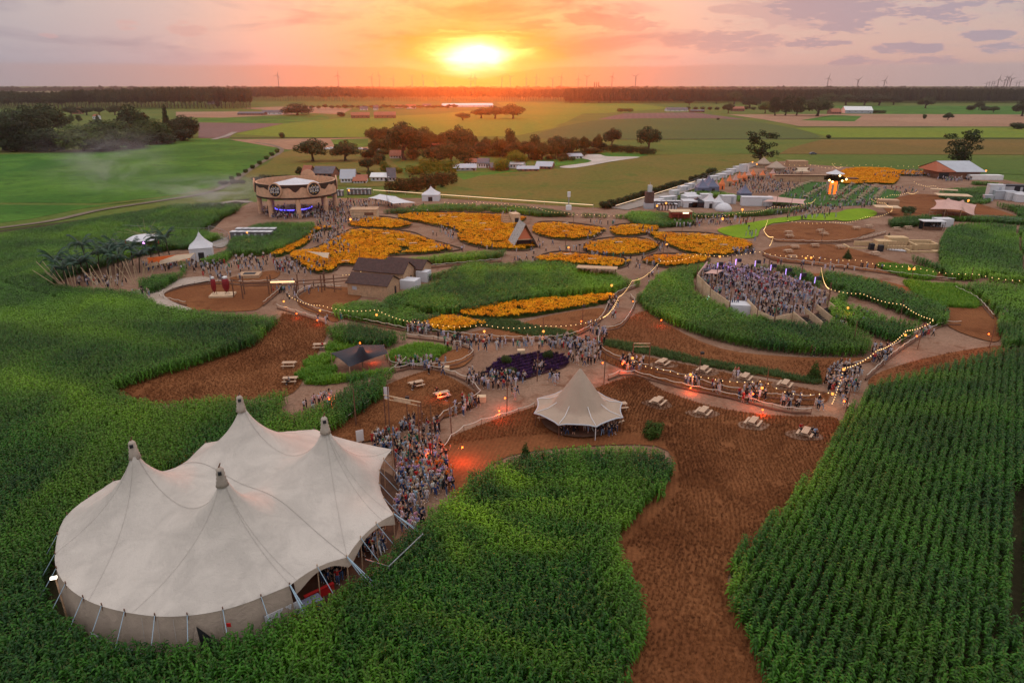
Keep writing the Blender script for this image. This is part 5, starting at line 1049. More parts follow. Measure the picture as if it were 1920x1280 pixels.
for k_, (a_, b_, lb) in enumerate([((170, 1185), (255, 1235), 'pale loose pole lying along the foot of the tent wall, left piece'), ((200, 1200), (300, 1240), 'pale loose pole lying along the foot of the tent wall, right piece')]):
    a = G(*a_, .8); b__ = G(*b_, .9); q = MB(); q.tube((0, 0, 0), b__ - a, .06); o = q.build('loose_pole', STEEL); o.location = a; tag(o, lb, 'pole')
a = G(685, 1048, 1.8); b__ = G(729, 1061, 2.0); c_ = G(793, 1000, 2.0); q = MB(); q.path([(0, 0, 0), b__ - a, c_ - a], .05, 5); q.tube((b__ - a), (b__ - a) - Vector((0, 0, 2)), .04); o = q.build('handrail', STEEL); o.location = a; tag(o, 'bent pale rail sticking out of the maize beside the open tent side', 'rail')
q = MB(); q.box((0, 0, .5), (1.5, .8, 1.0)); q.box((0, 0, 1.03), (1.7, 1, .06)); o = q.build('service_table', GREYC); o.location = G(585, 1145, .2); o.rotation_euler = (0, 0, .7); tag(o, 'grey covered table under the open edge of the big tent', 'table')
q = MB(); q.box((0, 0, .4), (2.6, .1, .8)); q.box((0, 0, .84), (2.6, .3, .06)); o = q.build('bar_counter', REDM); o.location = G(600, 1120, .2); o.rotation_euler = (0, 0, .7); tag(o, 'red bar counter inside the open edge of the big tent', 'bar')
# ------------------------------------------------------------- the big pale tipi
g = G(1086, 800); tx, ty = g.x, g.y + .2
mt_ = MPP(1086, 800); Rt = 88 * mt_
t = thing('tipi_tent', 'single pointed pale tipi with a wide scalloped brim, in the middle of the stubble', 'tent', (tx, ty + 1.0, 0))
cor = []
nT = 8
for k in range(nT):
    a = 2 * math.pi * (k + .35) / nT; cor.append((Rt * math.cos(a), Rt * .92 * math.sin(a), 2.0))
pl = scallop(cor, .07, -.25, 5)
inner = [(0, 0, 7.6, .12)]
fbm, z2 = fabric(pl, inner, .22, 700, .38); 
# steeper core: pull a straight cone out of the brim
def tz(x, y, z):
    r = math.hypot(x, y); a = math.atan2(y, x); c = 7.6 - r * 1.52 * (1 - .02 * math.cos(nT * a)); k = z - 2.35 + 0.0
    sk = 3.45 - (r / Rt) * 1.5 + .12 * math.cos(nT * (a - .27)) * (r / Rt) ** 2
    return max(c, sk)
fbm.v = [(x, y, tz(x, y, z)) for x, y, z in fbm.v]
z2 = lambda x, y: tz(x, y, 3)
fbm.build('canopy', TIPIC, t, True)
q = MB(); q.path([(a_[0] * 1.0, a_[1] * 1.0, tz(a_[0], a_[1], 0) - .06) for a_ in list(pl) + [pl[0]]], .10, 5); q.build('brim_edge', GREYM, t, True)
for k in range(nT):
    a = 2 * math.pi * (k + .35) / nT; q = MB(); q.tube((Rt * .97 * math.cos(a), Rt * .89 * math.sin(a), 0), (Rt * .97 * math.cos(a), Rt * .89 * math.sin(a), 2.0), .05); q.build('side_pole', WHITE if k == 6 else DWOOD, t)
    q = MB(); q.path([(r__ * math.cos(a), r__ * .92 * math.sin(a), z2(r__ * math.cos(a), r__ * .92 * math.sin(a)) + .05) for r__ in (Rt * .5, Rt * .7, Rt * .85, Rt * .97)], .045, 4); q.build('brim_strap', WHITE, t)
q = MB()
for a in (0, 1.2, 2.4, 3.6, 4.9): q.tube((-.12 * math.cos(a), -.12 * math.sin(a), 7.2), (.35 * math.cos(a), .35 * math.sin(a), 8.3), .035, .025, 4)
q.build('crown_poles', WOOD, t)
sheet('tipi_floor', [(tx + Rt * .8 * math.cos(a), ty + 1 + Rt * .8 * math.sin(a)) for a in np.linspace(0, 6.28, 14, endpoint=False)], MATS['trodden_earth'], .5 - .0, True, True).location.z = -.02
# ------------------------------------------------------------- generic tents
def pagoda(px, py, wpx, wall, tot, m_, label, name='pagoda_tent', rz=0.0, group='pagoda tents', wallm=None, wdm=None):
    g = G(px, py); w = (wpx * MPP(px, py) if wdm is None else wdm); t = thing(name, label, 'tent', (g.x, g.y + w * .5, 0), rz, group)
    s = w / math.sqrt(2); pr = [(s * 1.03, wall), (s * .72, wall + (tot - wall) * .20), (s * .42, wall + (tot - wall) * .44), (s * .2, wall + (tot - wall) * .68), (s * .06, wall + (tot - wall) * .9), (0, tot)]
    q = MB(); q.M = Matrix.Rotation(math.pi / 4, 4, 'Z'); q.lathe((0, 0, 0), pr, 4); q.build('roof', m_, t)
    q = MB(); h = w / 2 * .985
    for i, (a, b_) in enumerate((((-h, -h), (h, -h)), ((h, -h), (h, h)), ((h, h), (-h, h)), ((-h, h), (-h, -h)))): q.quad((*a, 0), (*b_, 0), (*b_, wall - .01), (*a, wall - .01))
    q.build('wall', wallm or m_, t); q = MB(); q.box((0, -h - .02, wall * .35), (w * .25, .05, wall * .7)); q.build('door', BLK, t); q = MB(); q.tube((0, 0, tot - .05), (0, 0, tot + .5), .05); q.build('finial', STEEL, t); return t
def H_(px, pb, pt): return HT(px, pb, pt)
pagoda(372, 492, 40, H_(372, 492, 466), H_(372, 492, 438), WCANV, 'white pagoda with solid walls beside the beach bar', rz=.35, group='white pagodas')
pagoda(807, 378, 32, 2.4, H_(807, 378, 351), WCANV, 'white pagoda with a needle tip before the open meadow', group='white pagodas')
pagoda(1299, 382, 30, 2.5, H_(1299, 383, 362), WCANV, 'white pagoda with a dark doorway in the service yard', group='white pagodas', rz=.2)
pagoda(1294, 390, 26, 2.4, H_(1294, 388, 372), WCANV, 'cream hipped tent left of the small black tent', group='white pagodas'); pagoda(1332, 391, 22, 2.4, 5.2, WCANV, 'cream hipped tent right of the small black tent', group='white pagodas'); pagoda(1348, 393, 18, 2.4, 5.0, WCANV, 'cream tent with an open lit front', group='white pagodas')
pagoda(1310, 390, 26, 1.9, 3.4, BLACKC, 'small black tent between two cream tents', group='dark pagodas')
for x_, y_, lb in ((1318, 363, 'slate grey pagoda at the left end of the market'), (1330, 355, 'slate grey pagoda just behind the first one'), (1398, 374, 'slate grey pagoda behind the white one in the yard'), (1337, 361, 'brown grey tipi-like stall at the start of the lit stalls')): pagoda(x_, y_, 22, 2.2, 5.6, GREYC, lb, group='slate pagodas')
def canopy(name, label, corners, peaks, m_, res=.5, pull=.10, lift=0, poles=True, cat='canopy', p=1.1, group=None):
    """open stretch roof: corners and peaks as (px, py, z)"""
    cs = [tuple(G(*c)) for c in corners]; o = Vector(np.mean(cs, 0)); o.z = 0; t = thing(name, label, cat, o, 0, group)
    cl = [(c[0] - o.x, c[1] - o.y, c[2]) for c in cs]; pk = [(G(*q).x - o.x, G(*q).y - o.y, q[2], .35) for q in peaks]
    m__, _ = fabric(scallop(cl, pull, lift, 5), pk, res, 400, p); m__.build('canopy', m_, t, True)
    if poles:
        for c in cl: q = MB(); q.tube((c[0] * .99, c[1] * .99, 0), (c[0] * .99, c[1] * .99, c[2] + .05), .06); q.build('side_pole', WOOD, t)
        for c in pk: q = MB(); q.tube((c[0], c[1], 0), (c[0], c[1], c[2] + .05), .07); q.build('centre_pole', DWOOD, t)
    return t
canopy('white_canopy', 'white stretch canopy with drooping corners beside the tower crowd', [(690, 371, 2.6), (737, 382, 2.2), (780, 380, 2.6), (742, 368, 3.2), (712, 364, 3.4)], [(725, 362, 5.2)], WCANV, .5, group='stretch canopies')
canopy('black_canopy', 'black stretch canopy over the fire pit', [(620, 662, 2.2), (655, 688, 1.9), (728, 662, 2.4), (720, 646, 2.6), (672, 646, 2.6)], [(677, 650, 4.2)], BLACKC, .3, .03, p=.45, group='stretch canopies')
canopy('pink_canopy', 'salmon pink canopy behind the service tents', [(1430, 378, 2.4), (1510, 383, 2.2), (1512, 374, 2.8), (1440, 366, 3)], [(1458, 368, 4.5), (1486, 370, 4.3)], PINKC, .6, group='stretch canopies')
canopy('pink_canopy', 'largest pink stretch tent with a ribbed roof, at the right', [(1744, 392, 3.2), (1773, 392, 3.7), (1803, 394, 3.7), (1828, 405, .8), (1831, 384, 3.2), (1806, 379, 3.6), (1780, 374, 3.8), (1752, 375, 3.2)], [(1773, 380, 5.0), (1804, 384, 5.0), (1779, 371.5, 5.4), (1806, 375, 5.2)], PINKC, .45, .05, p=.35, group='stretch canopies')
canopy('stage_awning', 'small pink sail over the booth on the platform', [(1319, 512, 4.8), (1346, 514, 4.8), (1358, 506, 5.0), (1334, 505, 5.2)], [(1346, 500, 6.6)], PINKC, .25, group='stretch canopies')
canopy('sand_awning', 'long beige awning of the beach bar', [(268, 503, 2.6), (356, 484, 2.6), (366, 474, 3.3), (330, 478, 3.6), (282, 494, 3.4)], [], SANDC, .5, .04, group='stretch canopies')
canopy('sand_awning', 'flat cream sail shade in the marigolds by the crowded path', [(572, 470, 3.2), (618, 474, 3.0), (616, 484, 2.6), (605, 482, 2.6), (596, 478, 2.6)], [], SANDC, .3, .05, group='stretch canopies')
canopy('far_canopy', 'cream canopy above the long bar at the back', [(1488, 322, 2.6), (1520, 322, 2.6), (1518, 314, 3.0), (1492, 314, 3.0)], [(1504, 318, 5.6)], SANDC, .6, group='stretch canopies')
def tipi(px, py, wpx, top, label):
    g = G(px, py); w = wpx * MPP(px, py); h = HT(px, py, top); t = thing('tipi_tent', label, 'tent', (g.x, g.y + w * .3, 0), 0, 'pointed tipis at the back')
    q = MB(); q.lathe((0, 0, 0), [(w * .66, 1.9), (w * .42, 2.7), (w * .34, 3.3), (0, h * 1.06)], 10); q.build('canopy', TIPIC, t, True)
    q = MB(); q.lathe((0, 0, 0), [(w * .50, 0), (w * .50, 2.2)], 10); q.build('wall', SANDC, t)
    q = MB()
    for a in (0, 2, 4): q.tube((0, 0, h - .3), (.5 * math.cos(a), .5 * math.sin(a), h + 1), .06, .04, 4)
    q.build('crown_poles', WOOD, t)
tipi(1433, 315, 26, 297, 'left pointed beige tipi under the dark open tree'); tipi(1457, 323, 32, 304, 'right pointed beige tipi, slightly nearer')
# ------------------------------------------------------------- round stage
g = G(540, 409); cx, cy_ = g.x, g.y + 12.2; RS = 12.9
t = thing('round_stage', 'round timber stage ring on thick columns with painted drips and round emblems', 'stage', (cx, cy_, 0)); stage_c = (cx, cy_)
zb0, zt0 = HT(540, 409, 372), HT(540, 409, 347)
STW = mat('stage_timber', (.62, .36, .22), .8, .18, 1.0); DRIP = mat('chocolate_paint', (.035, .022, .016), .5)
n = 64; q = MB()
q.lathe((0, 0, 0), [(RS, zb0), (RS, zt0), (RS - .5, zt0), (RS - .5, zb0 + .1)], n); q.build('ring_wall', STW, t)
q = MB(); q.lathe((0, 0, 0), [(RS + .05, zb0 - .45), (RS + .12, zb0 + .15), (RS - .7, zb0 + .15), (RS - .7, zb0 - .45), (RS + .05, zb0 - .45)], n); q.build('dark_rim', DRIP, t)
q = MB(); vs = []; N_ = 192
for i in range(N_ + 1):
    a = 2 * math.pi * i / N_; dp = .9 + 1.0 * max(0, math.sin(a * 9 + .6)) ** 2 + .45 * max(0, math.sin(a * 14 + 2)) + .2 * math.sin(a * 23); x, y = (RS + .04) * math.cos(a), (RS + .04) * math.sin(a); vs += [(x, y, zt0 + .02), (x, y, zt0 - dp)]
q.add(vs, [(2 * i, 2 * i + 1, 2 * i + 3, 2 * i + 2) for i in range(N_)]); q.build('drip_paint', DRIP, t)
q = MB(); q.lathe((0, 0, 0), [(RS * .62, zt0 - 1.0), (RS * .3, zt0 - .1), (0, zt0 + .8)], 6); q.build('roof_sail', WCANV, t)
for k in range(8):
    a = 2 * math.pi * (k + .38) / 8; q = MB(); x, y = (RS - .7) * math.cos(a), (RS - .7) * math.sin(a); q.lathe((x, y, 0), [(.75, 0), (.8, 3), (.72, zb0 + .1)], 12); q.build('column', STW, t)
def text_mesh(txt, size, m_):
    c = bpy.data.curves.new('lettering', 'FONT'); c.body = txt; c.size = size; c.extrude = .03; c.align_x = 'CENTER'; c.align_y = 'CENTER'
    o = bpy.data.objects.new('tmp', c); COL.objects.link(o); dg = bpy.context.evaluated_depsgraph_get(); me = bpy.data.meshes.new_from_object(o.evaluated_get(dg)); COL.objects.unlink(o); bpy.data.objects.remove(o); me.materials.clear(); me.materials.append(m_); return me
GOLD = mat('gold_paint', (.65, .40, .08), .4)
for k, a in enumerate((math.radians(-103), math.radians(-49), math.radians(-164), math.radians(88), math.radians(18))):
    q = MB(); d = Vector((math.cos(a), math.sin(a), 0)); c = d * (RS + .25); zc_ = (zb0 + zt0) / 2 + .5 + (1.0 if k == 3 else .4 if k > 1 else 0); r_d = 2.35 if k != 3 else 2.6
    rot = Matrix.Translation(Vector((c.x, c.y, zc_))) @ Matrix.Rotation(a + math.pi / 2, 4, 'Z') @ Matrix.Rotation(math.pi / 2, 4, 'X')
    q.M = rot; q.lathe((0, 0, -.2), [(r_d, 0), (r_d, .35), (r_d - .35, .42), (r_d - .35, .3), (0, .3)], 28); em = q.build('emblem', STW, t)
    q = MB(); q.M = rot; q.lathe((0, 0, .14), [(r_d - .4, 0), (r_d - .42, .06), (0, .06)], 24); q.build('emblem_face', BLK, em)
    q = MB(); q.M = rot
    for j in range(8):
        aa = j * math.pi / 4 + .39; q.lathe((1.25 * math.cos(aa), 1.25 * math.sin(aa), .22), [(.2, 0), (.16, .05), (0, .05)], 5)
    q.build('star', GOLD, em)
    if k in (0, 1, 2, 4):
        for j, w_ in enumerate(('LAPOR', 'DILAR')):
            o = link('lettering', text_mesh(w_, 1.15, MATS['white_render']), em); o.matrix_local = rot @ Matrix.Translation((0, .45 - .95 * j, .26))
q = MB(); q.lathe((-2, 1, 0), [(6, 0), (6, 1.5), (0, 1.5)], 20); q.build('dance_floor', mat('blue_lit_deck', (.06, .05, .2), .5), t)
q = MB(); q.lathe((-2, 1, 0), [(6.02, 1.15), (6.1, 1.3), (6.02, 1.45)], 28); q.build('light_strip', mat('blue_light', (.1, .1, 1), .5, emit=(.10, .08, 1), es=3.5), t)
for k, (x, y) in enumerate(((-6, -7), (-2, -8), (2, -6))): q = MB(); q.box((x, y, zb0 - .7), (.5, .5, .5)); q.build('spotlight', mat('spot_blue', (.2, .3, 1), .5, emit=(.25, .3, 1), es=8), t)
# ------------------------------------------------------------- huts, bars, roofs
def flat_bar(px, py, w, d, h, rz, m_, roofm, label, name='wooden_bar', over=.4):
    g = G(px, py); t = thing(name, label, 'bar', (g.x, g.y + d / 2, 0), rz); q = MB(); q.box((0, 0, h / 2), (w, d, h)); q.build('wall', m_, t)
    for k in range(3): q2 = MB(); q2.box((0, -d / 2 - .04, h * (.2 + .28 * k)), (w * .98, .05, .05)); q2.build('board', DWOOD, t)
    q = MB(); q.box((0, 0, h + .1), (w + over, d + over, .16)); q.build('roof', roofm, t); q = MB(); q.box((w * .2, -d / 2 - .06, h * .62), (w * .35, .06, h * .3)); q.build('hatch', DWOOD, t); return t
flat_bar(682, 413, 8.2, 5, 3.2, .05, PWOOD, WOOD, 'boxy planked bar with flat pale roof beside the small marigold bed')
# lean-to roof
g = G(1118, 526); t = thing('lean_to', 'open shed with a sloping pale board roof at the edge of the broad maize', 'shelter', (g.x, g.y, 0), -.18); q = MB(); q.M = Matrix.Rotation(-.12, 4, 'X'); q.box((0, 1, 2.8), (8.8, 4.6, .14)); q.build('roof', PWOOD, t)
q = MB(); q.M = Matrix.Rotation(-.12, 4, 'X')
for k in range(4): q.box((0, -1.0 + 1.25 * k, 2.89), (8.8, .07, .05))
q.build('batten', WOOD, t)
for x in (-4, 0, 4):
    for y in (-1, 3): q = MB(); q.tube((x, y, 0), (x, y, 2.85 - .12 * y), .07); q.build('post', DWOOD, t)
# timber sheds: three gables in a row
def shed(px, py, w, L, hw, ht, rz, label):
    g = G(px, py); t = thing('timber_shed', label, 'shed', (g.x, g.y, 0), rz, 'timber sheds with felt roofs')
    q = MB(); q.box((-L / 2, w / 2, hw / 2), (L, w, hw))
    for x in (-L, 0): q.add([(x, 0, hw), (x, w, hw), (x, w / 2, ht - .1)], [(0, 1, 2)])
    q.build('wall', WOOD, t); q = MB()
    for s in (0, 1):
        y0, y1 = (-.35, w / 2) if s == 0 else (w + .35, w / 2); z0 = hw - .35 * (ht - hw) / (w / 2); A = [(-L - .3, y0, z0 + .04), (.3, y0, z0 + .04), (.3, y1, ht + .04), (-L - .3, y1, ht + .04)]
        q.add(A + [(x, y, z + .12) for x, y, z in A], [(0, 3, 2, 1), (4, 5, 6, 7), (0, 1, 5, 4), (1, 2, 6, 5), (2, 3, 7, 6), (3, 0, 4, 7)])
    q.build('roof', ROOFB, t); q = MB(); q.box((.03, w * .68, 1.0), (.06, .7, 1.6)); q.build('door', BLK, t); q = MB(); q.box((-L * .82, -.03, hw * .62), (1.0, .06, .7)); q.build('window', GREYM, t)
    return t
rz_s = -.30
shed(727, 561, 5.2, 8.9, 2.8, 4.2, rz_s, 'nearest timber shed with a small window in its long plank wall')
shed(757, 540, 5.4, 11.5, 3.2, 5.0, rz_s, 'middle and tallest timber shed'); shed(792, 528, 5.0, 9.0, 2.8, 4.2, rz_s, 'back timber shed peeping out on the right')
simple_box('white_box_tent', 'white box shaped service tent behind the nearest timber shed', 'tent', 770, 540, (3.4, 3, 2.0), WCANV, 0, rz_s); simple_box('white_box_tent', 'small white awning box at the back timber shed', 'tent', 795, 527, (2.6, 2.4, 2.4), WCANV, 0, rz_s)
# barn
g = G(1797, 336); m_ = MPP(1797, 336); t = thing('barn', 'large barn with a low grey roof and an orange-lit open gable', 'barn', (g.x, g.y, 0), 0)
Wb = 84 * m_; q = MB(); q.box((Wb * .05, 8, 2), (Wb * .86, 15, 4)); q.build('wall', mat('barn_timber', (.28, .13, .08), .8, .2, 1), t)
x0, x1 = -Wb * .56, Wb * .56; q = MB(); q.add([(x0 * .2, -1, 3.4), (x1, -1, 3.4), (x1 * .72, 8, 7.4), (x0 * .62, 8, 7.4), (x1, 17, 3.6), (x0 * .9, 17, 3.6), (x0 * .2, -1, 3.2), (x1, -1, 3.2)], [(0, 1, 2, 3), (3, 2, 4, 5), (6, 7, 1, 0)]); q.build('roof', GREYM, t)
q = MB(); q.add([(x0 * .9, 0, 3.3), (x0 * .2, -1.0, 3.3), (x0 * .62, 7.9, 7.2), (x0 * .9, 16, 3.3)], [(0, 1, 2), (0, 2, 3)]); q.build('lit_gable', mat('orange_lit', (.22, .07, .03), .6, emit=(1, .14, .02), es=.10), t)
q = MB(); q.box((x0 * .62, -.05, 1.5), (Wb * .22, .1, 2.6)); q.build('opening', BLK, t)
simple_box('lean_shed', 'low flat shed with white roof beside the barn', 'shed', 1845, 337, (14, 4, 2.2), WHITE, 0, -.1); simple_box('open_roof', 'flat pale roof between barn and gridded maize, nearer one', 'shelter', 1787, 366, (11, 6, .2), PWOOD, 2.6, -.3); simple_box('open_roof', 'narrow pale roof strip just behind the flat one', 'shelter', 1770, 356, (9, 3, .2), PWOOD, 2.8, -.5)
simple_box('small_kiosk', 'kiosk with a pale roof left of the pink stretch tent', 'kiosk', 1663, 388, (6.5, 4, 2.6), WOOD, 0, -.25); simple_box('kiosk_roof', 'pale roof lying on the kiosk left of the pink stretch tent', 'roof', 1663, 388, (7.5, 5, .2), PWOOD, 2.62, -.25)
# long back bar
g = G(1503, 341); t = thing('long_bar', 'long low timber bar terrace at the back, under the cream canopy', 'bar', (g.x, g.y, 0), -.03, None); q = MB(); q.box((0, 2, 1.3), (24, 5, 2.6)); q.build('wall', WOOD, t); q = MB(); q.box((0, -.6, 2.75), (25, .15, .5)); q.build('railing', DWOOD, t); q = MB(); q.box((18, 2, .8), (14, 3, 1.6)); q.build('counter', DWOOD, t)
simple_box('lookout_deck', 'raised timber deck with people behind the tipis', 'deck', 1493, 312, (10, 5, 3), WOOD)
# red bar
g = G(1277, 420); t = thing('red_bar', 'long red fronted bar with a lit sign and white board roof', 'bar', (g.x, g.y, 0)); w = 37 * MPP(1277, 420); REDP = mat('red_paint', (.32, .05, .03), .7)
q = MB(); q.box((0, 3.2, 1.5), (w, 2.5, 3.0)); q.build('wall', REDP, t); q = MB(); q.box((0, 2.2, 3.7), (w + .6, 4.4, .2)); q.build('roof', PWOOD, t); q = MB(); q.box((0, 0.2, 3.3), (w, .15, .7)); q.build('fascia', REDP, t)
q = MB(); q.box((1.2, .08, 3.4), (1.8, .08, .5)); q.build('lit_sign', mat('warm_white_glow', (1, .8, .6), .5, emit=(1, .75, .5), es=2), t)
q = MB(); q.box((0, .3, .55), (w, .6, 1.1)); q.build('counter', DWOOD, t)
for x in (-.5, -.17, .17, .5): q = MB(); q.tube((x * w, .2, 0), (x * w, .2, 3.6), .1); q.build('post', REDP, t)
# tower and mast
g = G(1217, 392); t = thing('speaker_tower', 'dark timber tower with a glass cube on top at the lit fence', 'tower', (g.x, g.y, 0)); h = HT(1217, 385, 354); w = 15 * MPP(1217, 392); q = MB(); q.box((0, 1, h / 2), (w, w, h)); q.build('clad_body', mat('brown_cladding', (.10, .06, .05), .8, .3, 2), t); q = MB(); q.box((0, 1, 1), (w + .3, w + .3, 2)); q.build('base', GREYM, t); q = MB(); q.box((0, 1, h + 1.1), (w * .5, w * .5, 2.2)); q.build('cube', mat('pale_glass', (.5, .55, .55), .2), t); q = MB(); q.tube((0, 1, h), (0, 1, h + 3.2), .08); q.build('aerial', STEEL, t)
g = G(1066, 394); t = thing('light_mast', 'thin mast with a white box head standing on a white block', 'mast', (g.x, g.y, 0)); h = HT(1066, 394, 361); q = MB(); q.tube((0, 0, 0), (0, 0, h - 1), .18); q.build('pole', STEEL, t); q = MB(); q.box((0, 0, h - .6), (1.0, .8, 1.7)); q.build('head', WHITE, t); q = MB(); q.box((0, 0, .8), (1.8, 1.8, 1.6)); q.build('block', WHITE, t)
# glowing tree tower
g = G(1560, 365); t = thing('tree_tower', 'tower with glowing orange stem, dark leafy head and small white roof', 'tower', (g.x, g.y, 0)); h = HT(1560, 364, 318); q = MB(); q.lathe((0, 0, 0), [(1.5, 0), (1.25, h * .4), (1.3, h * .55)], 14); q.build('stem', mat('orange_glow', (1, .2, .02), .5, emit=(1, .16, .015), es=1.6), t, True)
for a in (0.6, 1.9, 3.1, 4.2, 5.4): q = MB(); q.box((1.9 * math.cos(a), 1.9 * math.sin(a), h * .22), (.9, .3, h * .44), a + 1.57); q.build('buttress', SANDC, t)
q = link('crown', crown_mesh('tower_crown', rt, [(0, 0, .5, .42, .36), (.25, 0, .45, .25, .25), (-.25, 0, .45, .25, .25)], 1400, .05), t); q.scale = (8.5, 8.5, h * .42); q.location = (0, 0, h * .48); q.color = (.35, .25, .2, 1)
q = MB(); q.lathe((0, 0, 0), [(3.6, h * .86), (1.2, h * .95), (0, h * 1.02)], 8); q.build('roof', WCANV, t)
for k, (x, z) in enumerate(((-3.2, .62), (3.3, .66), (1.8, .60), (-1.9, .56), (.6, .8))): q = MB(); q.lathe((x, -2.8, h * z), [(0, -.45), (.45, 0), (0, .45)], 8); q.build('lamp', mat('warm_lamp', (1, .8, .5), .5, emit=(1, .62, .2), es=7), t)
# A-frame hut and stairs in the marigolds
g = G(985, 466); t = thing('a_frame_hut', 'steep shingled A-frame hut with a lit front among the marigolds', 'hut', (g.x, g.y, 0), .25); ZK = mat('patchwork_shingle', (.36, .33, .30), .7, .5, 2.5)
q = MB(); a_ = 3.3; q.add([(-a_, 0, .4), (0, 0, 6.2), (0, 6, 6.2), (-a_, 6, .4), (a_, 0, .4), (a_, 6, .4)], [(0, 1, 2, 3), (1, 4, 5, 2)]); q.add([(-a_ - .3, -.4, .1), (0, -.4, 6.5), (0, 6.4, 6.5), (-a_ - .3, 6.4, .1), (a_ + .3, -.4, .1), (a_ + .3, 6.4, .1)], [(3, 2, 1, 0), (2, 5, 4, 1)]); q.build('roof', ZK, t)
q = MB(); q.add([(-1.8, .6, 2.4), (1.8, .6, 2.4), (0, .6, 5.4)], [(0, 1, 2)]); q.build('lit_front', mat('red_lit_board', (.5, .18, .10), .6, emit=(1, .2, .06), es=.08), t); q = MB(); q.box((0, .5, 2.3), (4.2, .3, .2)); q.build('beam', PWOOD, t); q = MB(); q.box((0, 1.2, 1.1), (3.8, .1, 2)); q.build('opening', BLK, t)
g = G(955, 425); t = thing('lookout_stairs', 'pale lookout block with stairs full of people above the A-frame hut', 'lookout', (g.x, g.y, 0), .35); q = MB()
for k in range(7): q.box((0, k * .6, .25 + k * .22), (2.6, .6, .5 + k * .44))
q.build('steps', WOOD, t); q = MB(); q.box((2.6, 2.4, 1.8), (2.4, 3.6, 3.6)); q.build('block', PWOOD, t); q = MB(); q.box((2.6, .55, 1.6), (1.2, .1, 1.6)); q.build('opening', BLK, t); q = MB(); q.add([(1.32, -.5, .2), (1.32, 4.2, 3.9), (1.32, 4.2, 2.6), (1.32, 0, 0), (1.46, -.5, .2), (1.46, 4.2, 3.9), (1.46, 4.2, 2.6), (1.46, 0, 0)], [(0, 1, 2, 3), (7, 6, 5, 4), (0, 4, 5, 1)]); q.build('side_panel', PWOOD, t)
# ============================================================= raised platform
PZ = 1.6
pc = [(1306, 528), (1332, 552), (1368, 576), (1400, 570), (1420, 590), (1452, 603), (1485, 594), (1522, 590), (1552, 575), (1554, 558), (1500, 532), (1440, 512), (1370, 500), (1325, 505)]
pl_ = [G(x, y, PZ) for x, y in pc]; o = Vector(np.mean([tuple(v) for v in pl_], 0)); o.z = 0; PL = [(v.x - o.x, v.y - o.y) for v in pl_]
t = thing('dance_platform', 'raised wooden dance platform packed with people, with plank walls and tall posts', 'platform', o); plat_o = o
q = MB(); q.prism(PL, 0.1, PZ); q.build('deck', mat('deck_board', (.22, .12, .08), .8, .2, 2), t)
wallsegs = [(0, 1, 2.2), (1, 2, 1.6), (3, 4, 1.5), (4, 5, 1.2), (5, 6, 1.2), (8, 9, 1.6), (13, 0, 2.6), (12, 13, 1.4), (11, 12, 1.1), (10, 11, 1.1), (9, 10, 1.1)]
for a, b_, hh in wallsegs:
    q = MB(); A = Vector((*PL[a], 0)); B = Vector((*PL[b_], 0)); d = (B - A).normalized(); nn = Vector((d.y, -d.x, 0)) * .06
    hb = hh + PZ * .9; q.add([tuple(A + nn + Vector((0, 0, .1))), tuple(B + nn + Vector((0, 0, .1))), tuple(B + nn + Vector((0, 0, PZ + hh * .62))), tuple(A + nn + Vector((0, 0, PZ + hh * .72))), tuple(A - nn + Vector((0, 0, .1))), tuple(B - nn + Vector((0, 0, .1))), tuple(B - nn + Vector((0, 0, PZ + hh * .62))), tuple(A - nn + Vector((0, 0, PZ + hh * .72)))], [(0, 1, 2, 3), (7, 6, 5, 4), (3, 2, 6, 7), (0, 3, 7, 4), (1, 5, 6, 2)]); q.build('plank_wall', PWOOD, t)
for k, (x, y) in enumerate(PL):
    q = MB(); q.tube((x, y, 0), (x, y, PZ + 3.4 + .5 * math.sin(k * 2)), .13, .11, 8); q.build('post', DWOOD, t)
LEDP = mat('violet_tube', (.7, .5, 1), .5, emit=(.5, .34, 1), es=1.0)
for (x, y) in ((1343, 512), (1377, 505), (1413, 508), (1442, 516), (1470, 524), (1497, 534), (1524, 541)):
    v = G(x, y + 10, PZ); q = MB(); q.tube((v.x - o.x, v.y - o.y, PZ), (v.x - o.x, v.y - o.y, PZ + 3.0), .08); pz_ = q.build('light_post', DWOOD, t); q = MB(); q.tube((v.x - o.x, v.y - o.y, PZ + 2.2), (v.x - o.x, v.y - o.y, PZ + 3.4), .09, n=8); q.build('light_tube', LEDP, pz_)
    q = MB(); q.box((v.x - o.x + .7, v.y - o.y, PZ + 3.2), (.8, .6, .7)); q.build('speaker', BLK, pz_)
# stairs at the right front
A = Vector((PL[6][0], PL[6][1], 0)); B = Vector((PL[8][0], PL[8][1], 0)); dd = (B - A).normalized(); ou = Vector((dd.y, -dd.x, 0)); W_ = (B - A).length
for s in range(3):
    q = MB(); 
    for k in range(8):
        c = A + dd * (W_ * (s + .5) / 3) + ou * (.25 + k * .42); q.box((c.x, c.y, PZ - (k + .5) * PZ / 8), (W_ / 3 * .78, .36, .1), math.atan2(dd.y, dd.x))
    q.build('stair_flight', BLK, t)
for s in range(4):
    c = A + dd * (W_ * s / 3); q = MB(); p0 = c; p1 = c + ou * 3.9; nn = dd * .07
    q.add([tuple(p0 + nn + Vector((0, 0, .1))), tuple(p1 + nn + Vector((0, 0, .05))), tuple(p1 + nn + Vector((0, 0, 1.0))), tuple(p0 + nn + Vector((0, 0, PZ + 1.1))), tuple(p0 - nn + Vector((0, 0, .1))), tuple(p1 - nn + Vector((0, 0, .05))), tuple(p1 - nn + Vector((0, 0, 1.0))), tuple(p0 - nn + Vector((0, 0, PZ + 1.1)))], [(0, 1, 2, 3), (7, 6, 5, 4), (3, 2, 6, 7), (1, 5, 6, 2)]); q.build('stair_side', PWOOD, t)
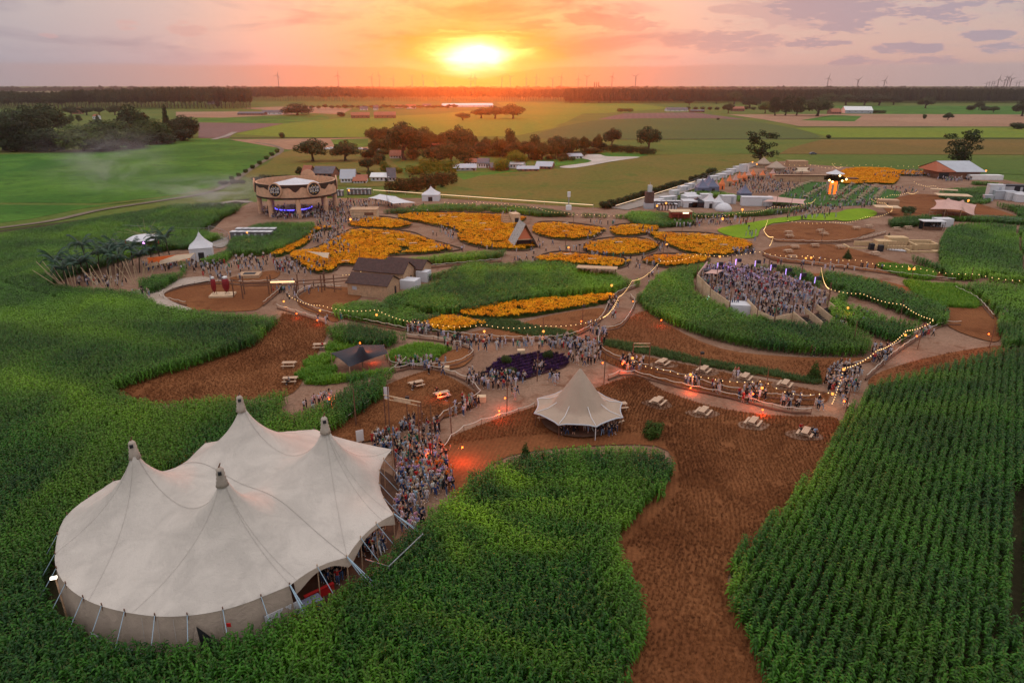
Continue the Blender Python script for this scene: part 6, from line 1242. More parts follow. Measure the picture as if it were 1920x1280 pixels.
CY = mat('turquoise_lamp', (.3, 1, 1), .5, emit=(.25, .9, 1), es=5)
lamps = []
def point(loc, col, e, r=.15):
    l = bpy.data.lights.new('lamp_light', 'POINT'); l.energy = e; l.color = col; l.shadow_soft_size = r; l.use_shadow = True
    ob = bpy.data.objects.new('lamp_light', l); COL.objects.link(ob); ob.location = loc; return ob
for (x, y) in ((1327, 560), (1434, 596), (1470, 600), (1543, 585)):
    v = G(x, y, .4); q = MB(); q.lathe((v.x - o.x, v.y - o.y, .35), [(0, -.15), (.15, 0), (0, .15)], 8); q.build('uplight', CY, t); l = point((0, 0, 0), (.3, .9, 1), 16); l.parent = t; l.location = (v.x - o.x, v.y - o.y - .5, .8)
for xx, yy, ee in ((1368, 516, 450), (1420, 535, 260), (1480, 550, 160)): l = point((0, 0, 0), (.5, .2, 1), ee, .5); l.parent = t; v = G(xx, yy, PZ); l.location = (v.x - o.x, v.y - o.y, PZ + 4)
simple_box('dj_booth', 'dark booth under the small pink sail on the platform', 'booth', 1338, 520, (4.5, 2, 1.6), BLK, PZ, -.3); simple_box('white_gazebo', 'white low tent roof sunk in the maize beside the platform', 'tent', 1385, 587, (3.6, 3, 2.0), WCANV, .1, -.2)
# ============================================================= palms and bamboo of the beach bar
PALM = leaf_mat('palm_frond', (.012, .05, .03), (.03, .085, .04), rough=.5)
def palm_meshes(r):
    q = MB(); H_ = r.uniform(3.8, 6.6); x = 0; pts = [(0, 0, 0)]
    for k in range(1, 6): x += r.uniform(-.05, .2); pts.append((x, .1 * k, H_ * k / 5))
    q.path(pts, .13, 6); tm = q.mesh('palm_trunk', BARK); c = MB(); top = pts[-1]
    for k in range(22):
        a = k * 2.4 + r.uniform(-.3, .3); L_ = r.uniform(2.3, 3.0); rs = r.uniform(.45, 1.9)
        for j in range(18):
            tt = (j + 1) / 18; rr = L_ * tt * (1 - .15 * tt); z = top[2] + rs * L_ * tt - .94 * L_ * tt * tt; px_, py_ = top[0] + rr * math.cos(a), top[1] + rr * math.sin(a); ll = .85 * (1 - .65 * abs(tt - .35))
            for s in (-1, 1):
                ax = a + s * .95; c.add([(px_, py_, z), (px_ + .2 * math.cos(a), py_ + .2 * math.sin(a), z), (px_ + ll * math.cos(ax), py_ + ll * math.sin(ax), z - .30 * ll)], [(0, 1, 2)])
        pth = [(top[0] + L_ * tt * (1 - .15 * tt) * math.cos(a), top[1] + L_ * tt * (1 - .15 * tt) * math.sin(a), top[2] + rs * L_ * tt - .94 * L_ * tt * tt) for tt in (0, .25, .5, .75, 1)]; c.path(pth, .03, 3)
    return tm, c.mesh('palm_crown', PALM)
pm = [palm_meshes(rt) for _ in range(4)]
for k, (x, y) in enumerate(((108, 530), (128, 545), (148, 520), (166, 512), (186, 508), (204, 515), (214, 500), (232, 505), (250, 498), (262, 512), (285, 500), (303, 495), (318, 478), (160, 532), (222, 520))):
    tm, cm = pm[k % 4]; v = G(x, y); tt = thing('palm_tree', ['palm at the left end of the beach bar', 'palm just inside the left end of the bamboo fan', 'palm second row left in the beach bar', 'tall palm left of the middle of the beach bar', 'dark palm in the middle back row', 'palm standing above the tall bamboo pole', 'highest palm of the beach bar', 'palm right of the highest one', 'palm before the white beach stage', 'palm in front of the violet stage light', 'palm at the right side of the beach stage', 'slim palm by the right bamboo fan', 'last palm on the right, beside the white pagoda', 'low palm over the bar crowd on the left', 'low palm behind the middle bamboo fan'][k], 'palm tree', v, k * 1.3, 'palm trees of the beach bar'); link('trunk', tm, tt); link('crown', cm, tt); s = rt.uniform(.88, 1.2); tt.scale = (s, s, s)
BAM = mat('bamboo', (.50, .36, .22), .7, .2, 3)
for k, (x0, y0, n_, sp, lean, lb) in enumerate(((130, 545, 9, 2.6, -.9, 'left fan of leaning bamboo poles'), (208, 550, 12, 3.4, -.2, 'middle fan of bamboo poles with the tallest upright'), (262, 536, 9, 2.6, .2, 'right fan of leaning bamboo poles'))):
    v = G(x0, y0); tt = thing('bamboo_fan', lb + ' round the beach bar', 'poles', v, 0, 'bamboo fans round the beach bar')
    for j in range(n_):
        u = j / (n_ - 1) - .5; q = MB(); q.tube((u * sp, rt.uniform(-.6, .6), 0), (u * sp + (u * 2.1 + lean) * 2.6, -1.0 + rt.uniform(-.5, 1.4), rt.uniform(4.2, 6.8)), .085, .05, 5); q.build('pole', BAM, tt)
v = G(180, 558); q = MB(); q.tube((0, 0, 0), (0, 0, 6), .09); ob = q.build('upright_pole', BAM); ob.location = v; tag(ob, 'single tall upright pole at the front of the bamboo fans', 'pole')
sheet('path', [(100, 542), (125, 525), (200, 520), (300, 512), (345, 500), (330, 522), (262, 548), (215, 556), (140, 552)], CHIP, .45)
sheet('path', [(250, 552), (300, 534), (370, 522), (400, 528), (340, 540), (308, 555), (330, 572), (360, 583), (340, 586), (280, 570), (256, 566)], field_mat('pale_sand', (.42, .34, .28), (.34, .26, .20), .2, fine=3), .46)
v = G(270, 473); tt = thing('beach_stage', 'small white roofed stage with violet light behind the palms', 'stage', v, .1); q = MB(); q.lathe((0, 2, 0), [(4.4, 3.2), (3.6, 3.7), (1.6, 4.1), (0, 4.2)], 7); q.build('roof', WCANV, tt); q = MB(); q.box((0, 2, .5), (8, 5, 1)); q.build('deck', DWOOD, tt)
for x in (-4, 4): q = MB(); q.tube((x, 0, 0), (x, 0, 3.4), .12); q.build('post', REDP, tt)
q = MB(); q.lathe((.5, -.6, 2.4), [(0, -.35), (.35, 0), (0, .35)], 8); q.build('light', mat('violet_lamp', (.8, .3, 1), .5, emit=(.7, .25, 1), es=9), tt)
q = MB()
for j in range(9): a = math.pi * (j + .5) / 9; q.tube((math.cos(a), 3, 4), (7 * math.cos(a) + .6 * math.sin(j * 3), 4, 4 + (3 + 1.2 * math.sin(j * 5)) * math.sin(a)), .035, .02, 3)
q.build('bamboo_rays', BAM, tt)
# bar under the beige awning, hanging red sculptures, ring bench
v = G(320, 500); tt = thing('beach_bar', 'lit counter under the long beige awning', 'bar', v, .5); q = MB(); q.box((0, 0, .6), (9, 1, 1.2)); q.build('counter', WOOD, tt); q = MB(); q.box((0, .8, 1.8), (9, .2, 1.4)); q.build('lit_back', mat('red_glow_board', (.5, .1, .03), .6, emit=(1, .2, .03), es=.15), tt)
REDL = mat('dark_red_cloth', (.22, .012, .016), .6, .2, 2); v = G(420, 556); tt = thing('red_lantern_frame', 'two dark red hanging drops on a square platform beside the beam walk', 'sculpture', v, .1); q = MB(); q.box((-.2, 0, .3), (4.6, 3, .6)); q.build('plinth', PWOOD, tt)
for x, s in ((-1.7, .78), (.7, 1.12)):
    q = MB(); q.lathe((x, 0, .9), [(.05, 0), (.42 * s, .5), (.62 * s, 1.1), (.62 * s, 2.5), (.35 * s, 2.9), (0, 3.0)], 9); q.build('red_drop', REDL, tt, True); q = MB(); q.lathe((x, 0, 3.8), [(.4 * s, 0), (.45 * s, .3), (0, .5)], 8); q.build('cap', WHITE, tt)
    for a in (0, 2, 4): q = MB(); q.tube((x + .4 * math.cos(a), .4 * math.sin(a), .6), (x + .3 * math.cos(a), .3 * math.sin(a), 1.6), .05); q.build('leg', DWOOD, tt)
def beam_walk():
    t = thing('beam_pergola', 'long brown beam frame crossing over the dirt paths', 'pergola', G(540, 556)); o = t.location
    def W_(px, py, z): v = G(px, py, z); return (v.x - o.x, v.y - o.y, z)
    pts = [(432, 525, 3.8), (460, 530, 3.8), (508, 528, 3.8), (556, 527, 3.8), (604, 524, 3.8), (652, 520, 3.8)]
    for dz in (0, -.9):
        q = MB(); q.path([W_(x, y + (6 if dz else 0), 3.8 + dz * .0) for x, y, z in pts], .12, 5); q.build('beam', DWOOD, t)
    for (x, y) in ((439, 558), (456, 562), (459, 553), (505, 553), (510, 549), (555, 557), (560, 548), (604, 550), (609, 546), (628, 549), (610, 540)):
        v = G(x, y); q = MB(); q.tube((v.x - o.x, v.y - o.y, 0), (v.x - o.x, v.y - o.y, 3.9), .13, n=6); q.build('post', DWOOD, t)
    q = MB(); a, b_ = W_(507, 529, 3.9), W_(552, 528, 3.9); q.tube(a, b_, .2); q.build('lit_beam', mat('warm_strip', (1, .7, .4), .5, emit=(1, .6, .28), es=1.1), t)
    q = MB(); q.path([W_(556, 527, 3.8), W_(556, 540, 2.2), W_(556, 557, 0)], .14); q.build('brace', DWOOD, t)
beam_walk()
v = G(469, 520); tt = thing('square_bench', 'square timber bench ring round a dark pit', 'bench', v, .1); q = MB(); q.box((0, 0, .45), (4.6, 3.4, .9)); q.build('frame', WOOD, tt); q = MB(); q.box((0, 0, .93), (2.6, 1.7, .08)); q.build('pit', BLK, tt)
v = G(258, 567); q = MB(); q.add([(-1.6, -1, 0), (1.6, -1, 0), (1.6, 1, 0), (-1.6, 1, 0), (0, 1, 1.6), (-1.6, 1, 1.2)], [(0, 1, 4, 5), (0, 5, 3), (1, 2, 4), (2, 3, 5, 4), (3, 2, 1, 0)]); ob = q.build('timber_wedge', WOOD); ob.location = v; tag(ob, 'tilted timber wedge seat on the sand path edge', 'bench')
# ============================================================= picnic tables
def picnic_proto():
    t = thing('picnic_table', None, 'picnic table', (0, 0, 0)); pw = mat('table_pine', (.52, .35, .23), .75, .15, 3)
    q = MB()
    for k in range(4): q.box((0, -.3 + .2 * k, .75), (2.0, .18, .05))
    q.build('tabletop', pw, t)
    for s in (-1, 1):
        q = MB(); q.box((0, s * .78, .45), (2.0, .28, .05)); q.build('bench_seat', pw, t)
    for x in (-.75, .75):
        q = MB(); q.box((x, 0, .42), (.05, 1.65, .09)); q.tube((x, -.3, .72), (x, -.75, 0), .05, n=4); q.tube((x, .3, .72), (x, .75, 0), .05, n=4); q.build('leg', pw, t)
    return t
PT = None
def ptable(px, py, rz, label, group='picnic tables on the stubble', z=.22):
    global PT
    g = G(px, py)
    if PT is None: PT = picnic_proto(); o = PT; o.location = (g.x, g.y, z); o.rotation_euler = (0, 0, rz)
    else: o = copy_tree(PT, None, (g.x, g.y, z), rz)
    o['label'] = label; o['group'] = group; return o
for k, (x, y, lb) in enumerate([(1242, 686, 'empty picnic table at the left of the upper festoon row'), (1319, 700, 'empty picnic table second in the upper festoon row'), (1396, 714, 'empty picnic table third in the upper row, right of the standing pair'), (1471, 727, 'empty picnic table lit orange at the right of the upper row'), (1233, 760, 'empty picnic table at the left of the lower row, right of the tipi'), (1318, 779, 'empty picnic table second in the lower row'), (1411, 799, 'empty picnic table third in the lower row'), (1509, 819, 'picnic table with three people at the right end of the lower row'), (781, 727, 'picnic table with dark dressed sitters by the rope fence'), (829, 747, 'picnic table lit orange with people on both sides')]):
    ptable(x, y, .95 if k < 8 else .5, lb)
    if k < 8: g_ = G(x, y); sheet('bare_patch', [(g_.x + rt.uniform(1.1, 1.7) * math.cos(a) * 1.5, g_.y + rt.uniform(1.1, 1.7) * math.sin(a)) for a in np.linspace(0, 6.28, 9, endpoint=False)], CHIP, .245 + .004 * k, True, True)
ptable(543, 690, .05, 'single bench table alone on the crescent of stubble'); ptable(545, 719, .1, 'picnic table with a sitter at the edge of the crescent'); ptable(600, 655, .1, 'picnic table with a red dressed sitter above the black canopy')
ptable(1022, 790, .0, 'picnic table half under the left brim of the tipi', z=.5); ptable(1160, 772, .2, 'picnic table half under the right brim of the tipi', z=.5); ptable(1150, 800, .6, 'table under the front right brim of the tipi', z=.5)
fl_t = [(648, 497), (724, 444), (752, 456), (775, 463), (812, 471), (830, 410), (852, 413), (878, 420), (905, 425), (915, 437), (1042, 431), (1060, 424), (1060, 440), (1160, 461), (1064, 484), (1110, 493), (1190, 429), (1320, 447), (1338, 456), (1356, 466), (1278, 485)]
for x, y in fl_t: ptable(x, y, rt.uniform(-.1, .4), 'picnic table set in a cleared spot inside a marigold bed', 'picnic tables inside the marigold beds', .35)
di_t = [(1480, 447), (1478, 440), (1538, 437), (1545, 443), (1490, 468), (1477, 476), (1527, 465), (1485, 487), (1575, 468), (1605, 432), (1628, 428), (1640, 480), (1680, 433), (1702, 431)]
for x, y in di_t: ptable(x, y, rt.uniform(-.1, .3), 'picnic table on the bare dirt left of the timber play maze', 'picnic tables on the bare dirt', .35)
rows5 = [((1465, 367), (1520, 343)), ((1510, 372), (1562, 345)), ((1560, 378), (1598, 348)), ((1580, 378), (1620, 350)), ((1608, 379), (1642, 350)), ((1640, 377), (1660, 353))]
for i, (a, b_) in enumerate(rows5):
    for k in range(9): f_ = k / 8; ptable(a[0] + (b_[0] - a[0]) * f_, a[1] + (b_[1] - a[1]) * f_ ** .85, .3, 'picnic table in the slanting rows on the lawn round the tree tower', 'picnic tables on the lawn', .3)
# ============================================================= rope fences
def rope_fence(pts, label, h=.85, sp=2.2, base=True, r=.05):
    P = smoothline(GA(pts), 8); d = np.r_[0, np.cumsum(np.linalg.norm(np.diff(P, axis=0), axis=1))]; n = max(2, int(d[-1] / sp)); n = min(n, 90)
    o = P[len(P) // 2]; t = thing('rope_fence', label, 'fence', (o[0], o[1], .2), 0, 'rope fences along the paths'); nodes = []
    for k in range(n + 1):
        s = d[-1] * k / n; x = np.interp(s, d, P[:, 0]) - o[0]; y = np.interp(s, d, P[:, 1]) - o[1]; nodes.append((x, y)); q = MB(); q.tube((x, y, -.1), (x, y, h), .035, n=5); q.build('post', DWOOD, t)
    pts3 = []
    for (x0, y0), (x1, y1) in zip(nodes[:-1], nodes[1:]):
        for j in range(4): f_ = j / 4; pts3.append((x0 + (x1 - x0) * f_, y0 + (y1 - y0) * f_, h - .16 * 4 * f_ * (1 - f_)))
    pts3.append((*nodes[-1], h)); q = MB(); q.path(pts3, r, 4); q.build('rope', ROPE, t)
    if base: q = MB(); q.path([(x, y, .12) for x, y, z in pts3], .14, 5); q.build('edge_board', DWOOD, t)
    return t
RF = [([(833, 850), (855, 820), (900, 800), (960, 783), (1002, 768)], 'rope fence from the queue down to the left brim of the tipi'), ([(1140, 715), (1175, 704), (1230, 718), (1300, 735), (1330, 740), (1400, 757), (1470, 775), (1520, 778)], 'rope fence along the near side of the path right of the tipi'),
 ([(740, 700), (770, 693), (820, 698), (870, 715), (895, 735), (900, 747), (870, 763), (830, 785), (815, 800)], 'rope fence curving round the stubble with two tables'), ([(590, 830), (690, 765), (720, 715), (762, 680)], 'rope rail running from the big tent past the maize corner'),
 ([(1182, 560), (1190, 575), (1165, 615), (1130, 625), (1122, 650), (1145, 672), (1215, 695)], 'rope fence bending along the path left of the picnic strip'), ([(1228, 700), (1280, 712), (1310, 722), (1360, 735), (1450, 750), (1525, 753)], 'rope fence along the far side of the path right of the tipi'), ([(1195, 540), (1150, 560), (1128, 600), (1085, 630), (1030, 640), (950, 640), (850, 632), (770, 622)], 'rope fence along the far side of the central path'),
 ([(762, 635), (840, 645), (885, 660), (880, 675), (840, 690), (740, 690), (728, 678)], 'rope fence round the lime green patch and small stubble'), ([(610, 608), (560, 592), (520, 580)], 'rope fence above the crescent of stubble'), ([(640, 545), (595, 540), (562, 552), (560, 568), (600, 588), (640, 598), (770, 625)], 'rope fence along the small stubble below the sheds'), ([(494, 575), (528, 545), (525, 533), (460, 535), (380, 535), (330, 545), (300, 560), (350, 575)], 'rope fence round the stubble with the red drops'),
 ([(1560, 700), (1630, 680), (1700, 640), (1720, 628)], 'rope fence at the bend below the wedge of maize'), ([(1622, 715), (1680, 665), (1760, 615), (1800, 612)], 'rope fence on the outer side of the right bend'), ([(1430, 480), (1460, 490), (1580, 505), (1700, 520), (1790, 530)], 'low fence along the dirt path above the oval maize'), ([(1450, 455), (1560, 458), (1620, 450), (1660, 440)], 'low board edge between the two bare dirt terraces'), ([(795, 505), (850, 500), (940, 492)], 'rope fence below the bright hedge'), ([(1790, 545), (1830, 565), (1862, 600)], 'rope fence at the far right dirt patch')]
for p_, lb in RF: rope_fence(p_, lb, sp=2.4, base=p_[0][0] not in (833, 1560, 590))
def edge_kerb(pts, label):
    P = smoothpoly(GA(pts), 5); o = P.mean(0); q = MB(); q.path([(x - o[0], y - o[1], .2) for x, y in P] + [(P[0][0] - o[0], P[0][1] - o[1], .2)], .2, 5); ob = q.build('bed_edging', mat('edging_board', (.10, .06, .035), .9, .2, 2)); ob.location = (o[0], o[1], .1); tag(ob, 'low board edging round the ' + label, 'edging', 'board edgings of the beds')
for lb, pts in FLOW[:9]: edge_kerb([(p_[0], p_[1]) for p_ in pts], lb.split(',')[0])
# plank gates and frames
def frame_gate(a, b_, h, label, sign=False):
    A, B = G(*a), G(*b_); t = thing('timber_gateway', label, 'gate', A); v = B - A
    for p_ in (Vector((0, 0, 0)), v): q = MB(); q.tube(p_, p_ + Vector((0, 0, h)), .08, n=6); q.build('post', DWOOD, t)
    q = MB(); q.tube((0, 0, h), v + Vector((0, 0, h)), .07); q.tube((0, 0, h - .5), v + Vector((0, 0, h - .5)), .05); q.build('beam', PWOOD, t)
    if sign: q = MB(); m_ = v * .5; d = v.normalized(); q.box((m_.x, m_.y, h - .25), (v.length * .45, .05, .42), math.atan2(v.y, v.x)); q.build('blank_board', PWOOD, t)
    return t
frame_gate((724, 803), (792, 818), 4.6, 'tall frame with two rails and a pale board above the queue', True); frame_gate((1185, 690), (1216, 690), 4.0, 'timber frame over the path left of the picnic tables')
for k, (x, y, h, lb) in enumerate([(668, 800, 5.2, 'thick tall pole at the corner of the maize left of the queue'), (731, 812, 6.5, 'tall thin pole left in the queue'), (787, 850, 6.5, 'tall dark pole in the middle of the queue'), (813, 884, 8.2, 'tallest dark pole at the right of the queue'), (743, 897, 5.4, 'short thick pole beside the tent edge in the queue'), (847, 820, 4.4, 'pole at the rope corner of the queue'), (765, 795, 3.6, 'lamp pole with a dark head on the stubble'), (1132, 720, 5.0, 'pole behind the right brim of the tipi'), (950, 780, 4.8, 'pole on the path left of the tipi'), (1007, 716, 4.5, 'pole at the lavender bed tip'), (1092, 618, 4.2, 'pole with lamp on the stubble below the marigold strip'), (1019, 640, 4.2, 'festoon pole on the long bench'), (1310, 716, 4.4, 'lamp pole with dark head between two picnic tables'), (1433, 750, 4.6, 'leaning festoon pole at the picnic strip'), (1583, 785, 5.2, 'pole carrying the brightest heater at the path corner'), (1720, 655, 4.6, 'pole carrying a red heater at the right bend'), (1854, 655, 4.2, 'pole carrying a red heater at the far right'), (1685, 612, 5.0, 'festoon pole in the wedge of maize'), (1600, 650, 4.5, 'thin pole beside the platform walk'), (1060, 470, 4, 'lamp pole on the path left of the round bed'), (1085, 490, 4, 'lamp pole below the ring shaped bed'), (1243, 480, 4.4, 'lamp pole right of the round marigold bed'), (1277, 450, 4.4, 'pole at the tip of the oval marigold bed'), (1708, 530, 4.5, 'torch pole over the lime wedge'), (1817, 540, 4.5, 'torch pole by the right maize'), (700, 460, 4, 'pole in the biggest marigold bed'), (758, 428, 4, 'pole at the small marigold bed'), (868, 480, 4, 'pole by the bright hedge'), (676, 500, 4, 'pole at the lower tip of the biggest bed'), (1540, 455, 4.2, 'pole on the bare dirt terrace'), (1075, 431, 4, 'pole at the ring shaped bed'), (1395, 545, 4.2, 'pole beside the platform on the left')]):
    v = G(x, y); t = thing('festoon_pole' if 'festoon' in lb else 'timber_pole', lb, 'pole', v, 0, 'poles of the festival ground'); q = MB(); q.tube((0, 0, 0), (.12 * math.sin(k), .1 * math.cos(k), h), .10 if 'thick' in lb or 'tall' in lb else .07, .06, 7); q.build('pole', DWOOD, t)
    if 'head' in lb or 'lamp' in lb: q = MB(); q.box((.1, 0, h + .1), (.5, .4, .3)); q.build('lamp_head', BLK, t)
# ============================================================= festoons and lanterns
BULB = mat('festoon_bulb', (1, .7, .35), .4, emit=(1, .60, .22), es=2.2); GLOW = mat('orange_lantern', (1, .45, .12), .4, emit=(1, .30, .04), es=1.5); HOT = mat('heater_glow', (1, .1, .02), .4, emit=(1, .09, .01), es=9); CABLE = mat('black_cable', (.02, .02, .02), .6)
_b = MB(); _b.lathe((0, 0, 0), [(0, -.07), (.05, -.035), (.065, 0), (.04, .05), (0, .07)], 6); BM = _b.mesh('bulb', BULB)
def festoon(pts, label, sp=.75, big=1.0, each=True):
    V = [G(*p_) for p_ in pts]; o = V[0].copy(); t = thing('festoon', label, 'string lights', o, 0, 'festoons of warm bulbs'); cab = []; bl = []
    for a, b_ in zip(V[:-1], V[1:]):
        L_ = (b_ - a).length; n = max(6, int(L_ / 1.2))
        for k in range(n): f_ = k / n; cab.append(a.lerp(b_, f_) - Vector((0, 0, .055 * L_ * 4 * f_ * (1 - f_))) - o)
        m_ = max(3, int(L_ / sp))
        for k in range(m_): f_ = (k + .5) / m_; bl.append(a.lerp(b_, f_) - Vector((0, 0, .055 * L_ * 4 * f_ * (1 - f_) + .14)) - o)
    cab.append(V[-1] - o); q = MB(); q.path(cab, .02, 3); q.build('cable', CABLE, t)
    if each and len(bl) > 98: bl = bl[::2] if len(bl) < 196 else bl[::3]
    if each:
        for p_ in bl: c = link('bulb', BM, t, p_); c.scale = (big,) * 3
    else:
        q = MB()
        for p_ in bl: q.lathe(p_, [(0, -.1 * big), (.1 * big, 0), (0, .1 * big)], 5)
        q.build('bulbs', BULB, t)['kind'] = 'stuff'
    return t
FS = [([(1560, 756, 3.2), (1583, 688, 4.4), (1645, 655, 4.4), (1700, 618, 4.4), (1752, 598, 4.4)], 'brightest festoon climbing over the path to the right bend', .75, 1.1, True), ([(1540, 500, 4.6), (1555, 540, 4.6), (1617, 549, 4.6), (1693, 569, 4.6), (1752, 598, 4.4)], 'festoon from the platform along the narrow maize band', .65, 1.1, True),
 ([(1184, 674, 2.6), (1250, 692, 2.6), (1322, 705, 2.4), (1433, 712, 3.6), (1480, 735, 2.6), (1562, 733, 3.2)], 'festoon over the row of picnic tables', .9, 1.0, True), ([(540, 552, 3.4), (602, 571, 3.6), (706, 579, 4), (795, 603, 4), (908, 607, 4), (1019, 609, 4), (1130, 594, 4), (1160, 560, 4)], 'long festoon over the low maize and the marigold patch', .85, 1.0, True),
 ([(1130, 594, 4), (1160, 555, 4), (1185, 525, 4.4), (1235, 492, 4.4)], 'festoon rising past the lean-to roof to the marigolds', .7, 1.0, True), ([(1235, 488, 4), (1310, 475, 4), (1420, 470, 4), (1520, 478, 4), (1610, 486, 4), (1710, 498, 4), (1830, 512, 4), (1960, 524, 4)], 'long festoon across the bare dirt and the right maize', 1.1, 1.2, True),
 ([(640, 515, 3.4), (700, 497, 3.6), (740, 497, 3.6)], 'short festoon at the back of the timber sheds', .8, 1.0, True), ([(830, 378, 4), (897, 377, 4), (950, 381, 4), (1004, 387, 4), (1055, 397, 4), (1110, 401, 4), (1165, 402, 4)], 'festoon along the hedge by the lit meadow edge', 1.3, 1.5, True), ([(1440, 410, 4), (1432, 430, 3), (1450, 443, 4), (1443, 460, 3)], 'festoon hanging down the lime lawn corner', .6, 1.5, True),
 ([(1300, 402, 4), (1390, 397, 4), (1450, 386, 4), (1515, 380, 4), (1530, 372, 4)], 'festoon above the hedge at the service tents', 1.1, 1.5, True), ([(1474, 412, 4), (1560, 415, 4), (1625, 405, 4), (1672, 395, 4), (1674, 387, 4)], 'festoon in a loop over the lime crescents', 1.1, 1.5, True), ([(1633, 372, 4), (1660, 380, 4), (1674, 387, 4)], 'short festoon at the kiosk', 1, 1.6, True),
 ([(1466, 306, 4), (1525, 308, 4), (1580, 312, 5), (1560, 305, 4), (1630, 308, 4), (1690, 310, 4), (1727, 309, 4)], 'high festoon behind the far marigold field', 2.4, 2.0, True), ([(1640, 372, 4), (1672, 364, 5), (1702, 360, 5), (1722, 358, 4)], 'festoon at the right side of the lawn', 1.2, 1.7, True), ([(1712, 339, 5), (1730, 347, 4), (1752, 347, 5), (1770, 355, 4)], 'festoon from the barn crowd to the flat roof', 1.1, 1.7, True)]
for p_, lb, sp, bg_, ea in FS: festoon(p_, lb, sp, bg_ if bg_ < 1.3 else bg_ * .75, ea)
def lantern(px, py, z, label, m_=GLOW, r=.26, e=14, col=(1, .38, .1), lz=None, name='lantern'):
    v = G(px, py, z); t = thing(name, label, 'lantern' if name == 'lantern' else 'heater', v, 0, 'hanging lanterns' if name == 'lantern' else 'glowing heaters'); q = MB(); q.lathe((0, 0, 0), [(0, -r), (r * .8, -r * .6), (r, 0), (r * .8, r * .6), (0, r)], 10); q.build('globe' if name == 'lantern' else 'glowing_head', m_, t, True)
    q = MB(); q.tube((0, 0, r * .9), (0, 0, r + .5), .02, n=4); q.build('hanger', CABLE, t)
    if e: l = point((0, 0, 0), col, e, .2); l.parent = t; l.location = (0, 0, (lz if lz is not None else -.5))
    return t
LN = [(1582, 692, 3.6, 'round orange lantern where two festoons meet'), (1561, 738, 2.2, 'round orange lantern low over the crowd corner'), (1429, 727, 2.6, 'round orange lantern on the leaning pole'), (1295, 702, 2.6, 'round orange lantern above the left picnic tables'), (1186, 671, 2.6, 'orange lantern on the timber frame'), (908, 621, 3, 'lantern left over the stubble under the marigold strip'), (1019, 621, 3, 'lantern on the long bench pole'), (706, 590, 3, 'lantern in the low maize plot'), (532, 565, 2.2, 'lantern on the path near the beam frame'), (600, 582, 2.0, 'lantern at the rope corner of the small stubble'), (1147, 535, 3, 'bright lantern at the right tip of the broad maize'), (1590, 577, 3, 'lantern in the wedge of maize'), (1698, 628, 2.6, 'lantern at the right end of the wedge'), (1350, 481, 3, 'lantern under the oval marigold bed'), (463, 436, 3.5, 'tall torch at the white roofed cabins'), (1816, 376, 3.5, 'flaming lantern in the small gridded maize'), (657, 411, 3, 'lamp left of the boxy bar'), (1066, 464, 3.5, 'lamp between the ring and round beds'), (1250, 458, 3.8, 'lamp at the right of the round bed'), (1392, 393, 3.5, 'lamp in the hedge below the service tents'), (1232, 386, 3, 'lamp at the toilets'), (1249, 381, 3, 'second lamp at the toilets'), (1355, 410, 3, 'lamp at the crowd by the hedge'), (628, 359, 3, 'lamp left behind the stage'), (654, 357, 3, 'lamp right behind the stage'), (1705, 504, 4, 'left flaming torch over the lime wedge'), (1714, 504, 4, 'right flaming torch over the lime wedge'), (1511, 484, 3.6, 'left torch on the bare dirt'), (1521, 483, 3.6, 'right torch on the bare dirt'), (1849, 320, 5, 'lamp on the barn ridge end'), (1411, 304, 4, 'lamp under the open tree'), (1419, 308, 4, 'second lamp under the open tree')]
for x, y, z, lb in LN: lantern(x, y, z, lb, r=.2 if y > 540 else .24 if y > 430 else .36, e=60 if y > 430 else 120)
HT_ = [(1583, 752, 4.4, 'red heater burning over the corner crowd'), (1719, 630, 4.0, 'red heater at the right bend'), (1854, 626, 3.8, 'red heater at the far right of the dirt path'), (867, 838, 2.2, 'low red heater lighting the stubble right of the queue'), (803, 850, 1.6, 'red heater inside the queue'), (1130, 680, 3, 'heater head above the path right of the tipi point'), (1412, 738, 2.2, 'heater above the walkers on the right path'), (947, 746, 1.6, 'heater glow on the path left of the tipi'), (936, 770, 1.6, 'lower heater glow on the path left of the tipi'), (825, 737, 1.2, 'heater at the orange lit picnic table'), (1167, 682, 1.4, 'heater glow right of the tipi'), (700, 668, 1.2, 'fire burning under the black canopy'), (675, 643, 4.2, 'red lamp on top of the black canopy'), (618, 748, 1.6, 'orange glow in the maize clearing'), (1295, 727, 1, 'heater glow at the leaning ladder'), (1430, 768, 1, 'heater glow on the lower rope fence'), (1187, 565, 3, 'red lamp at the neck of the path'), (1090, 602, 2.6, 'heater lamp over the orange lit stubble'), (350, 866, 1.2, 'orange glow behind the big tent'), (556, 588, 1.2, 'glow spot on the upper path'), (595, 600, 1.2, 'lower glow spot on the upper path'), (1240, 600, 1.4, 'glow on the strip left of the oval maize')]
for x, y, z, lb in HT_: lantern(x, y, z, lb, HOT, .11 if y > 560 else .16, 420 if x == 867 else 60 if y in (588, 600, 850, 668) else 130, (1, .10, .015), lz=-.25, name='heater')
for x in (770, 450):
    pass
# warm light inside the open side of the big tent
for (x, y) in ((-14.5, 53.5), (-20.5, 62)): l = point((x, y, 3.0), (1, .3, .08), 120, .4)
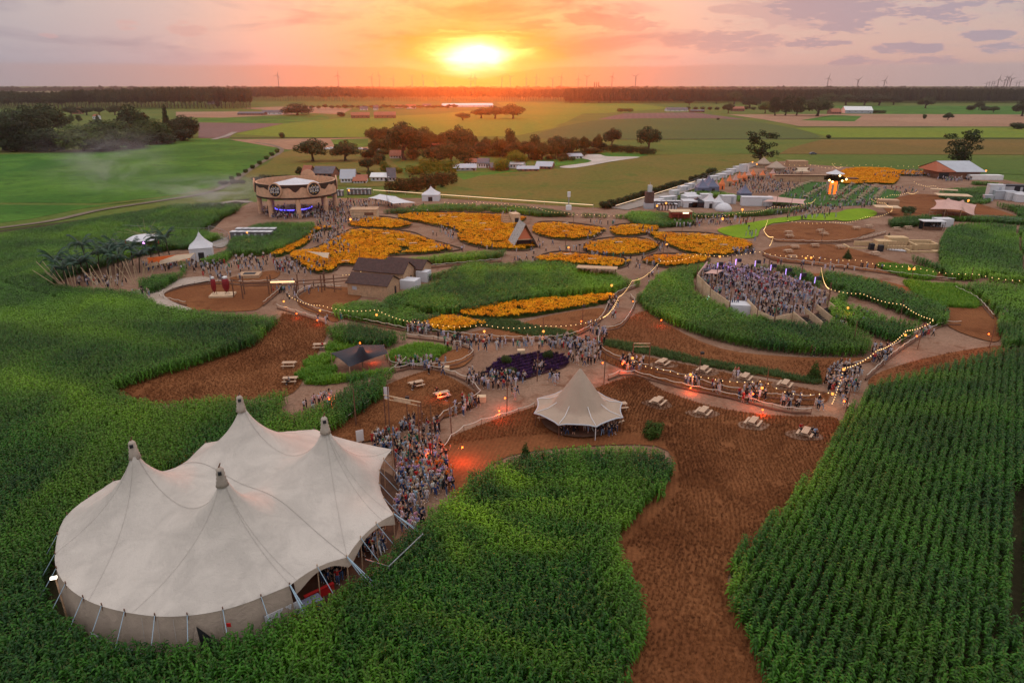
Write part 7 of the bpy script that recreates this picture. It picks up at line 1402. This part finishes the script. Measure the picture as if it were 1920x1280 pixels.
# ============================================================= service yard, fences, stalls
def lit_fence(a_pts, label):
    P = smoothline(GA(a_pts), 6); o = P[0]; t = thing('light_line_fence', label, 'fence', (o[0], o[1], 0)); q = MB(); q.path([(x - o[0], y - o[1], 1.2) for x, y in P], .1, 4); q.build('light_tube', mat('warm_line', (1, .8, .6), .5, emit=(1, .66, .36), es=.7), t)
    for k in range(0, len(P), 3): q = MB(); x, y = P[k] - o; q.tube((x, y, 0), (x, y, 1.5), .06, n=4); q.build('post', STEEL, t)
lit_fence([(700, 362), (760, 366), (830, 371), (940, 379), (1112, 391)], 'long glowing line along the meadow edge'); lit_fence([(1154, 392), (1215, 373), (1303, 345)], 'glowing line along the row of clipped bushes')
def mesh_fence(pts, label, h=1.9):
    P = smoothline(GA(pts), 6); o = P[0]; t = thing('mesh_fence', label, 'fence', (o[0], o[1], 0), 0, 'steel fences'); q = MB()
    for (x0, y0), (x1, y1) in zip(P[:-1] - o, P[1:] - o):
        for z in (.15, h * .5, h): q.tube((x0, y0, z), (x1, y1, z), .03, n=3)
        n = max(2, int(math.hypot(x1 - x0, y1 - y0) / .8))
        for k in range(n): f_ = k / n; q.tube((x0 + (x1 - x0) * f_, y0 + (y1 - y0) * f_, 0), (x0 + (x1 - x0) * f_, y0 + (y1 - y0) * f_, h), .02, n=3)
    q.build('wire_mesh', STEEL, t)
mesh_fence([(232, 434), (300, 438), (383, 440), (395, 436), (425, 446), (428, 458), (400, 468)], 'steel fence curving round the white pagoda road'); mesh_fence([(1740, 408), (1830, 414), (1980, 428)], 'long steel fence across the right maize'); mesh_fence([(1290, 348), (1340, 330), (1400, 312)], 'steel fence behind the row of trailers')
sheet('path', [(398, 462), (395, 450), (385, 447), (400, 443), (425, 448), (428, 458), (415, 466)], TRACK, .3); strip('path', [(1160, 393), (1215, 378), (1300, 349), (1350, 330), (1420, 306)], 7, TRACK, .3)
def cabin(px, py, size, m_, label, rz=0., name='portable_cabin', cat='cabin', group='white cabins and trailers', roof=None):
    v = G(px, py); t = thing(name, label, cat, v, rz, group); q = MB(); q.box((0, 0, size[2] / 2 + .15), size); q.build('body', m_, t); q = MB(); q.box((0, 0, size[2] + .2), (size[0] + .2, size[1] + .2, .12)); q.build('roof', roof or m_, t); q = MB(); q.box((size[0] * .2, -size[1] / 2 - .03, size[2] * .5), (min(.9, size[0] * .3), .05, size[2] * .75)); q.build('door', GREYM, t); return t
cabin(1417, 386, (10.5, 3, 3), WCANV, 'long white truck body in the service yard', -.12, 'truck_trailer', 'trailer')
cabin(1364, 382, (5, 3, 2.8), WCANV, 'pinkish white cabin left of the white pagoda', .1); cabin(1323, 378, (4, 3, 2.6), WCANV, 'white cabin behind the cream tents'); cabin(1293, 376, (4, 3, 2.6), WCANV, 'white drum-like cabin behind the left cream tent')
for k, (x, y, w, lb) in enumerate([(1252, 378, 8, 'white trailer nearest to the speaker tower'), (1232, 384, 6, 'white van-like trailer at the tower foot'), (1264, 366, 4, 'grey white cab of a truck behind the trailer'), (1281, 358, 5, 'white trailer before the yard hedge'), (1293, 353, 4.5, 'second white trailer at the yard hedge'), (1318, 345, 6, 'white trailer left of the slate pagodas'), (1338, 338, 6, 'white trailer behind the lit stalls'), (1352, 334, 6, 'white trailer further along the fence'), (1364, 329, 6, 'white trailer with tall roof'), (1372, 324, 6, 'white trailer near the far end'), (1394, 323, 5, 'tall white box at the end of the stalls'), (1385, 319, 7, 'far white awnings below the tipis')]): cabin(x, y, (w * .85, 2.4, 1.7 if k != 10 else 3.6), WCANV, lb, .5, 'trailer', 'trailer')
for i, (x0, x1, y_) in enumerate(((442, 505, 449), (452, 512, 443))):
    for k in range(6): x = x0 + (x1 - x0) * k / 5; cabin(x, y_, (1.9, 1.9, 2.1), mat('cabin_grey', (.12, .12, .13), .6), 'dark toilet cabin with a white roof in the %s row beside the tall torch' % ('front' if i == 0 else 'back'), 0, 'toilet_cabin', 'toilet cabin', 'white roofed toilet cabins by the maize', WCANV)
for i, (x0, x1, y_) in enumerate(((1236, 1264, 395), (1226, 1270, 389))):
    for k in range(6): x = x0 + (x1 - x0) * k / 5; cabin(x, y_, (1.6, 1.6, 2.1), MATS['cabin_grey'], 'dark toilet cabin with a white roof, %s row beside the speaker tower' % ('front' if i == 0 else 'back'), 0, 'toilet_cabin', 'toilet cabin', 'white roofed toilet cabins by the tower', WCANV)
for i, (x0, x1, y_) in enumerate(((612, 640, 368), (656, 692, 365))):
    for k in range(6): x = x0 + (x1 - x0) * k / 5; cabin(x, y_, (1.7, 1.7, 2.1), MATS['cabin_grey'], 'dark toilet cabin with a white roof, %s block behind the stage' % ('left' if i == 0 else 'right'), 0, 'toilet_cabin', 'toilet cabin', 'white roofed toilet cabins behind the stage', WCANV)
v = G(1356, 395); q = MB(); q.lathe((0, 0, 0), [(3, 0), (2.8, 1), (2, 2), (.8, 2.6), (0, 2.7)], 12); ob = q.build('igloo_tent', WCANV, None, True); ob.location = v; tag(ob, 'white dome tent at the front of the service yard', 'tent')
ST = mat('lit_orange_cloth', (.55, .16, .06), .6, emit=(1, .20, .04), es=.12)  # orange cloth with its own glow put in for lamplight
for k, (x, y) in enumerate([(1343, 360), (1354, 356), (1368, 350), (1379, 348), (1386, 344), (1396, 341), (1404, 338), (1412, 336), (1430, 338), (1449, 335)]):
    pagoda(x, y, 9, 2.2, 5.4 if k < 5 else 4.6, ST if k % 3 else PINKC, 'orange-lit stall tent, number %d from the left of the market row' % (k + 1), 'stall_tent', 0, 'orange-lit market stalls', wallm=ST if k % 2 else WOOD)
for k, (x, y, s_, m_, lb) in enumerate([(1862, 372, (5, 3, 5), WCANV, 'tall white container at the left of the right service yard'), (1880, 374, (7, 3, 3), GREYM, 'grey container in the middle of the right yard'), (1900, 376, (6, 3, 2.8), WCANV, 'white cabin in the right yard'), (1898, 362, (10, 4, 3), BLACKC, 'dark green covered load in the right yard'), (1918, 379, (6, 3, 2.6), WCANV, 'white cabin at the right picture edge'), (1875, 362, (8, 3, 2.5), GREYM, 'grey trailer behind the tall container'), (1851, 377, (3, 2, 2), GREYM, 'small grey vehicle-like box by the yard maize')]): cabin(x, y, s_, m_, lb, -.2, 'container', 'container', 'right service yard')
v = G(1748, 432); t = thing('small_bar', 'small bar with white roof at the corner behind the play maze', 'bar', v, -.1); q = MB(); q.box((0, 1, 2.7), (6.5, 3.5, .15)); q.build('roof', WCANV, t); q = MB(); q.box((0, 2, 1.3), (6, .3, 2.6)); q.build('back_wall', BLK, t); q = MB(); q.box((0, 0, .5), (5, .6, 1)); q.build('counter', DWOOD, t)
for x in (-3, 3): q = MB(); q.tube((x, -.5, 0), (x, -.5, 2.7), .07); q.build('post', DWOOD, t)
simple_box('small_white_tent', 'white flat tent beside the small bar', 'tent', 1765, 425, (5, 3, 2.6), WCANV)
# timber play maze
v = G(1690, 468); t = thing('play_maze', 'pale timber play maze of low walls and blocks on the bare dirt', 'play structure', v, -.08); PM = mat('maze_timber', (.56, .38, .20), .8, .15, 1.5)
for (x, y, w, d, h) in [(-8, 4, 5, .6, 1.2), (-4, 2, 4, 3, 2.0), (0, 4, 5, 3, 2.6), (3, 1, .6, 5, 1.6), (6, 4, 6, .6, 1.8), (9, 2.5, .6, 4, 1.6), (6, 0.5, 6, .6, 1.6), (-1, -1, 6, .5, 1.2), (-6, 0, .5, 4, 1), (-11, 0, 5, .4, .4), (-13, 2, .4, 5, .4), (4, -3.5, 8, .5, .5), (8, -2.5, 3, 1.5, .5), (0, -3, .5, 3, .8), (-3, 0, 3, .5, 2.2)]: q = MB(); q.box((x, y, h / 2), (w, d, h)); q.build('maze_wall', PM, t)
q = MB()
for k in range(8): q.box((-4 + k * .7, -1.8, 1.2), (.12, .12, 2.4))
q.build('slat_screen', WOOD, t)
for x, y in ((1633, 468), (1650, 471)): simple_box('black_bin', 'black bin left of the play maze, %s one' % ('left' if x == 1633 else 'right'), 'bin', x, y, (1.1, 1.1, 1.6), BLK, .1)
q = MB(); q.box((0, 0, .3), (4.5, 2.4, .2)); ob = q.build('white_sheet_board', WCANV); ob.location = G(1682, 470); ob.rotation_euler = (0, 0, -.5); tag(ob, 'white board lying in front of the play maze', 'board')
# boards, signs, crates
v = G(676, 832, 0); t = thing('info_sign', 'white upright sign board on the stubble at the back of the big tent', 'sign', v, .5); q = MB(); q.box((0, 0, 1.1), (.9, .05, 1.5)); q.build('board', WHITE, t)
for x in (-.4, .4): q = MB(); q.tube((x, .05, 0), (x, .05, 1.8), .03); q.build('post', STEEL, t)
v = G(721, 762); t = thing('banner', 'white cloth banner hanging at the maize corner', 'banner', v); q = MB(); q.tube((0, 0, 0), (0, 0, 3.0), .05); q.build('pole', DWOOD, t); q = MB(); q.box((.35, 0, 2.0), (.7, .04, 1.7)); q.build('cloth', WCANV, t)
for x, y, lb in ((977, 664, 'pale timber block seat in the middle of the path'), (903, 752, 'pale block at the rope fence corner'), (835, 696, 'timber crate used as a stand beside the person on it')): simple_box('timber_block', lb, 'block seat', x, y, (1.2, .9, .8), PWOOD, .1)
v = G(1277, 505)
# straw-coloured round hat-like bin in the queue
q = MB(); q.lathe((0, 0, 0), [(.9, 0), (.95, .5), (.5, .9), (0, 1.0)], 12); ob = q.build('round_parasol_base', WOOD); ob.location = G(796, 886); tag(ob, 'round brown drum with a lid standing in the queue', 'drum')
q = MB(); q.lathe((0, 0, 0), [(.75, 0), (.75, .5), (.6, .5), (.6, .1), (0, .1)], 12); ob = q.build('timber_tub', WOOD); ob.location = G(785, 975); tag(ob, 'low round timber tub at the edge of the maize below the queue', 'tub')
q = MB(); 
q.box((0, 0, .25), (34, .5, .5)); ob = q.build('long_bench', DWOOD); v1, v2 = G(845, 641), G(1060, 641); ob.location = ((v1.x + v2.x) / 2, (v1.y + v2.y) / 2, .1); ob.scale = ((v2.x - v1.x) / 34, 1, 1); tag(ob, 'long low dark bench along the far side of the central path', 'bench')
# lavender bed
LAV = leaf_mat('lavender', (.028, .016, .035), (.085, .035, .13), trans=0, rough=.9, spec=.05); lav = protos('lav', [tuft(rt, 40, .25, .28, .3, 0, .03).mesh('lav_%d' % i, [LAV]) for i in range(3)])
LV = [(910, 702), (935, 678), (975, 668), (1030, 664), (1062, 672), (1060, 690), (1010, 705), (975, 715), (940, 712)]
sheet('bed_soil', LV, field_mat('lavender_soil', (.035, .015, .02), (.05, .02, .03), .4, .9, 35, .5, fine=3), .3)
P_ = rowgrid(P2(LV), [], 1.0, .35, 35, .3); scatter('lavender_bed', 'striped purple lavender bed in the middle of the paths', 'flower bed', np.concatenate([P_, np.full((len(P_), 1), .3)], 1), lav)
# ============================================================= people
def pmat(name, mode):
    m = bpy.data.materials.new(name); m.use_nodes = True; t = m.node_tree; q = NB(t); p = t.nodes['Principled BSDF']; p.inputs['Roughness'].default_value = .85; p.inputs['Specular IOR Level'].default_value = .15
    oi = q.n('ShaderNodeObjectInfo')
    if mode == 'top': c = oi.outputs['Color']
    elif mode == 'legs': c = q.ramp(oi.outputs['Alpha'], [(0, (.015, .015, .02)), (.25, (.06, .10, .20)), (.5, (.26, .34, .46)), (.75, (.62, .60, .58))], 'CONSTANT')
    elif mode == 'rtop': c = q.ramp(oi.outputs['Random'], [(0, (.46, .44, .45)), (.18, (.015, .015, .02)), (.58, (.20, .26, .38)), (.66, (.55, .45, .38)), (.76, (.38, .03, .03)), (.81, (.30, .32, .34)), (.90, (.55, .50, .60)), (.96, (.05, .22, .12))], 'CONSTANT')
    elif mode == 'rlegs': c = q.ramp(q.m('FRACT', q.m('MULTIPLY', oi.outputs['Random'], 13.7)), [(0, (.012, .012, .016)), (.45, (.04, .07, .15)), (.75, (.20, .27, .38)), (.9, (.5, .48, .46))], 'CONSTANT')
    q.put(p.inputs['Base Color'], c); MATS[name] = m; return m
SKIN = mat('skin', (.46, .26, .18), .6); HAIRB = mat('brown_hair', (.05, .025, .012), .6); HAIRL = mat('fair_hair', (.34, .22, .10), .6); SHOE = mat('pale_shoes', (.55, .54, .52), .7)
PTOP, PLEG, RTOP, RLEG = pmat('top_cloth', 'top'), pmat('leg_cloth', 'legs'), pmat('crowd_top', 'rtop'), pmat('crowd_legs', 'rlegs')
def body_mesh(name, J, hair, dress=False, seated=False):
    """one continuous skinned body from a joint graph; J = {joint: (x, y, z, radius)}"""
    E_ = [('pel', 'wai'), ('wai', 'che'), ('che', 'nec'), ('nec', 'hea'), ('hea', 'top'), ('che', 'shl'), ('shl', 'ell'), ('ell', 'wrl'), ('wrl', 'hal'), ('che', 'shr'), ('shr', 'elr'), ('elr', 'wrr'), ('wrr', 'har'), ('pel', 'hil'), ('hil', 'knl'), ('knl', 'anl'), ('anl', 'tol'), ('pel', 'hir'), ('hir', 'knr'), ('knr', 'anr'), ('anr', 'tor')]
    K = list(J); me = bpy.data.meshes.new(name); me.from_pydata([J[k][:3] for k in K], [(K.index(a), K.index(b_)) for a, b_ in E_], []); ob = bpy.data.objects.new('tmp', me); COL.objects.link(ob)
    md = ob.modifiers.new('s', 'SKIN'); md.use_smooth_shade = True
    for i, k in enumerate(K): r = J[k][3]; me.skin_vertices[0].data[i].radius = (r, r * (J[k][4] if len(J[k]) > 4 else 1)); me.skin_vertices[0].data[i].use_root = (k == 'pel')
    sb = ob.modifiers.new('u', 'SUBSURF'); sb.levels = 1; sb.render_levels = 1
    dg = bpy.context.evaluated_depsgraph_get(); dg.update(); out = bpy.data.meshes.new_from_object(ob.evaluated_get(dg)); COL.objects.unlink(ob); bpy.data.objects.remove(ob)
    for m_ in (SKIN, PTOP, hair, PLEG, SHOE): out.materials.append(m_)
    out.name = name; jn = [(k, Vector(J[k][:3])) for k in K]
    segs = [(a, b_, Vector(J[a][:3]), Vector(J[b_][:3])) for a, b_ in E_]; mi = []
    zsh = J['che'][2]
    for f in out.polygons:
        c = f.center; best = 9; bs = None; bt_ = 0
        for a, b_, A, B in segs:
            ab = B - A; t = max(0, min(1, (c - A).dot(ab) / ab.length_squared)); d = (c - (A + ab * t)).length
            if d < best: best, bs, bt_ = d, (a, b_), t
        a, b_ = bs
        if b_ in ('hea', 'top') or a in ('hea',):
            hc = Vector(J['hea'][:3]); fr = c.y - hc.y
            m_ = 2 if (c.z > hc.z + .05 or fr > .015) else 0
        elif b_ in ('nec',) and bt_ > .75: m_ = 0
        elif b_ in ('wrl', 'wrr', 'hal', 'har'): m_ = 0
        elif b_ in ('ell', 'elr'): m_ = 1 if bt_ < .7 else 0
        elif b_ in ('tol', 'tor'): m_ = 4
        elif b_ in ('hil', 'hir', 'knl', 'knr', 'anl', 'anr'): m_ = (1 if b_[:2] != 'an' else 0) if dress else 3
        elif a == 'pel' and bt_ < .25: m_ = 1 if dress else 3
        else: m_ = 1
        mi.append(m_)
    out.polygons.foreach_set('material_index', mi); out.polygons.foreach_set('use_smooth', [True] * len(mi)); return out
def joints(lean=0, sw=0.0, la=(0, 0), ra=(0, 0), seat=False, turn=0.0, fem=False):
    """faces -Y; sw = stride; la/ra = (forward, out) of the forearm"""
    J = {'pel': (0, 0, .95, .125, .9), 'wai': (0, .0, 1.10, .115, .8), 'che': (0, -lean * .3, 1.32, .135, .8), 'nec': (0, -lean * .45, 1.47, .055), 'hea': (0, -lean * .55 - .01, 1.60, .085), 'top': (0, -lean * .55, 1.71, .07)}
    for s, n_, arm in ((-1, 'l', la), (1, 'r', ra)):
        w = .17 if fem else .195; J['sh' + n_] = (s * w, -lean * .3, 1.40, .06); J['el' + n_] = (s * (w + .06 + arm[1] * .1), .03 - arm[0] * .12, 1.14 + max(0, arm[1]) * .22, .045); e = J['el' + n_]
        J['wr' + n_] = (s * (w + .05 + arm[1] * .15), e[1] - .04 - arm[0] * .22, e[2] - .22 + abs(arm[0]) * .22 + max(0, arm[1]) * .45, .033); q = J['wr' + n_]; J['ha' + n_] = (q[0], q[1] - .04, q[2] - .07 + abs(arm[0]) * .06 + max(0, arm[1]) * .15, .035)
        st = s * sw
        if seat: J['hi' + n_] = (s * .10, -.04, .92, .09); J['kn' + n_] = (s * .13, -.46, .93, .07); J['an' + n_] = (s * .13, -.50, .52, .045); J['to' + n_] = (s * .13, -.64, .49, .04)
        else: J['hi' + n_] = (s * .095, 0, .90, .095); J['kn' + n_] = (s * .10, -st * .16 - .02, .50, .068); J['an' + n_] = (s * .105, -st * .30 + .03, .09 + max(0, -st) * .04, .045); J['to' + n_] = (s * .115, -st * .30 - .10, .045 + max(0, -st) * .02, .04)
    if seat: J = {k: (v[0], v[1], v[2] - .43, *v[3:]) for k, v in J.items()}
    return J
VAR = [('standing', joints(.0, .1), False), ('standing with bent arms', joints(.05, .15, (1, 0), (.8, 0)), False), ('walking', joints(.1, .9, (.6, 0), (-.4, 0)), False), ('walking', joints(.08, -.8, (-.3, 0), (.6, 0)), False), ('walking', joints(.06, .6, (.9, 0), (0, .2), fem=True), True), ('standing with one arm raised', joints(0, .2, (.1, 0), (.2, 1.6)), False), ('standing', joints(.03, -.2, (.4, .1), (1, 0), fem=True), True), ('sitting', joints(.25, 0, (1, 0), (1, 0), seat=True), False)]
PB = []; cr_ = []
for i, (pose, J, fem) in enumerate(VAR):
    for hname, hm in (('dark-haired', HAIRB), ('fair-haired', HAIRL)):
        me = body_mesh('person_body', J, hm, fem and i % 2 == 0); pass
        PB.append((pose, hname, me, i))
        if pose != 'sitting' and 'raised' not in pose:
            m2 = me.copy(); m2.materials[1] = RTOP; m2.materials[3] = RLEG
            cr_.append(m2)
crowd_c = protos('crowd_people', cr_)
TOPS = [('white', (.52, .50, .51), 7), ('black', (.014, .014, .018), 12), ('light blue', (.30, .42, .58), 4), ('beige', (.50, .40, .30), 3), ('red', (.42, .02, .02), .9), ('grey', (.28, .29, .31), 4), ('navy', (.03, .05, .14), 3), ('dark green', (.02, .12, .06), .6), ('pink', (.62, .30, .36), .9), ('orange', (.75, .16, .02), .35), ('lilac', (.42, .30, .55), .6)]
LEGS = [('black trousers', .1), ('dark jeans', .35), ('light jeans', .6), ('white trousers', .85)]
# clusters: (px, py, half width, half height, count, phrase, heading, walking share)
CL = [(790, 885, 48, 62, 165, 'in the dense queue beside the big tent', None), (725, 838, 26, 16, 42, 'in the queue behind the tent corner', None), (790, 810, 38, 17, 28, 'at the upper end of the queue', None), (862, 775, 22, 17, 11, 'where the path meets the queue', None), (838, 910, 16, 24, 12, 'at the right side of the queue', None), (770, 970, 28, 34, 46, 'at the lower end of the queue', None),
      (880, 765, 18, 8, 5, 'by the rope corner below the lavender bed', None), (935, 722, 52, 12, 34, 'on the path below the lavender bed', None), (885, 715, 10, 12, 5, 'left of the lavender bed', None), (963, 750, 10, 10, 3, 'alone on the path under the lavender bed', None), (1012, 700, 14, 10, 6, 'at the lavender tip', None), (1040, 718, 10, 8, 6, 'behind the tipi on the left', None),
      (1095, 668, 34, 22, 40, 'in the group above the point of the tipi', None), (1130, 640, 12, 14, 6, 'on the narrow path above the tipi', None), (1185, 690, 22, 14, 14, 'under the timber frame right of the tipi', None), (900, 652, 38, 12, 18, 'on the central path left', None), (850, 650, 18, 12, 10, 'at the left bend of the central path', None), (990, 652, 70, 8, 18, 'along the long dark bench', None), (1055, 650, 34, 10, 14, 'on the central path right of the block seat', None),
      (1150, 585, 10, 22, 12, 'on the narrow path below the lean-to', None), (785, 625, 26, 9, 20, 'by the glowing stall at the marigold patch', None), (832, 640, 10, 8, 3, 'on the path under the marigold patch', None), (1115, 625, 14, 12, 7, 'at the neck of the central path', None), (780, 690, 42, 8, 14, 'along the rope fence under the lime patch', None), (836, 690, 4, 3, 1, 'standing on the timber crate', None), (820, 700, 18, 10, 4, 'on the path under the small stubble', None),
      (1298, 722, 14, 8, 8, 'at the leaning ladder near the picnic tables', None), (1343, 735, 10, 10, 6, 'on the right path left of the walkers', None), (1378, 712, 5, 4, 3, 'standing between two picnic tables', None), (1410, 748, 26, 12, 17, 'in the walking group on the right path', None), (1485, 762, 24, 10, 11, 'on the right path before the corner', None), (1535, 768, 10, 8, 5, 'near the glow spot at the corner', None), (1578, 772, 12, 12, 4, 'at the maize corner by the heater pole', None), (1580, 718, 34, 30, 62, 'in the crowd at the corner of the right maize', None), (1650, 672, 20, 14, 20, 'on the bend below the wedge of maize', None), (1737, 632, 12, 8, 6, 'at the far bend on the right', None), (1605, 610, 40, 14, 13, 'along the walk beside the platform stairs', None),
      (600, 763, 34, 20, 14, 'in the small clearing inside the maize', None), (1525, 667, 8, 4, 2, 'with arms out at the edge of the oval maize', None), (622, 605, 28, 8, 4, 'on the path above the square maize plot', None), (540, 552, 18, 14, 8, 'on the path under the beam frame', None), (1085, 812, 46, 10, 16, 'in the shade under the tipi brim', None), (1140, 815, 20, 8, 8, 'sitting under the right brim of the tipi', 's'),
      (265, 560, 20, 10, 8, 'on the sand path by the beach bar', 's'), (622, 1078, 26, 24, 26, 'under the open side of the tent', None), (690, 1028, 34, 22, 44, 'inside the open tent edge near the queue', None)]
FAR = [(370, 500, 50, 14, 60), (420, 520, 40, 12, 22), (490, 500, 70, 14, 70), (560, 505, 50, 14, 50), (560, 545, 60, 10, 20), (610, 440, 40, 24, 110), (545, 402, 60, 12, 190), (640, 400, 60, 22, 240), (720, 384, 40, 8, 40), (640, 470, 30, 14, 30), (835, 440, 24, 16, 20), (955, 405, 16, 12, 34), (1000, 402, 20, 5, 14), (1020, 470, 60, 14, 14), (980, 495, 20, 6, 8), (1100, 470, 20, 8, 8), (1110, 447, 20, 5, 8), (1140, 484, 40, 5, 12), (1240, 462, 12, 18, 16), (1130, 424, 30, 4, 10), (1210, 438, 16, 8, 12), (1290, 424, 30, 5, 22), (1360, 418, 60, 8, 60), (1395, 478, 24, 5, 24), (1410, 440, 16, 18, 8), (1520, 410, 60, 6, 22), (1530, 395, 50, 8, 70), (1480, 398, 50, 8, 40), (1420, 350, 50, 16, 190), (1440, 335, 50, 8, 80), (1480, 325, 30, 5, 40), (1505, 322, 22, 2, 30), (1495, 307, 12, 1.5, 16), (1560, 370, 90, 10, 90), (1620, 385, 60, 8, 60), (1720, 328, 34, 6, 120), (1790, 338, 34, 5, 90), (1660, 332, 30, 6, 20), (1690, 360, 50, 6, 30), (1620, 385, 20, 5, 20), (1500, 500, 80, 8, 14), (1600, 508, 60, 5, 12), (1750, 430, 20, 4, 8), (190, 535, 50, 10, 40), (300, 505, 30, 8, 30), (1205, 500, 40, 14, 20), (1225, 530, 14, 14, 8), (790, 400, 30, 10, 16), (690, 420, 30, 6, 14), (1330, 352, 14, 5, 10), (1880, 600, 8, 10, 3), (870, 470, 60, 6, 12), (1580, 355, 60, 10, 60), (1470, 355, 40, 10, 60)]
OBST = [PLAT, grow(EAVE, -1.0)]
people = []
for (cx, cy_, hw, hh, n_, ph, hd) in CL:
    for k in range(n_ if cy_ > 765 else int(n_ * 1.45)):
        for _ in range(30):
            x = cx + rt.uniform(-1, 1) * hw; y = cy_ + rt.uniform(-1, 1) * hh
            if ((x - cx) / hw) ** 2 + ((y - cy_) / hh) ** 2 > 1.05: continue
            v = G(x, y)
            if all((v.x - q_[0]) ** 2 + (v.y - q_[1]) ** 2 > .45 ** 2 for q_ in people[-140:]): break
        people.append((v.x, v.y, y, ph, hd))
people.sort(key=lambda a: -a[2])
ind, rest = people[:300], people[300:]
fab = np.array(EAVE)
usedl = set()
def wchoice(L): return rt.choices(L, [a[2] for a in L])[0]
stats = {}
for (x, y, py, ph, hd) in ind:
    for _ in range(60):
        tn, tcol, _w = wchoice(TOPS); ln, la_ = rt.choice(LEGS); cand = [p_ for p_ in PB if (p_[0] == 'sitting') == (hd == 's')]; pose, hn, me, i_ = rt.choice(cand)
        if 'raised' in pose and rt.random() < .8: continue
        lb = '%s person in %s top and %s, %s %s' % (hn, tn, ln, pose if len(pose) < 9 else pose.replace('standing with ', ''), ph)
        w_ = lb.split()
        if len(w_) > 16: lb = '%s person in %s and %s %s' % (hn, tn, ln, ph)
        if len(lb.split()) > 16: lb = 'person in %s and %s %s' % (tn, ln, ph)
        if lb not in usedl: break
    usedl.add(lb)
    o = link('person', me); o.location = (x, y, .22 if py > 560 else .3); o.rotation_euler = (0, 0, rt.uniform(0, 6.28)); s = rt.uniform(.92, 1.06); o.scale = (s, s, s); o.color = (*[c * rt.uniform(.85, 1.12) for c in tcol], la_)
    tag(o, lb, 'person', 'people ' + ph)
pts = [(x, y, .25) for x, y, *_ in rest]
for (cx, cy_, hw, hh, n_) in FAR:
    for k in range(n_):
        a = rt.uniform(0, 6.28); r = math.sqrt(rt.random()); v = G(cx + hw * r * math.cos(a), cy_ + hh * r * math.sin(a)); pts.append((v.x, v.y, .25))
P_ = np.array(pts); P_ = P_[~inpoly(P_[:, :2], PLAT)]
scatter('crowd', 'festival crowd scattered over the far paths and before the stage', 'crowd', P_, crowd_c, None, rng.uniform(.92, 1.05, len(P_)), tilt=.02)
plp = np.array([(a + plat_o.x, b_ + plat_o.y) for a, b_ in PL]); lo, hi = plp.min(0), plp.max(0); Q = rng.uniform(lo, hi, (2400, 2)); Q = Q[inpoly(Q, grow(plp, -.5))][:680]
scatter('crowd', 'dense dancing crowd packed on the raised platform', 'crowd', np.concatenate([Q, np.full((len(Q), 1), PZ)], 1), crowd_c, None, rng.uniform(.95, 1.06, len(Q)), tilt=.03)
# people sitting at the tables
for x, y, tn, tc__, lb in [(1499, 812, 'red', (.42, .02, .02), 'person in a red top and white cap sitting left at the occupied lower table'), (1520, 818, 'black', (.02, .02, .02), 'person in black sitting right at the occupied lower table'), (1526, 820, 'light blue', (.3, .42, .58), 'person in light blue at the far right of the occupied lower table'), (779, 732, 'black', (.02, .02, .02), 'person in black sitting at the table by the rope fence'), (820, 742, 'black', (.02, .02, .02), 'person in black sitting left at the orange lit table'), (842, 752, 'white', (.7, .7, .7), 'person in white bending at the right of the orange lit table'), (544, 722, 'grey', (.3, .3, .3), 'person in grey sitting at the crescent edge table'), (606, 656, 'red', (.5, .02, .02), 'person in red sitting at the table above the black canopy')]:
    me = [p_ for p_ in PB if p_[0] == 'sitting'][0][2]; v = G(x, y); o = link('person', me); o.location = (v.x, v.y, .25); o.rotation_euler = (0, 0, rt.uniform(-1, 1)); o.color = (*tc__, .1); tag(o, lb, 'person', 'people sitting at picnic tables')
# drifting smoke left of the stage
def smoke(name, px, py, size, dens, label):
    v = G(px, py); m = bpy.data.materials.new(name); m.use_nodes = True; t = m.node_tree; t.nodes.clear(); q = NB(t); vp = q.n('ShaderNodeVolumePrincipled'); tcx = q.n('ShaderNodeTexCoord').outputs['Object']
    gr = q.n('ShaderNodeVectorMath', operation='LENGTH'); q.put(gr.inputs[0], tcx); f = q.mr(gr.outputs['Value'], 1.0, .15); nz = q.mr(q.noise(tcx, 2.4, 4, .6, .8), .42, .68); q.put(vp.inputs['Density'], q.m('MULTIPLY', q.m('MULTIPLY', f, nz), dens)); vp.inputs['Color'].default_value = (.9, .9, .9, 1)
    oo = q.n('ShaderNodeOutputMaterial'); t.links.new(vp.outputs[0], oo.inputs['Volume'])
    bm = bmesh.new(); bmesh.ops.create_icosphere(bm, subdivisions=3, radius=1); me = bpy.data.meshes.new(name); bm.to_mesh(me); bm.free(); me.materials.append(m); o = link(name, me); o.location = (v.x, v.y, size[2] * .9); o.scale = size; tag(o, label, None, None, 'stuff')
smoke('smoke', 415, 392, (34, 22, 7), .055, 'thin smoke drifting left of the stage'); smoke('smoke', 215, 372, (32, 28, 16), .02, 'faint smoke rising over the green field')
HAZE_D = 0.00009
# ============================================================= haze
hz = MB(); hz.box((0, 2500, 84), (9000, 5600, 174)); hzm = bpy.data.materials.new('haze_air'); hzm.use_nodes = True; ht_ = hzm.node_tree; ht_.nodes.clear()
pv = ht_.nodes.new('ShaderNodeVolumePrincipled'); pv.inputs['Color'].default_value = (.92, .86, .88, 1); pv.inputs['Density'].default_value = HAZE_D; pv.inputs['Anisotropy'].default_value = .88
ho = ht_.nodes.new('ShaderNodeOutputMaterial'); ht_.links.new(pv.outputs[0], ho.inputs['Volume'])
tag(hz.build('haze', hzm), kind='stuff', label='thin evening haze over the plain')
